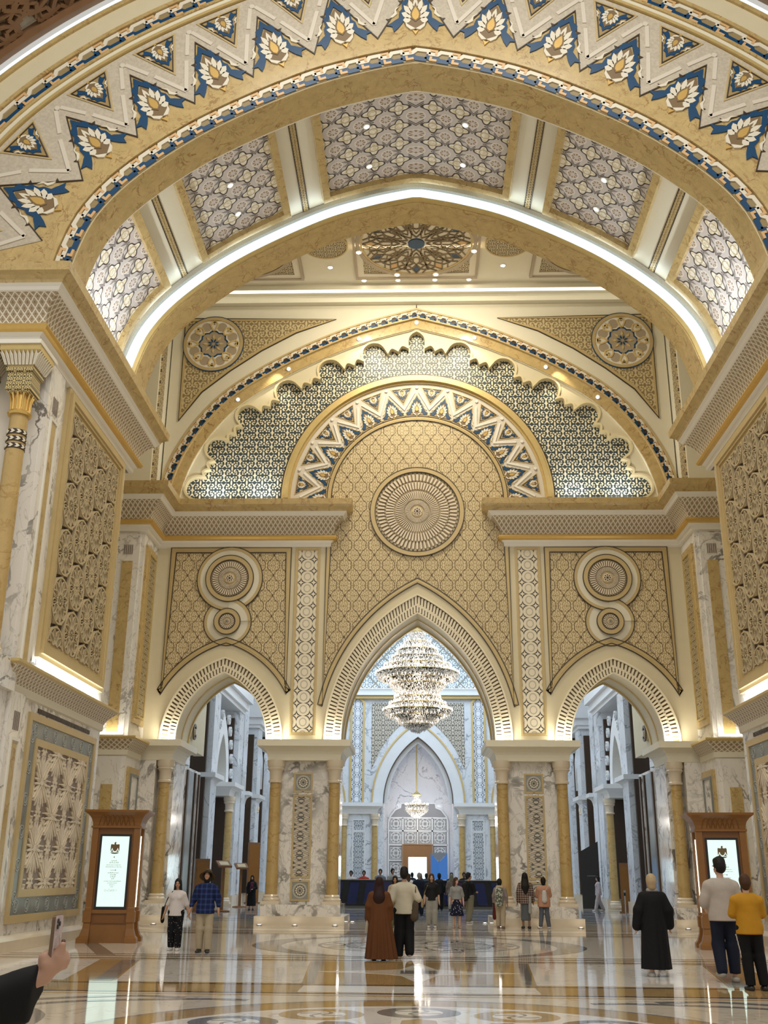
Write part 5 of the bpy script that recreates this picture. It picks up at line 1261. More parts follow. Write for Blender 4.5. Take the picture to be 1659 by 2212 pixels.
# ------------------------------------------------------------------ lamps that belong to the place
UP = lambda n, loc, p, col, sx_, sy_, aim: lamp(n, 'AREA', loc, p, col, min(sx_, sy_), max(sx_, sy_), aim, along=(0, 1, 0) if sy_ > sx_ else (1, 0, 0))
for s in (-1, 1):
    UP('ledge_glow', (s * (PX - .16), 25.4, 5.93), 42, (.88, .96, 1.0), .08, 5.0, (s * (PX + .25), 25.4, 8.0))
    for x in (3.0, 4.95, 8.75): UP('capital_glow', (s * x, 36.10, 6.02), 20, (1, .95, .8), .5, .06, (s * x, 36.9, 7.6))
    UP('corner_glow', (s * 10.2, 34.2, 5.92), 9, (1, .95, .8), 1.2, .06, (s * 10.2, 34.7, 7.4))
    UP('haunch_glow', (s * 8.0, 24.0, 14.9), 110, (.85, .93, 1.0), .25, 3.6, (s * 6.9, 24.0, 17.6))
    for x, z in ((7.6, 15.0), (5.9, 15.0)): UP('scroll_glow', (s * x, 35.75, z), 20, (.86, .93, 1.0), .8, .1, (s * x, 36.9, 17.4))
    lamp('arch_spot', 'SPOT', (s * 1.9, 35.7, 22.0), 160, WARM, .05, None, (s * 2.1, 36.4, 18.5), 75)
    lamp('arch_spot', 'SPOT', (s * 5.4, 35.7, 20.3), 110, WARM, .05, None, (s * 5.6, 36.4, 17.5), 75)
lamp('roundel_spot', 'SPOT', (0, 33.8, 23.2), 420, WARM, .08, None, (0, 36.4, 14.5), 30)
for q in (-8.2, -5.5, -2.8, 0, 2.8, 5.5, 8.2):          # the cove strip of the second arch
    x, z = up(q, .30); x2, z2 = up(q, .62); lamp('cove_glow', 'AREA', (x, 26.18, z), 8, (.8, .95, 1.0), .1, 2.4, (x2, 24.6, z2), along=(up(q + .1, .3)[0] - x, 0, up(q + .1, .3)[1] - z))
# ------------------------------------------------------------------ crystal chandeliers
def crystal():
    M = Mat('cut_crystal', .12, .9); M.color((.95, .90, .84)); M.b.inputs['Transmission Weight'].default_value = .15; M.b.inputs['Coat Weight'].default_value = .6; return M.m
m_crystal = crystal(); m_candle = glow('candle_bulb', (1.0, .88, .72), 14.0)
def chandelier(name, cx, cy, prof, nstr, step, label, lamps_on, stem, csz, seed):
    """prof: (z, r) silhouette from the top down; strings of cut drops hang on it"""
    rnd = random.Random(seed); o = empty(name, (cx, cy, prof[-1][0])); zb = prof[-1][0]
    P = prof; b = MB(); b.tube([(0, 0, P[0][0] - zb), (0, 0, stem - zb)], .05, 8); b.lathe([(.0, P[0][0] - zb), (.3, P[0][0] - zb), (.34, P[0][0] - zb + .08), (.06, P[0][0] - zb + .3), (0, P[0][0] - zb + .3)], (0, 0, 0), 16); b.build('stem', m_gold, o)
    fr = MB(); lam = MB(); cr = MB()
    for (z, r) in lamps_on:
        n = max(14, int(2 * PI * r / (csz * 6.5)))
        fr.lathe([(r - .02, z - zb), (r, z - zb - .015), (r + .015, z - zb), (r, z - zb + .015), (r - .02, z - zb)], (0, 0, 0), 40)
        for k in range(n):
            a = 2 * PI * (k + rnd.random() * .3) / n; x, y = (r + .03) * math.cos(a), (r + .03) * math.sin(a); h = csz
            lam.lathe([(0, 0), (h * .55, h * .8), (h * .42, h * 1.6), (0, h * 2.6)], (x, y, z - zb + .03), 6)
    zs = [p[0] for p in P]; rs = [p[1] for p in P]
    zz_ = P[0][0]
    while zz_ > zb:
        r = float(np.interp(zz_, zs[::-1], rs[::-1])); n = max(6, int(2 * PI * r / step))
        for k in range(n):
            a = 2 * PI * (k + rnd.random()) / n; rr = r * (1 - .30 * rnd.random() ** 2); x, y, z = rr * math.cos(a), rr * math.sin(a), zz_ - zb + rnd.uniform(-.05, .05)
            w_ = csz * rnd.uniform(.4, .75); h = csz * rnd.uniform(.9, 1.7)
            cr.add([(x, y, z + h), (x + w_, y, z), (x, y + w_, z), (x - w_, y, z), (x, y - w_, z), (x, y, z - h)], [(0, 1, 2), (0, 2, 3), (0, 3, 4), (0, 4, 1), (5, 2, 1), (5, 3, 2), (5, 4, 3), (5, 1, 4)])
        zz_ -= nstr
    fr.build('frame_rings', m_gold, o, 40); tag(lam.build('candle_bulbs', m_candle, o), kind='stuff'); tag(cr.build('crystal_drops', m_crystal, o), kind='stuff')
    return tag(o, label, 'chandelier')
big_prof = [(13.25, .42), (12.9, .50), (12.55, .85), (12.1, 1.18), (11.7, 1.50), (11.3, 1.92), (11.1, 2.12), (10.9, 2.02), (10.72, 1.45), (10.5, 1.38), (10.3, 1.12), (10.15, 1.05), (9.9, 1.16), (9.6, 1.38), (9.3, 1.72), (9.1, 1.68), (8.9, 1.1), (8.75, 1.0), (8.5, .62), (8.22, .10)]
chandelier('crystal_chandelier', -.02, 52, big_prof, .038, .052, 'huge two-tiered crystal chandelier blazing inside the middle arch', [(12.75, .66), (12.35, 1.02), (11.95, 1.30), (11.55, 1.66), (11.15, 2.10), (10.6, 1.38), (9.95, 1.14), (9.62, 1.40), (9.28, 1.72), (10.84, 1.72), (9.02, 1.32), (8.62, .74)], 20.98, .036, 3)
for z, r_, n_, p in ((12.5, 1.1, 5, 26), (11.5, 2.1, 8, 30), (10.75, 1.75, 6, 16), (10.0, 1.5, 6, 26), (9.5, 1.95, 7, 30), (8.8, 1.3, 5, 14)):
    for k in range(n_): lamp('chandelier_light', 'POINT', (r_ * math.cos(2 * PI * k / n_ - PI / 2), 52 + r_ * math.sin(2 * PI * k / n_ - PI / 2), z), p, (1, .88, .74), .12)
chandelier('crystal_chandelier', -.1, 71.3, [(6.5, .12), (6.2, .25), (5.95, .4), (5.85, .74), (5.6, .78), (5.45, .62), (5.3, .42), (5.1, .08)], .07, .10, 'small far chandelier on a long stem in the rear niche', [(5.9, .74), (5.6, .5)], 10.2, .05, 5)
lamp('chandelier_light', 'POINT', (-.1, 70.9, 4.9), 110, (1, .92, .82), .3)
lamp('niche_fill', 'AREA', (0, 70.6, 6.15), 45, (.9, .94, 1.0), .3, 3.2, (0, 73.2, 9.5), along=(1, 0, 0))  # unseen fill added to brighten the tympanum, not a fixture
UP('doorway_light', (0, 78.5, 2.0), 120, (.75, .95, 1.0), 2.0, 3.0, (0, 60, 1.0))
# ------------------------------------------------------------------ kiosks
m_kwood = plain('polished_teak', (.235, .098, .018), .32, var=.14, scale=4); m_kwood2 = plain('dark_teak_panel', (.19, .072, .012), .35, var=.12, scale=4)
m_screen = glow('lit_sign_panel', (.78, 1.0, .90), 1.12); m_ink = plain('bronze_print', (.17, .11, .05), .5); m_ink2 = plain('grey_print_ink', (.30, .29, .24), .5)
m_slit = glow('edge_light', (1.0, .96, .70), 3.2)
m_black = plain('black_trim', (.01, .01, .012), .3)
def kiosk(x, y, rz, side, label):
    o = empty('kiosk', (x, y, 0), rz); W, D, H = 1.16, .82, 3.05; hw, hd = W / 2, D / 2
    b = MB(); b.box(-hw + .06, hw - .06, -hd + .05, hd - .05, .12, 2.62); b.build('body', m_kwood2, o)
    for px_ in (-1, 1):
        for py in (-1, 1):                                   # corner posts with spreading feet
            b = MB(); cx, cy = px_ * (hw - .075), py * (hd - .075)
            b.rings([[(cx + px_ * e + q * .075 * ux, cy + py * e + q * .075 * uy, z) for ux, uy in ((-1, -1), (1, -1), (1, 1), (-1, 1))] for q, e, z in ((1.9, .06, 0), (1.9, .06, .10), (1.5, .035, .16), (1.15, .01, .32), (1.1, 0, .45), (1.3, .01, .46), (1.3, .01, .70), (1.1, 0, .72), (1.1, 0, .78), (1.0, 0, .80), (1.0, 0, 2.62))]); b.build('corner_post', m_kwood, o)
    b = MB(); b.box(-hw + .1, hw - .1, -hd + .02, hd - .02, .0, .40); b.box(-hw + .1, hw - .1, -hd + .01, hd - .01, .66, .74); b.build('base_rail', m_kwood, o)
    b = MB(); b.box(-hw + .22, hw - .22, -hd + .035, -hd + .05, .44, .62); b.build('base_panel', m_kwood2, o)
    b = MB()                                                 # flared crown
    b.rings([[(sx_ * (hw + e), sy_ * (hd + e), z) for sx_, sy_ in ((-1, -1), (1, -1), (1, 1), (-1, 1))] for e, z in ((.0, 2.62), (.03, 2.63), (.03, 2.67), (0, 2.68), (.01, 2.76), (.04, 2.85), (.10, 2.93), (.19, 3.0), (.20, 3.05), (.0, 3.05))]); cr = b.build('crown', m_kwood, o)
    b = MB()
    for k in range(7):
        u0 = -hw + .25 + k * .11; L = [(u0 - .1, 2.70), (u0 - .07, 2.82), (u0, 2.93), (u0 + .07, 2.82), (u0 + .1, 2.70)]
        for i in range(4): b.tube([(L[i][0], -hd - .012 - max(0, (L[i][1] - 2.72)) * .42, L[i][1]), (L[i + 1][0], -hd - .012 - max(0, (L[i + 1][1] - 2.72)) * .42, L[i + 1][1])], .007, 4)
    b.build('crown_carving', m_kwood2, cr)
    fk = lambda a, c, d: (a, -hd + .045 - d, c)
    b = MB(); band(b, rect(-.36, .36, .78, 2.46), -.02, .03, fk, 0, .03, 0, True); b.build('sign_bezel', m_black, o)
    b = MB(); b.prism(rect(-.335, .335, .80, 2.44), fk, 0, .02); sg = b.build('lit_sign', m_screen, o)
    b = MB()                                                 # falcon emblem: wings, head, tail disc
    ez = 2.16
    E_ = lambda L: [(x_, ez + z_) for x_, z_ in L]
    b.prism(E_([(-.105, .065), (-.095, .088), (-.06, .082), (-.02, .080), (-.026, .112), (-.012, .135), (.010, .136), (.030, .118), (.012, .112), (.022, .080), (.06, .082), (.095, .088), (.105, .065), (.107, -.05), (.103, -.115), (.06, -.135), (0, -.142), (-.06, -.135), (-.103, -.115), (-.107, -.05)]), fk, .02, .024)
    b.build('emblem', m_ink, sg); b = MB()
    for L, wd in (([(-.104, -.092), (-.080, -.055), (-.062, -.008)], .016), ([(.104, -.092), (.080, -.055), (.062, -.008)], .016), ([(-.056, -.040), (-.036, -.078), (0, -.090), (.036, -.078), (.056, -.040)], .016), ([(-.105, -.104), (-.05, -.100), (0, -.104), (.05, -.100), (.105, -.104)], .012)): ribbon(b, E_(L), wd, fk, .02, .026)
    tag(b.build('emblem_cutouts', m_screen, sg), kind='stuff')
    b = MB(); rnd = random.Random(2)
    b.prism([(0, 1.965), (.016, 1.945), (0, 1.925), (-.016, 1.945)], fk, .02, .024)
    b.prism(rect(-.07, .05, 1.642, 1.648), fk, .02, .024); b.prism([(.05, 1.665), (.072, 1.645), (.05, 1.625)], fk, .02, .024)
    for zc, hw_ in ((1.86, .065), (1.815, .105), (1.58, .125), (1.535, .065), (1.49, .06), (1.445, .028)):      # flowing script lines
        x = -hw_
        while x < hw_:
            l = min(rnd.uniform(.025, .05), hw_ - x + .006); n = 5; pts = [(x + l * i / (n - 1), zc + .008 * math.sin(i * 1.9 + x * 90)) for i in range(n)]
            ribbon(b, pts, .006, fk, .02, .024)
            if rnd.random() < .6: b.prism(rect(x + l * .6, x + l * .6 + .005, zc, zc + .026), fk, .02, .024)
            if rnd.random() < .7: b.prism(rect(x + l * .3, x + l * .3 + .006, zc - .02, zc - .014), fk, .02, .024)
            x += l + .008
    tag(b.build('script_lines', m_ink, sg), kind='stuff')
    b = MB()
    for zc, hw_ in ((1.755, .17), (1.712, .185), (1.385, .20), (1.342, .115), (1.298, .06), (1.255, .035)):      # small latin lines, too fine to read
        x = -hw_
        while x < hw_:
            l = rnd.uniform(.008, .013); h = rnd.choice((.012, .012, .018)); b.prism(rect(x, x + .004, zc, zc + h), fk, .02, .023); b.prism(rect(x, x + l * .8, zc, zc + .003), fk, .02, .023); b.prism(rect(x + l * .6, x + l * .6 + .003, zc, zc + .012), fk, .02, .023); x += l + (.012 if rnd.random() < .15 else .003)
    for k, x in enumerate((-.145, -.055, .03, .11)):
        if k == 1: band(b, [(x - .045, 1.165), (x + .045, 1.165), (x + .02, 1.195), (x, 1.205), (x - .02, 1.195)], -.002, .002, fk, .02, .023, 0, True)
        elif k == 0: band(b, circle(x, 1.18, .022, 10), -.002, .002, fk, .02, .023, 0, True)
        elif k == 2: band(b, circle(x, 1.18, .02, 10), -.002, .002, fk, .02, .023, 0, True); b.prism(rect(x - .036, x - .032, 1.16, 1.205), fk, .02, .023); b.prism(rect(x + .032, x + .036, 1.16, 1.205), fk, .02, .023)
        else: b.prism(rect(x - .02, x - .016, 1.165, 1.2), fk, .02, .023); b.prism(rect(x + .012, x + .016, 1.165, 1.2), fk, .02, .023)
    tag(b.build('fine_print', m_ink2, sg), kind='stuff')
    for sd in (-1, 1):
        b = MB(); b.box(sd * (hw - .02) - .03, sd * (hw - .02) + .03, -hd + .19, -hd + .25, .80, 2.44); b.build('edge_light', m_slit, o)
    b = MB(); b.box(side * (hw - .05) - .01, side * (hw - .05) + .01, hd - .22, hd - .18, 2.2, 2.3); b.build('hinge', m_gold, o); b = MB(); b.box(side * (hw - .05) - .01, side * (hw - .05) + .01, hd - .22, hd - .18, 1.2, 1.3); b.build('hinge', m_gold, o)
    return tag(o, label, 'kiosk')
kiosk(-7.48, 26.75, math.radians(6), 1, 'wooden information kiosk with lit sign panel before the left wall')
kiosk(7.28, 26.45, math.radians(-7), -1, 'wooden information kiosk with lit sign panel at the right edge')
# ------------------------------------------------------------------ reception desk and the things on it
dk = empty('reception_desk', (0, 53.6, 0))
b = MB(); b.box(-4.7, 4.7, 0, .9, .12, 1.26); b.build('body', plain('gloss_black', (.006, .006, .008), .12), dk)
b = MB(); b.box(-4.75, 4.75, -.06, .95, 1.26, 1.31); b.build('counter_top', m_black, dk)
b = MB(); b.box(-4.7, 4.7, .1, .8, 0, .12); b.build('foot', plain('grey_foot', (.22, .21, .2), .4), dk)
m_bp = plain('midnight_blue_panel', (.006, .012, .07), .15); m_vp = plain('violet_panel', (.06, .012, .08), .2)
for k in range(11):
    x = -4.3 + k * .8; sh = .16 if x < 0 else -.16
    b = MB(); b.prism([(x, .2), (x + .46, .2), (x + .46 + sh, 1.21), (x + sh, 1.21)], lambda a, c, d: (a, -d, c), 0, .015); b.build('blue_panel', m_vp if k == 8 else m_bp, dk)
tag(dk, 'long black reception desk with slanted navy panels', 'desk')
for x, w_, t in ((-3.0, 'left', 0), (2.6, 'right', 0)):
    o = empty('glass_screen', (x + .3, 53.9, 1.31)); b = MB(); b.box(-.62, .62, -.01, .01, .03, .62); b.build('pane', m_glass, o); b = MB(); b.box(-.62, .62, -.03, .03, 0, .03); b.build('rail', m_chrome, o)
    tag(o, f'clear glass screen standing on the {w_} part of the reception desk', 'screen')
def lectern(x, y, rz, h, label, group=None):
    o = empty('lectern', (x, y, 0), rz)
    b = MB(); b.rings([[(.3 * c, .22 * d, z) for c, d in ((-q, -q), (q, -q), (q, q), (-q, q))] for q, z in ((1, 0), (1, .04), (.5, .07))]); b.build('foot', m_wood, o)
    b = MB(); b.box(-.06, .06, -.05, .05, .05, h - .15); b.build('post', m_wood, o)
    b = MB(); b.add([(-.30, -.25, h - .20), (.30, -.25, h - .20), (.30, .25, h + .02), (-.30, .25, h + .02), (-.30, -.27, h - .12), (.30, -.27, h - .12), (.30, .23, h + .10), (-.30, .23, h + .10)], [(0, 1, 2, 3), (7, 6, 5, 4), (0, 4, 5, 1), (1, 5, 6, 2), (2, 6, 7, 3), (3, 7, 4, 0)]); b.build('desk_board', m_wood, o)
    b = MB(); b.add([(-.20, -.20, h - .085), (.20, -.20, h - .085), (.20, .12, h + .056), (-.20, .12, h + .056)], [(0, 1, 2, 3)]); b.build('label_plate', m_carved, o)
    return tag(o, label, 'lectern', group)
def set_floor(fn_, u, v, *a, **k):
    x, y = on_floor(u, v); return fn_(x, y, *a, **k)
lectern(-8.55, 47.6, .5, 2.0, 'brown label lectern just right of the man in a sun hat')
lectern(-8.75, 53.6, .4, 1.95, 'brown label lectern in the left aisle beside the woman in black')
def tall_sign(x, y, rz, w_, h, label):
    o = empty('sign_board', (x, y, 0), rz); b = MB(); b.box(-w_ / 2, w_ / 2, -.05, .05, .06, h); b.build('board', m_wood, o)
    b = MB(); b.box(-w_ / 2 - .06, w_ / 2 + .06, -.16, .16, 0, .06); b.build('foot', m_wood, o)
    b = MB(); b.box(-w_ / 2 + .07, w_ / 2 - .07, -.062, -.05, .3, h - .15); b.build('recessed_panel', m_kwood, o); return tag(o, label, 'sign')
tall_sign(-9.25, 46.4, .4, .62, 2.15, 'tall narrow wooden sign board behind the man in a sun hat')
tall_sign(9.55, 50.5, -.5, .62, 2.15, 'tall narrow wooden sign board beside the black rope stand')
tall_sign(-9.2, 60.5, .5, .7, 3.2, 'tall wooden board behind the woman in black in the left aisle')
o = empty('display_wall', (8.75, 56.2, 0), -.25); b = MB(); b.add([(-.42, 0, 0), (.5, 0, 0), (.5, 0, 3.25), (-.42, 0, 2.75), (-.42, .12, 0), (.5, .12, 0), (.5, .12, 3.25), (-.42, .12, 2.75)], [(0, 1, 2, 3), (7, 6, 5, 4), (0, 4, 5, 1), (1, 5, 6, 2), (2, 6, 7, 3), (3, 7, 4, 0)]); b.build('panel', m_black, o)
b = MB(); b.box(-.12, .3, -.01, 0, 1.55, 1.59); b.build('printed_line', plain('dim_print', (.12, .12, .14), .5), o); tag(o, 'black display panel with a slanted top edge in the right aisle', 'display panel')
def stanchion(x, y, label):
    o = empty('rope_stand', (x, y, 0)); b = MB(); b.lathe([(0, 0), (.17, 0), (.17, .02), (.05, .05), (0, .05)], (0, 0, 0), 16); b.build('base', m_chrome, o, 35)
    b = MB(); b.lathe([(0, .04), (.028, .04), (.028, .92), (.05, .93), (.05, 1.0), (0, 1.0)], (0, 0, 0), 10); b.build('post', m_chrome, o, 35)
    b = MB(); b.box(-.04, .04, -.05, .02, .78, .90); b.build('belt_head', m_black, o); return tag(o, label, 'rope stand')
stanchion(8.9, 47.8, 'slim steel rope stand beside the wooden sign board in the right aisle')
# ------------------------------------------------------------------ people: smooth bodies grown from a distance field
def surface_nets(V, org, h):
    """quads of the zero surface of the sampled field V"""
    nx, ny, nz = V.shape; S = V < 0
    acc = np.zeros((nx - 1, ny - 1, nz - 1, 3), np.float32); cnt = np.zeros((nx - 1, ny - 1, nz - 1), np.float32)
    for ax in range(3):
        for o1 in (0, 1):
            for o2 in (0, 1):
                a = [slice(0, -1)] * 3; b = [slice(0, -1)] * 3
                oth = [i for i in range(3) if i != ax]
                for i, o in zip(oth, (o1, o2)):
                    sl = slice(o, None if o else -1); a[i] = sl; b[i] = sl
                b[ax] = slice(1, None); va = V[tuple(a)]; vb = V[tuple(b)]; m = (va < 0) != (vb < 0)
                t = np.where(m, va / np.where(m, va - vb, 1), 0)
                acc[..., ax] += np.where(m, t, 0); acc[..., oth[0]] += m * o1; acc[..., oth[1]] += m * o2; cnt += m
    act = cnt > 0; idx = -np.ones(cnt.shape, np.int64); ii = np.argwhere(act); idx[act] = np.arange(len(ii))
    P = (ii + acc[act] / cnt[act][:, None]) * h + np.array(org)
    Q = []
    for ax in range(3):
        o = [i for i in range(3) if i != ax]; a = [slice(None)] * 3; b = [slice(None)] * 3
        a[ax] = slice(0, -1); b[ax] = slice(1, None); m = S[tuple(a)] != S[tuple(b)]
        w_ = np.argwhere(m); w_ = w_[(w_[:, o[0]] > 0) & (w_[:, o[1]] > 0) & (w_[:, o[0]] < S.shape[o[0]] - 1) & (w_[:, o[1]] < S.shape[o[1]] - 1)]
        if len(w_) == 0: continue
        def cell(d0, d1):
            c = w_.copy(); c[:, o[0]] -= d0; c[:, o[1]] -= d1; return idx[c[:, 0], c[:, 1], c[:, 2]]
        q = np.stack([cell(1, 1), cell(0, 1), cell(0, 0), cell(1, 0)], 1); Q.append(q[(q >= 0).all(1)])
    return P, np.concatenate(Q) if Q else np.zeros((0, 4), int)
def field_mesh(name, prims, h, mat, k=.03, cuts=(), ripple=None, subtract=()):
    """prims: (a, b, ra, rb[, (sx, sy, sz)]) round cones; cuts: (point, normal) keep the side the normal points away from"""
    A = np.array([p[0] for p in prims], float); B = np.array([p[1] for p in prims], float); r = max(max(p[2], p[3]) for p in prims)
    lo = np.minimum(A, B).min(0) - r - 3 * h; hi = np.maximum(A, B).max(0) + r + 3 * h
    n = np.ceil((hi - lo) / h).astype(int) + 1
    G = np.stack(np.meshgrid(*[lo[i] + h * np.arange(n[i]) for i in range(3)], indexing='ij'), -1).astype(np.float32)
    def cone(p, sl=None):
        a, b, ra, rb = np.array(p[0], np.float32), np.array(p[1], np.float32), p[2], p[3]; sc_ = np.array(p[4], np.float32) if len(p) > 4 else None
        g = G if sl is None else G[sl]
        ba = b - a; l2 = float(ba @ ba); pa = g - a
        t = np.clip((pa @ ba) / l2, 0, 1) if l2 > 1e-9 else np.zeros(g.shape[:3], np.float32)
        q = pa - t[..., None] * ba
        if sc_ is not None: q = q / sc_
        return (np.sqrt((q * q).sum(-1)) - (ra + (rb - ra) * t)) * (float(sc_.min()) if sc_ is not None else 1.0)
    D = np.full(tuple(n), .2, np.float32); mg = 2.2 * k + 3 * h + (ripple[3] if ripple else 0)
    for p in prims:
        sv = np.array(p[4]) if len(p) > 4 else np.ones(3); rr_ = max(p[2], p[3]) * sv + mg * np.maximum(1, sv / sv.min()); pa, pb = np.array(p[0], float), np.array(p[1], float)
        i0 = np.clip(np.floor((np.minimum(pa, pb) - rr_ - lo) / h).astype(int), 0, n); i1 = np.clip(np.ceil((np.maximum(pa, pb) + rr_ - lo) / h).astype(int) + 1, 0, n)
        sl = tuple(slice(i0[i], i1[i]) for i in range(3)); d = cone(p, sl); Ds = D[sl]
        hh_ = np.clip(.5 + .5 * (Ds - d) / k, 0, 1); D[sl] = Ds * (1 - hh_) + d * hh_ - k * hh_ * (1 - hh_)
    if ripple:
        cx, cy, nn, amp, ztop, zbot = ripple; an = np.arctan2(G[..., 1] - cy, G[..., 0] - cx); f = np.clip((ztop - G[..., 2]) / (ztop - zbot), 0, 1)
        D = D + amp * f * np.sin(nn * an + 2.0 * np.sin(3 * an))
    for p in subtract: D = np.maximum(D, -cone(p))
    for pt, nr in cuts: D = np.maximum(D, (G - np.array(pt, np.float32)) @ np.array(nr, np.float32))
    P, Q = surface_nets(D, lo, h)
    me = bpy.data.meshes.new(name); me.from_pydata(P.tolist(), [], Q.tolist()); me.materials.append(mat)
    bm = bmesh.new(); bm.from_mesh(me); bmesh.ops.recalc_face_normals(bm, faces=bm.faces); bmesh.ops.smooth_vert(bm, verts=bm.verts, factor=.5, use_axis_x=True, use_axis_y=True, use_axis_z=True); bm.to_mesh(me); bm.free()
    me.polygons.foreach_set('use_smooth', [True] * len(me.polygons)); return me
def cloth(name, c, rough=.75, var=.12, scale=9): return plain(name, c, rough, var=var, scale=scale, spec=.25)
SK = {'fair': plain('fair_skin', (.56, .34, .24), .5), 'tan': plain('tan_skin', (.42, .23, .14), .5), 'brown': plain('brown_skin', (.25, .13, .08), .5)}
HR = {'black': plain('black_hair', (.010, .008, .007), .62, spec=.25), 'brown': plain('brown_hair', (.06, .026, .012), .62, spec=.25), 'auburn': plain('auburn_hair', (.022, .006, .004), .62, spec=.25), 'blond': plain('ash_blond_hair', (.40, .29, .16), .5), 'grey': plain('grey_hair', (.25, .22, .2), .62, spec=.25)}
def pose(fem=False, **kw):
    """joints of a standing figure 1.75 tall, facing -y"""
    J = {'pel': (0, 0, .97), 'chest': (0, .01, 1.30), 'neck': (0, .02, 1.47), 'head': (0, -.005, 1.625)}
    w_ = .165 if fem else .19; hp = .095
    for s, n in ((1, 'L'), (-1, 'R')):
        J['sh' + n] = (s * w_, .01, 1.355); J['el' + n] = (s * (w_ + .07), .03, 1.12); J['wr' + n] = (s * (w_ + .09), -.03, .87)
        J['hip' + n] = (s * hp, 0, .92); J['kn' + n] = (s * .10, -.015, .50); J['an' + n] = (s * .10, .02, .09)
    J.update(kw); return J
def segs(J, fem, girth=1.0):
    g = girth; S = {}
    S['torso'] = [(Vector(J['pel']) + Vector((-.055, 0, -.02)), Vector(J['pel']) + Vector((.055, 0, -.02)), .125 * g, .125 * g, (1, .86, 1)),
                  (J['pel'], J['chest'], .118 * g if not fem else .108 * g, .135 * g if not fem else .118 * g, (1.12, .80, 1)),
                  (Vector(J['chest']) + Vector((-.07, 0, .03)), Vector(J['chest']) + Vector((.07, 0, .03)), .115 * g, .115 * g, (1, .88, 1.05)),
                  (J['shL'], Vector(J['neck']) + Vector((.02, 0, -.055)), .042 * g, .046 * g), (J['shR'], Vector(J['neck']) + Vector((-.02, 0, -.055)), .042 * g, .046 * g)]
    if fem: S['torso'] += [(Vector(J['chest']) + Vector((s * .065, -.085, -.01)), Vector(J['chest']) + Vector((s * .065, -.07, 0)), .055 * g, .06 * g) for s in (1, -1)]
    S['neck'] = [(J['neck'], Vector(J['head']) + Vector((0, .01, -.07)), .052 if not fem else .046, .05 if not fem else .044)]
    for n in 'LR':
        S['ua' + n] = [(J['sh' + n], J['el' + n], .046 * g, .040 * g)]; S['fa' + n] = [(J['el' + n], J['wr' + n], .041 * g, .029 * g)]
        S['th' + n] = [(J['hip' + n], J['kn' + n], .088 * g, .058 * g)]; S['sk' + n] = [(J['kn' + n], J['an' + n], .056 * g, .038 * g)]
    return S
def hand_prims(J, n, side):
    w_ = Vector(J['wr' + n]); e = Vector(J['el' + n]); d = (w_ - e).normalized(); out = [(w_, w_ + d * .075, .026, .030, (1, 1, 1))]
    a = Vector((0, -1, 0)); a = (a - d * a.dot(d)); a = a.normalized() if a.length > .1 else Vector((1, 0, 0)); sd = d.cross(a).normalized()
    for i, L in enumerate((.070, .080, .075, .058)):
        b0 = w_ + d * .08 + a * (.027 - .018 * i); m = b0 + d * L * .55 - sd * side * .004; out += [(b0, m, .0095, .009), (m, b0 + d * L + a * .006 - sd * side * .022, .009, .0075)]
    t0 = w_ + d * .03 + a * .025; t1 = t0 + d * .035 + a * .022; out += [(t0, t1, .013, .0115), (t1, t1 + d * .03 + a * .004, .011, .009)]
    return out
def foot_prims(J, n, toe):
    a = Vector(J['an' + n]); zf = a.z - .055
    return [((a.x, a.y + .025, zf), (a.x, a.y - .02, zf + .01), .04, .042), ((a.x, a.y - .01, zf), (a.x + toe, a.y - .165, zf - .012), .042, .030, (1.1, 1, .8))]
def head_prims(J, tilt=0.0, turn=0.0):
    c = Vector(J['head']); R = Matrix.Rotation(turn, 3, 'Z') @ Matrix.Rotation(tilt, 3, 'X'); q = lambda x, y, z: c + R @ Vector((x, y, z))
    out = [(q(0, .012, .03), q(0, .02, .02), .088, .088, (.88, 1.08, 1.08)), (q(0, -.035, -.035), q(0, -.04, -.07), .062, .038, (.95, 1, 1)), (q(0, -.092, .0), q(0, -.106, -.022), .010, .014), (q(0, -.083, -.055), q(0, -.083, -.055), .019, .019, (1.3, .8, .6)), (q(0, -.085, .03), q(0, -.085, .03), .02, .02, (2.4, .7, .7))]
    for s in (1, -1): out.append((q(s * .078, .01, .0), q(s * .08, .015, -.03), .018, .012, (.5, 1, 1)))
    return out, q
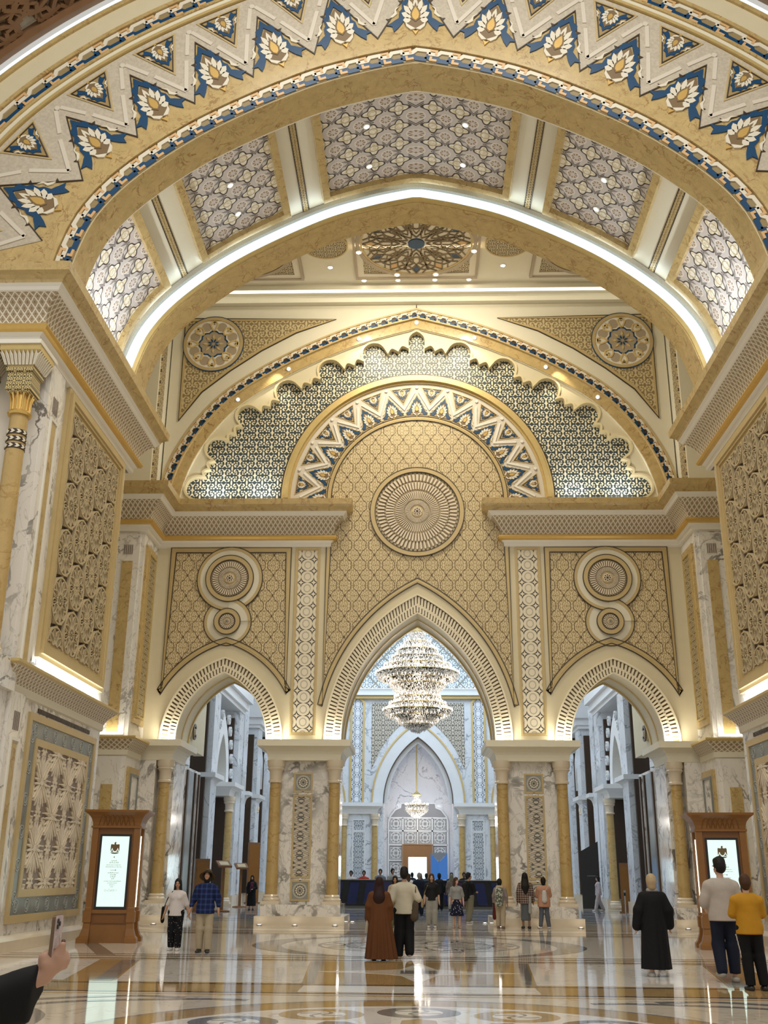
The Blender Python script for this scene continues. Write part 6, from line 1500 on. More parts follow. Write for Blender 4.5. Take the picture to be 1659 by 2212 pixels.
def person(label, x, y, rz, H, J, fem=False, skin='fair', hair=None, garments=(), res=.014, tilt=0.0, turn=0.0, girth=1.0, face=False, shoes=None, z=0.0, group=None, legs=True, bare=True):
    o = empty('person', (x, y, z), rz); k = H / 1.75; o.scale = (k, k, k); S = segs(J, fem, girth); hp, q = head_prims(J, tilt, turn)
    P = [p for kk in S for p in S[kk] if legs or kk[:2] not in ('th', 'sk')]; P += hp + hand_prims(J, 'L', 1) + hand_prims(J, 'R', -1)
    if legs: P += foot_prims(J, 'L', .02) + foot_prims(J, 'R', -.02)
    link(bpy.data.objects.new('body', field_mesh('body', P, res * .8 if res < .013 else res, SK[skin], .016)), o)
    if shoes:
        for n, t in (('L', .02), ('R', -.02)):
            F = foot_prims(J, n, t); F = [(a, b, ra + .012, rb + .012) + tuple(e) for a, b, ra, rb, *e in F]
            link(bpy.data.objects.new('shoe', field_mesh('shoe', F, min(res, .012), shoes, .02, [((0, 0, J['an' + n][2] - .088), (0, 0, -1)), ((0, 0, J['an' + n][2] + .02), (0, 0, 1))])), o)
    for gname, mat, parts, extra, cuts, *opt in garments:
        P = []
        for sname, inf in parts: P += [(a, b, ra + inf, rb + inf) + tuple(e) for a, b, ra, rb, *e in S[sname]]
        P += extra; link(bpy.data.objects.new(gname, field_mesh(gname, P, res, mat, opt[1] if len(opt) > 1 else .03, cuts, opt[0] if opt else None)), o)
    if hair:
        style, col = hair; sub = [(q(0, -.105, -.03), q(0, -.12, .035), .070, .058, (.92, 1, 1.1))]
        P = [(q(0, .022, .045), q(0, .03, .02), .104, .100, (.90, 1.05, 1.05))]
        if style == 'long': P += [(q(0, .065, 0), q(0, .10, -.36), .085, .10, (1.0, .55, 1)), (q(.065, .02, -.02), q(.09, .03, -.24), .04, .035), (q(-.065, .02, -.02), q(-.09, .03, -.24), .04, .035)]
        if style == 'verylong': P += [(q(0, .06, 0), q(.0, .13, -.30), .09, .12, (1.05, .5, 1)), (q(0, .13, -.30), q(.0, .14, -.52), .115, .06, (1.05, .5, 1)), (q(.06, .03, -.02), q(.10, .06, -.3), .045, .05), (q(-.06, .03, -.02), q(-.10, .06, -.3), .045, .05)]
        if style == 'bob': P += [(q(0, .045, 0), q(0, .05, -.075), .092, .078, (1, .9, 1))]
        if style == 'scarf': sub = [(q(0, -.11, -.01), q(0, -.12, .02), .066, .062)]; P += [(q(0, .03, 0), q(0, .03, -.16), .098, .12), (q(0, -.02, -.17), q(0, 0, -.22), .11, .15, (1.2, .9, 1))]
        if style == 'short': P += [(q(0, .05, .0), q(0, .05, -.05), .085, .065, (1, .9, 1))]
        if style == 'quiff': P += [(q(0, -.03, .11), q(0, .03, .12), .05, .06, (1.3, 1, 1))]
        link(bpy.data.objects.new('hair' if style != 'scarf' else 'headscarf', field_mesh('hair', P, min(res, .013), HR.get(col, None) or col, .03, (), None, sub)), o)
    if face:
        for s in (1, -1):
            b = MB(); b.lathe([(0, -.008), (.010, -.004), (.012, 0), (.010, .004), (0, .008)], tuple(q(s * .032, -.083, .010)), 8); b.build('eye', m_eye, o)
            b = MB(); c = q(s * .032, -.090, .030); b.box(c.x - .018, c.x + .018, c.y - .004, c.y + .004, c.z - .003, c.z + .004); b.build('brow', HR['brown'], o)
        b = MB(); c = q(0, -.096, -.052); b.box(c.x - .02, c.x + .02, c.y - .006, c.y + .006, c.z - .006, c.z + .005); b.build('lips', m_lips, o)
    tag(o, label, 'person', group); return o, J, q
m_eye = plain('dark_eye', (.02, .014, .012), .2); m_lips = plain('lips', (.34, .10, .08), .4)
def stand(u, vf, vh, ymax=99.0):
    x, y = on_floor(u, vf)
    if y > ymax: x, y = at_depth(u, vf, ymax)[0], ymax
    return x, y, at_depth(u, vh, y)[1]
def stride(a, b, lift=0.0, rear=.06): return {'knL': (.10, -.02 - a * .4, .50), 'anL': (.10, .02 - a, .09), 'knR': (-.10, -.015 + b * .25, .50), 'anR': (-.10, .02 + b, .09 + lift)}
FL = ((0, 0, .012), (0, 0, -1))
def shirt(name, mat, hem=.90, sleeve='short', loose=.022, J=None, collar=1.46, extra=()):
    parts = [('torso', loose), ('uaL', loose + .006), ('uaR', loose + .006)] + ([('faL', loose * .8), ('faR', loose * .8)] if sleeve == 'long' else [])
    ex = [((0, .0, 1.2), (0, 0, hem - .12), .135 + loose, .182 + loose, (1.06, .88, 1))] + list(extra)
    return (name, mat, parts, ex, [((0, 0, hem), (0, 0, -1)), ((0, 0, collar + .02), (0, 0, 1))])
def trousers(name, mat, loose=.02, hem=.07, top=1.02):
    return (name, mat, [('thL', loose), ('thR', loose), ('skL', loose + .012), ('skR', loose + .012)], [((-.055, 0, .95), (.055, 0, .95), .135 + loose * .5, .135 + loose * .5, (1, .88, 1))], [((0, 0, hem), (0, 0, -1)), ((0, 0, top), (0, 0, 1))])
def robe(name, mat, hem=.02, r0=.17, r1=.30, top=1.46, sleeves=.035, n=14, amp=.014, shift=(0, 0)):
    return (name, mat, [('torso', .03), ('uaL', sleeves), ('uaR', sleeves), ('faL', sleeves), ('faR', sleeves)], [((0, .01, 1.25), (shift[0], shift[1], hem), r0, r1, (1.1, .85, 1))], [((0, 0, hem), (0, 0, -1)), ((0, 0, top), (0, 0, 1))], (0, .01, n, amp, 1.2, hem))
def bag(name, label, o_loc, build, cat='bag'):
    o = empty(name, o_loc); build(o); return tag(o, label, cat)
def worldpt(x, y, rz, k, p): c, s = math.cos(rz), math.sin(rz); return Vector((x + k * (p[0] * c - p[1] * s), y + k * (p[0] * s + p[1] * c), k * p[2]))
def blob(o, name, prims, mat, h=.01, cuts=()): return link(bpy.data.objects.new(name, field_mesh(name, prims, h, mat, .02, cuts)), o)
def strap(o, name, pts, w_, mat): b = MB(); b.tube(pts, w_, 6); b.build(name, mat, o, 60)
c_white = cloth('white_cotton', (.62, .56, .54)); c_black = cloth('black_cloth', (.004, .004, .005)); c_black2 = cloth('soft_black_knit', (.009, .009, .010)); c_navy = cloth('navy_cloth', (.006, .009, .022)); c_beige = cloth('beige_chino', (.38, .31, .21)); c_cream = cloth('cream_knit', (.50, .45, .34))
c_brown = cloth('rust_brown_crepe', (.105, .036, .010)); c_tee = cloth('oatmeal_jersey', (.42, .36, .31)); c_mustard = cloth('mustard_jersey', (.44, .21, .012)); c_grey = cloth('grey_cloth', (.30, .29, .26)); c_khaki = cloth('khaki_cloth', (.16, .145, .10)); c_peach = cloth('peach_cloth', (.48, .25, .16)); c_denim = cloth('grey_denim', (.10, .11, .14)); c_sand = cloth('sand_cloth', (.42, .34, .24)); c_red = cloth('red_cloth', (.45, .04, .015)); c_shoew = plain('white_trainer', (.55, .52, .50), .5); c_shoeb = plain('black_shoe', (.012, .011, .010), .4)
def dotted(name, ground, ink, k, size):
    M = Mat(name, .8, .2); M.coords(); n = M.nt.nodes.new('ShaderNodeTexVoronoi'); n.inputs['Scale'].default_value = k; M.nt.links.new(M.vec, n.inputs['Vector']); M.color(M.mix(X(M.nt, n.outputs['Distance']).below(size, .05), ground, ink)); return M.m
c_dots = dotted('spotted_black_cotton', (.006, .006, .008), (.5, .46, .44), 22, .16); c_floral = dotted('navy_floral_cotton', (.008, .010, .03), (.42, .40, .46), 14, .24)
def plaid():
    M = Mat('navy_plaid', .8, .2); x, y, z = M.coords(); f = (x * 9.0).frac().lt(.35) * .5 + (z * 9.0).frac().lt(.35) * .5; M.color(M.mix(f, (.006, .012, .05), (.03, .05, .16))); return M.m
c_plaid = plaid()
def checks():
    M = Mat('burgundy_check', .8, .2); x, y, z = M.coords(); f = ((x * 14.0).frac().lt(.5) + (z * 14.0).frac().lt(.5)) * .5; M.color(M.mix(f, (.03, .015, .018), (.30, .22, .18))); return M.m
c_check = checks()
# 1 woman in white tee
x, y, H = stand(375, 2053, 1899); J = pose(True, elL=(.25, .05, 1.12), wrL=(.335, .0, .88), elR=(-.255, .05, 1.13), wrR=(-.31, -.02, .88), **stride(.04, .06))
person('woman in white tee and spotted black trousers holding the hat man\'s hand', x, y, 0, H, J, True, 'tan', ('long', 'black'), [trousers('trousers', c_dots, .035), shirt('tee', c_white, .84, 'short', .026)], .013, face=True, shoes=c_shoew)
k = H / 1.75
o = empty('handbag', tuple(worldpt(x, y, 0, k, (-.36, .03, .86)))); blob(o, 'pouch', [((0, 0, -.10), (0, 0, .12), .075, .06, (.55, 1, 1))], c_black, .012); strap(o, 'strap', [(.02, 0, .14), (.10, -.06, .34), (.20, -.08, .48), (.24, 0, .52)], .011, c_black); tag(o, 'black shoulder bag of the woman in white tee', 'bag')
# 2 man in hat
x2, y2, H = stand(438, 2058, 1880); J = pose(False, elL=(.28, .05, 1.13), wrL=(.30, -.02, .90), elR=(-.27, .05, 1.13), wrR=(-.345, .0, .88), **stride(.05, .05))
_, J, q = person('man in sun hat, navy plaid shirt and beige chinos looking up', x2, y2, .05, H, J, False, 'tan', ('bob', 'black'), [trousers('chinos', c_beige, .028), shirt('plaid_shirt', c_plaid, .82, 'short', .03, extra=[((.26, .05, 1.15), (.30, -.0, .99), .06, .05), ((-.26, .05, 1.15), (-.325, .02, .99), .06, .05)])], .013, tilt=-.45, face=True, shoes=c_shoeb); k = H / 1.75
o = empty('sun_hat', tuple(worldpt(x2, y2, .05, k, tuple(q(0, .035, .055))))); o.rotation_euler = (-.62, 0, .05); b = MB(); b.lathe([(.0, .115), (.06, .11), (.088, .07), (.10, .0), (.135, -.025), (.175, -.055), (.168, -.058), (.095, -.008), (0, -.008)], (0, 0, 0), 24); b.build('crown_and_brim', cloth('olive_straw', (.085, .055, .02)), o, 60); b = MB(); b.lathe([(.101, 0), (.104, .0), (.099, .03), (.095, .03)], (0, 0, 0), 24); b.build('band', c_black2, o); tag(o, 'brown brimmed sun hat on the man in plaid shirt', 'hat')
# 3 woman in brown abaya, seen from behind
x, y, H = stand(818, 2074, 1896); J = pose(True, elL=(.23, .03, 1.14), wrL=(.25, -.02, .88), elR=(-.23, .03, 1.14), wrR=(-.25, -.02, .88))
person('woman in long rust-brown abaya with long auburn hair, seen from behind', x, y, PI, H, J, True, 'tan', ('verylong', 'auburn'), [robe('abaya', c_brown, .03, .18, .33, 1.46, .05, 16, .018, (-.06, .04))], .012, shoes=c_shoeb); k = H / 1.75
o = empty('tassel', tuple(worldpt(x, y, PI, k, (.27, .02, .84)))); b = MB()
for i in range(9): b.tube([(0, 0, .02), (.02 * math.cos(i * .7), .02 * math.sin(i * .7), -.08), (.035 * math.cos(i * .7), .035 * math.sin(i * .7), -.24)], .007, 5)
b.lathe([(0, .05), (.02, .04), (.024, .01), (0, -.01)], (0, 0, 0), 10); b.build('fringe', cloth('pale_silk', (.45, .38, .28)), o, 60); tag(o, 'pale tassel hanging at the cuff of the brown abaya', 'tassel')
# 4 man in cream sweater
x, y, H = stand(873, 2071, 1877); J = pose(False, elL=(.27, .06, 1.14), wrL=(.27, -.10, .93), elR=(-.29, .06, 1.16), wrR=(-.20, -.16, 1.05), knL=(.10, -.02, .50), anL=(.115, .02, .09), knR=(-.10, -.02, .5), anR=(-.115, .09, .14))
person('young man in cream knit and black trousers beside the brown abaya, seen from behind', x, y, PI, H, J, False, 'tan', ('quiff', 'black'), [trousers('trousers', c_black, .045, .05), shirt('sweater', c_cream, .86, 'short', .035, collar=1.50, extra=[((.26, .05, 1.16), (.275, -.05, 1.0), .062, .055), ((-.27, .05, 1.16), (-.23, -.10, 1.08), .064, .06)])], .012, shoes=plain('sand_trainer', (.35, .27, .2), .5)); k = H / 1.75
o = empty('tote_bag', tuple(worldpt(x, y, PI, k, (-.23, .09, .98)))); o.rotation_euler = (0, .12, 0); blob(o, 'sack', [((0, 0, -.16), (0, 0, .05), .105, .07, (.85, .5, 1)), ((0, 0, .05), (0, 0, .20), .07, .03, (.85, .5, 1))], cloth('olive_canvas', (.075, .055, .032)), .012); strap(o, 'strap', [(0, 0, .2), (-.03, -.02, .32), (-.04, .02, .40), (-.03, .12, .41)], .014, plain('leather_strap', (.12, .045, .025), .5)); tag(o, 'olive canvas tote on the shoulder of the man in cream knit', 'bag')
# 5 woman in black abaya, blond
x, y, H = stand(1421, 2110, 1890); J = pose(True, elL=(.27, .03, 1.13), wrL=(.31, -.02, .86), elR=(-.27, .03, 1.13), wrR=(-.29, -.03, .88), anR=(-.07, .10, .16), knR=(-.08, -.03, .5))
person('blond woman in loose black abaya walking away alone', x, y, PI, H, J, True, 'fair', ('bob', 'blond'), [robe('abaya', c_black, .13, .19, .25, 1.46, .055, 9, .012), ('scarf', cloth('pale_print_scarf', (.30, .26, .24)), [], [((-.06, .03, 1.475), (.06, .03, 1.475), .05, .05)], [])], .012, girth=1.08, shoes=c_shoew)
# 6 man in oatmeal tee, 7 boy in mustard tee
x, y, H = stand(1576, 2122, 1857); J = pose(False, elL=(.26, -.02, 1.14), wrL=(.20, -.2, 1.05), elR=(-.26, -.0, 1.14), wrR=(-.16, -.22, 1.08), knL=(.11, -.03, .52), anL=(.12, .10, .17), anR=(-.10, .0, .09))
person('tall man in oatmeal tee and dark trousers facing the right kiosk', x, y, PI, H, J, False, 'fair', ('quiff', 'black'), [trousers('trousers', c_navy, .03, .12), shirt('tee', c_tee, .86, 'short', .04, extra=[((.25, .0, 1.2), (.265, -.02, 1.10), .075, .075), ((-.25, .0, 1.2), (-.265, 0, 1.10), .075, .075)])], .012, turn=.5, shoes=plain('mixed_trainer', (.30, .27, .22), .5))
x, y, H = stand(1632, 2140, 1891); J = pose(False, elL=(.235, -.04, 1.15), wrL=(.10, -.2, 1.10), elR=(-.235, -.04, 1.15), wrR=(-.10, -.2, 1.10), pel=(-.02, 0, .97), anL=(.07, .02, .09), anR=(-.15, .02, .09), knL=(.08, -.015, .5), knR=(-.12, -.015, .5))
person('boy in mustard tee and striped black track trousers facing the right kiosk', x, y, PI, H, J, False, 'fair', ('short', 'brown'), [trousers('track_trousers', c_black, .03, .08), shirt('tee', c_mustard, .84, 'short', .035), ('side_stripe', plain('white_piping', (.55, .5, .45), .6), [], [((.225, .0, .84), (.165, .0, .5), .012, .012), ((.165, 0, .5), (.135, .02, .12), .012, .012)], [])], .012, girth=.95, shoes=c_shoeb)
# middle-distance visitors
x, y, H = stand(933, 2003, 1888, 35.25); J = pose(True, **stride(.05, .08)); person('woman with glasses in black tee and grey trousers walking towards us', x, y, 0, H, J, True, 'fair', ('long', 'brown'), [trousers('trousers', c_grey, .045, .1), shirt('tee', c_black2, .88, 'short', .028)], .016, face=True, shoes=c_shoew); k = H / 1.75
o = empty('handbag', tuple(worldpt(x, y, 0, k, (-.33, -.02, .80)))); blob(o, 'pouch', [((0, 0, -.08), (0, 0, .06), .07, .06, (.6, 1, 1))], cloth('straw_bag', (.34, .25, .14)), .014); strap(o, 'strap', [(.02, 0, .08), (.09, -.08, .35), (.17, -.08, .52), (.21, 0, .57)], .01, c_sand); tag(o, 'small straw-coloured bag of the woman with glasses', 'bag')
x, y, H = stand(987, 2005, 1896, 35.25); J = pose(True, **stride(.04, .05)); person('woman in grey top and navy floral skirt looking right', x, y, 0, H, J, True, 'fair', ('long', 'brown'), [('skirt', c_floral, [], [((0, 0, 1.02), (0, 0, .42), .14, .26, (1, .85, 1))], [((0, 0, .42), (0, 0, -1)), ((0, 0, 1.04), (0, 0, 1))], (0, 0, 12, .016, 1.0, .4)), shirt('top', cloth('pale_grey_jersey', (.26, .26, .26)), .99, 'none', .018), ('belt', plain('tan_belt', (.25, .12, .05), .5), [], [((-.09, 0, 1.0), (.09, 0, 1.0), .05, .05, (1, 2.1, .5))], [])], .016, turn=.6, face=True, shoes=plain('tan_shoe', (.4, .25, .16), .5))
x, y, H = stand(1014, 1994, 1887); J = pose(False, elL=(.24, -.05, 1.14), wrL=(.16, -.22, 1.08), elR=(-.24, -.05, 1.14), wrR=(-.16, -.22, 1.1), **stride(.12, .14)); person('man in black tee and khaki trousers striding left past the desk', x, y, 2.3, H, J, False, 'tan', ('quiff', 'black'), [trousers('trousers', c_khaki, .045), shirt('tee', c_black, .86, 'short', .035)], .016, turn=-.7, face=True, shoes=c_shoew); k = H / 1.75
o = empty('backpack', tuple(worldpt(x, y, 2.3, k, (.0, .21, 1.10)))); blob(o, 'pack', [((0, 0, -.2), (0, 0, .2), .12, .11, (1, .7, 1))], c_black2, .016); strap(o, 'strap', [(.07, -.05, .24), (.09, -.12, .27), (.09, -.18, .1)], .014, c_black2); tag(o, 'black backpack worn by the man in khaki trousers', 'backpack')
x, y, H = stand(1082, 2003, 1898, 35.25); J = pose(True, chest=(-.02, -.03, 1.29), head=(.02, -.06, 1.61), neck=(0, -.03, 1.46), **stride(.10, .10)); person('visitor in black cap and sand trousers with a camouflage backpack', x, y, PI - .25, H, J, True, 'tan', ('bob', 'black'), [trousers('trousers', c_sand, .035), shirt('blouse', cloth('mauve_grey_cloth', (.24, .19, .18)), .88, 'long', .028), ('shawl', c_sand, [], [((-.08, .06, 1.44), (.08, .06, 1.44), .07, .07), ((0, .09, 1.42), (0, .1, 1.34), .08, .06)], [])], .016, shoes=plain('brown_trainer', (.2, .12, .09), .5)); k = H / 1.75
def camo():
    M = Mat('camouflage_canvas', .8, .2); M.coords(); n = M.noise(16, 2); M.color(M.mix(n.gt(.5), (.10, .11, .08), (.42, .42, .36))); return M.m
o = empty('backpack', tuple(worldpt(x, y, PI - .25, k, (.0, .23, 1.13)))); blob(o, 'pack', [((0, 0, -.20), (0, 0, .16), .125, .12, (1.05, .8, 1))], camo(), .014); blob(o, 'top_pocket', [((-.04, .03, .17), (.04, .03, .17), .07, .07, (1, .8, .8))], cloth('olive_pocket', (.05, .055, .035)), .014); blob(o, 'front_pocket', [((-.03, .08, -.12), (.03, .08, -.12), .08, .08, (1, .5, 1))], c_grey, .014); tag(o, 'grey and white camouflage backpack', 'backpack')
o = empty('jacket', tuple(worldpt(x, y, PI - .25, k, (.24, -.05, .72)))); blob(o, 'folds', [((0, 0, -.28), (0, 0, .22), .09, .06, (.7, 1, 1))], cloth('burgundy_cloth', (.09, .012, .01)), .016); tag(o, 'burgundy jacket hanging over the arm beside the camouflage backpack', 'jacket')
x, y, H = stand(1137, 2004, 1886, 35.25); J = pose(True, **stride(.02, .04)); person('woman with very long black hair in checked shirt and grey skirt, from behind', x, y, PI, H, J, True, 'brown', ('verylong', 'black'), [('skirt', cloth('slate_print', (.10, .11, .12)), [], [((0, 0, 1.0), (0, 0, .25), .14, .16, (1, .85, 1))], [((0, 0, .25), (0, 0, -1)), ((0, 0, 1.04), (0, 0, 1))], (0, 0, 9, .012, 1.0, .25)), shirt('checked_shirt', c_check, .78, 'long', .035)], .016, shoes=c_shoeb); k = H / 1.75
o = empty('scarf', tuple(worldpt(x, y, PI, k, (-.13, .15, .75)))); blob(o, 'drape', [((0, 0, -.22), (.01, 0, .22), .06, .045, (1, .4, 1))], c_grey, .016); tag(o, 'pale grey scarf hanging from the checked shirt', 'scarf')
x, y, H = stand(1177, 2001, 1896, 35.25); J = pose(True, elL=(.22, -.08, 1.14), wrL=(.12, -.22, 1.1), elR=(-.22, -.08, 1.14), wrR=(-.12, -.22, 1.1), anL=(.15, .02, .09), anR=(-.15, .02, .09)); person('woman in peach blouse and slate jeans standing by the right pier', x, y, PI, H, J, True, 'tan', ('bob', 'black'), [trousers('jeans', c_denim, .02), shirt('blouse', c_peach, .74, 'short', .05, extra=[((0, .02, 1.2), (0, .02, .82), .16, .21, (1.05, .8, 1))])], .016, shoes=c_shoew); k = H / 1.75
o = empty('backpack', tuple(worldpt(x, y, PI, k, (.0, .225, 1.12)))); blob(o, 'pack', [((0, 0, -.12), (0, 0, .10), .09, .075, (1, .7, 1))], c_shoew, .012)
for s in (-1, 1): strap(o, 'strap', [(s * .03, -.02, .14), (s * .09, -.06, .24), (s * .12, -.12, .30)], .013, c_shoew)
tag(o, 'small white backpack on the peach blouse', 'backpack')
x, y, H = stand(853, 2004, 1893, 35.25); J = pose(True, elR=(-.22, -.02, 1.15), wrR=(-.12, -.16, 1.2), **stride(.05, .08)); person('dark-haired woman in cream blouse half hidden by the man in cream knit', x, y, 0, H, J, True, 'tan', ('long', 'black'), [trousers('trousers', cloth('olive_trousers', (.16, .15, .07)), .03), shirt('blouse', c_sand, .84, 'long', .03)], .016, face=True, shoes=plain('olive_shoe', (.2, .19, .1), .5))
x, y, H = stand(906, 1978, 1886); person('man in navy suit seen from behind before the lit doorway', x, y, PI - .3, H, pose(), False, 'fair', ('short', 'grey'), [trousers('trousers', c_navy, .03), shirt('jacket', c_navy, .80, 'long', .045)], .019, girth=1.12, shoes=c_shoeb)
x, y, H = stand(553, 1961, 1886); H = min(H, 1.68); J = pose(True, elL=(.22, -.03, 1.13), wrL=(.08, -.17, 1.08), elR=(-.22, -.0, 1.13), wrR=(-.22, -.06, .88)); person('woman in black coat and pink scarf standing in the left aisle', -7.55, 49.5, .1, H * .93, J, True, 'fair', ('scarf', c_black), [robe('coat', c_black, .22, .18, .22, 1.46, .04, 7, .01), ('pink_scarf', dotted('pink_print', (.08, .02, .035), (.4, .16, .24), 16, .25), [], [((.04, -.11, 1.4), (.03, -.16, 1.12), .06, .05), ((-.04, -.11, 1.4), (-.06, -.15, .95), .05, .04)], [])], .017, face=True, shoes=c_shoeb)
person('pale-clad woman walking left in the right aisle', 8.55, 52.5, -PI / 2, 1.55, pose(True, **stride(.22, .22)), True, 'fair', ('long', 'black'), [trousers('trousers', cloth('pale_rose_cloth', (.42, .36, .36)), .035), shirt('tunic', cloth('pale_rose_cloth', (.42, .37, .38)), .80, 'long', .035)], .019, shoes=c_shoew)
# people at the desk and by the doorway
m_staffs = [('member of staff in white shirt at the left end of the desk', -3.40, 55.0, 1.62, c_white, 'brown', 'black', 0), ('member of staff in red top behind the desk', -2.75, 55.0, 1.63, c_red, 'tan', 'black', 0), ('member of staff in grey shirt, tallest on the left of the desk', -1.92, 55.0, 1.71, cloth('steel_blue_shirt', (.16, .18, .21)), 'tan', 'black', 0), ('member of staff in pale shirt next to the queue', -1.30, 55.2, 1.74, c_grey, 'tan', 'black', .4), ('member of staff in dark suit right of the banner', 1.66, 55.0, 1.56, c_navy, 'tan', 'black', 0), ('second member of staff in dark suit right of the banner', 2.30, 55.3, 1.58, c_black2, 'brown', 'black', 0)]
for lb, x, y, H, cl, sk, hr, rz in m_staffs: person(lb, x, y, rz, H + .10, pose(False, elL=(.25, -.04, 1.14), wrL=(.17, -.24, 1.02), elR=(-.25, -.04, 1.14), wrR=(-.17, -.24, 1.02)), False, sk, ('short', hr), [shirt('shirt', cl, .80, 'long', .03), trousers('trousers', c_black2, .03)], .022, shoes=c_shoeb)
for lb, x, y, H, cl, tr, hr in (('visitor in black top waiting at the desk', .98, 51.6, 1.63, c_black2, c_black, ('bob', 'black')), ('woman in sand headscarf and grey trousers at the desk', 1.55, 51.4, 1.60, cloth('taupe_tunic', (.16, .12, .09)), c_grey, ('scarf', c_khaki)), ('woman in white top near the desk, back turned', -.45, 50.6, 1.60, c_white, c_black, ('long', 'brown')), ('dark-clad visitor left of the lit doorway', -.35, 60.5, 1.66, c_navy, c_black, ('bob', 'black')), ('visitor in dark coat in front of the lit doorway', .12, 63.0, 1.62, c_black2, c_black2, ('long', 'brown')), ('visitor in teal jacket beside the lit doorway', .42, 58.5, 1.62, cloth('teal_jacket', (.01, .06, .09)), c_black, ('bob', 'black'))):
    person(lb, x, y, PI, H, pose(True), True, 'tan', hr, [trousers('trousers', tr, .035), shirt('top', cl, .80, 'long', .03)], .022, shoes=c_shoeb)
# ------------------------------------------------------------------ arm with phone at the left edge
AY = 3.3
def ap(u, v, dy=0.0): x, z = at_depth(u, v, AY + dy); return Vector((x, AY + dy, z))
av = empty('person', (-1.62, 3.05, 0)); off = Vector((-1.62, 3.05, 0))
A_ = lambda u, v, dy=0.0: ap(u, v, dy) - off
wr = A_(94, 2106, .0); pc = A_(113, 2076, .0); el = A_(-80, 2178, -.10); shd = Vector((.14, .0, 1.36))
HP = [(el, wr, .036, .027, (1, .9, 1)), (wr, A_(104, 2088), .028, .030, (1, .8, 1)), (A_(103, 2090), A_(120, 2080, .005), .030, .029, (1, .7, 1)), (A_(106, 2074), A_(124, 2070, .005), .026, .024, (1, .7, 1)),
      (A_(97, 2084, -.015), A_(95, 2070, -.01), .017, .016), (A_(95, 2070, -.01), A_(104, 2062, .0), .0155, .0135), (A_(104, 2062, 0), A_(112, 2063, .012), .013, .0105),
      (A_(124, 2066, .0), A_(130, 2054, .004), .0155, .0140), (A_(130, 2054, .004), A_(135.5, 2041, .0), .0135, .0105),
      (A_(126, 2067, .01), A_(140, 2063, .02), .0130, .0125), (A_(140, 2063, .02), A_(139, 2068, .045), .0120, .0105), (A_(127, 2075, .01), A_(142.5, 2074, .02), .0128, .0122), (A_(142.5, 2074, .02), A_(140, 2078, .045), .0118, .0105), (A_(124, 2083, .01), A_(138, 2085.5, .02), .0122, .0112), (A_(138, 2085.5, .02), A_(135, 2088, .042), .011, .010)]
HPb = HP + [(shd, el, .05, .045), ((0, 0, 1.40), (0, 0, 1.52), .055, .05), ((0, .0, 1.60), (0, 0, 1.64), .09, .09, (.9, 1.05, 1.1)), ((-.1, 0, 1.38), (.1, 0, 1.38), .08, .08)]
link(bpy.data.objects.new('body', field_mesh('body', HPb, .005, plain('fair_hand_skin', (.44, .25, .17), .5), .006)), av)
b = MB()
for (u, v, dy) in ((136.6, 2038.5, .004),): c = A_(u, v, dy); b.lathe([(0, -.004), (.006, -.002), (.0065, .008), (.003, .012), (0, .013)], tuple(c), 8)
b.build('fingernail', plain('nail', (.10, .03, .025), .25), av)
cuff0 = A_(84, 2107, .0)
SL = [(shd, el, .085, .07), (el, A_(50, 2132, -.02), .062, .043), (A_(50, 2132, -.02), A_(90, 2108), .043, .036), (A_(-30, 2190, -.06), A_(62, 2166, -.02), .055, .042, (1, .6, 1)), (A_(20, 2160, -.04), A_(70, 2145, -.01), .05, .045, (1, .6, 1)), (A_(66, 2168, -.02), A_(66, 2184, -.02), .034, .022, (1, .6, 1)), (A_(78, 2140, .03), A_(92, 2132, .04), .026, .016)]
d_ = (A_(94, 2106) - A_(60, 2122)).normalized()
RB = [((-.08, 0, 1.40), (.08, 0, 1.40), .085, .085), ((0, 0, 1.3), (0, 0, .02), .17, .30, (1.1, .85, 1))]
link(bpy.data.objects.new('abaya', field_mesh('abaya', SL + RB, .012, c_black, .03, [((0, 0, .02), (0, 0, -1)), (tuple(A_(88, 2112)), (.97, 0, -.1))] )), av)
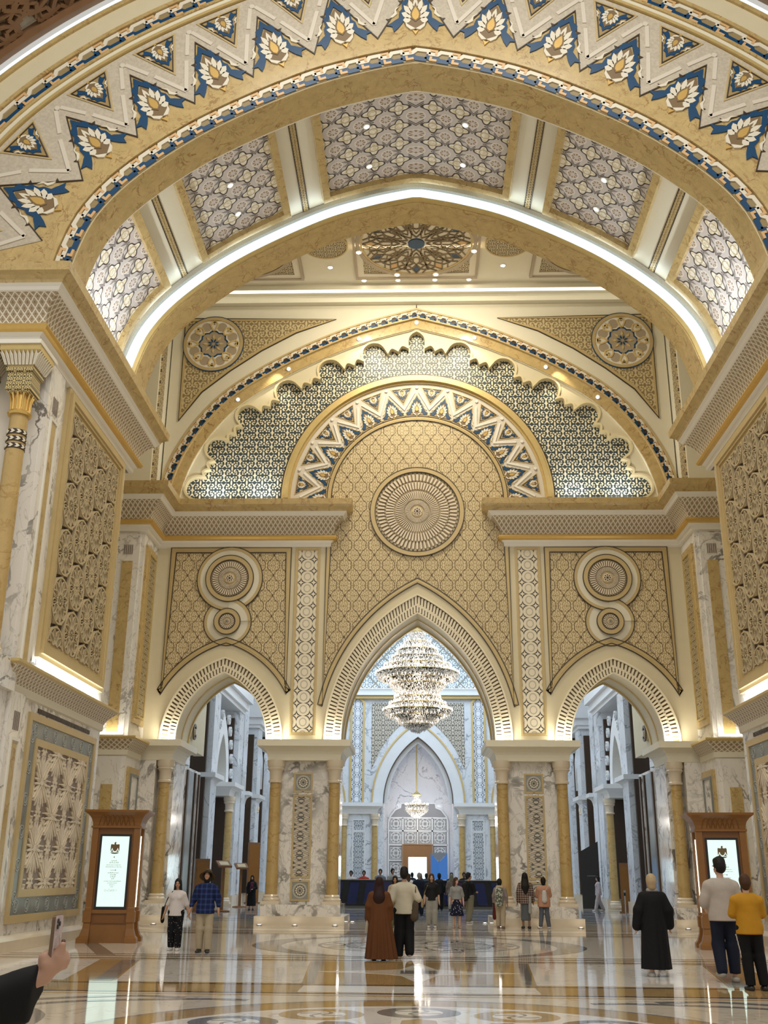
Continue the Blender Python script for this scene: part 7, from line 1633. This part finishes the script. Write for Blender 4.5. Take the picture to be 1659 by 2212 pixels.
link(bpy.data.objects.new('headscarf', field_mesh('headscarf', [((0, .02, 1.64), (0, .02, 1.60), .115, .11), ((0, .01, 1.5), (0, 0, 1.44), .11, .13)], .014, c_black, .03, (), None, [((.11, .03, 1.62), (.13, .03, 1.64), .07, .07)])), av)
tag(av, 'person in black abaya reaching in from the left edge with a raised phone', 'person')
ph = empty('phone', tuple((ap(116, 2058) + ap(124, 1994)) / 2)); 
up_ = (ap(125, 1994) - ap(117, 2062)).normalized(); nrm = Vector((.998, .02, 0)); nrm = (nrm - up_ * nrm.dot(up_)).normalized(); rt = up_.cross(nrm)
ph.matrix_world = Matrix.Translation(ap(119, 2035, .02)) @ Matrix((rt, up_, nrm)).transposed().to_4x4()
def rr(w_, h, r, n=5): return [(sx_ * (w_ - r) + r * math.cos(a), sy_ * (h - r) + r * math.sin(a)) for sx_, sy_, a0 in ((1, 1, 0), (-1, 1, PI / 2), (-1, -1, PI), (1, -1, 1.5 * PI)) for a in [a0 + PI / 2 * i / n for i in range(n + 1)]]
fp = lambda a, c, d: (a, c, d)
b = MB(); b.prism(rr(.037, .077, .012), fp, -.005, .005); b.build('case', plain('bronze_phone_edge', (.16, .10, .06), .3, .6), ph)
b = MB(); b.prism(rr(.0355, .0755, .011), fp, .005, .0065); b.build('back_cover', plain('pale_pink_cover', (.55, .42, .42), .25), ph)
b = MB(); b.prism([(x + .016 * -1, y + .052) for x, y in rr(.017, .019, .008)], fp, .0065, .009); cb = b.build('camera_bump', plain('pale_bump', (.4, .33, .33), .3), ph)
for x, y in ((-.024, .060), (-.024, .044), (-.008, .052)):
    b = MB(); b.prism([(p + x, q_ + y) for p, q_ in circle(0, 0, .0068, 14)], fp, .009, .012); b.build('lens', m_black, cb)
b = MB(); b.strip(circle(0, -.004, .026, 24), circle(0, -.004, .021, 24), fp, .0065, .008, 0, True); b.build('ring_grip', plain('silver_ring', (.7, .68, .66), .25, .8), ph)
tag(ph, 'smartphone in a pale pink cover held up at the left edge', 'phone')
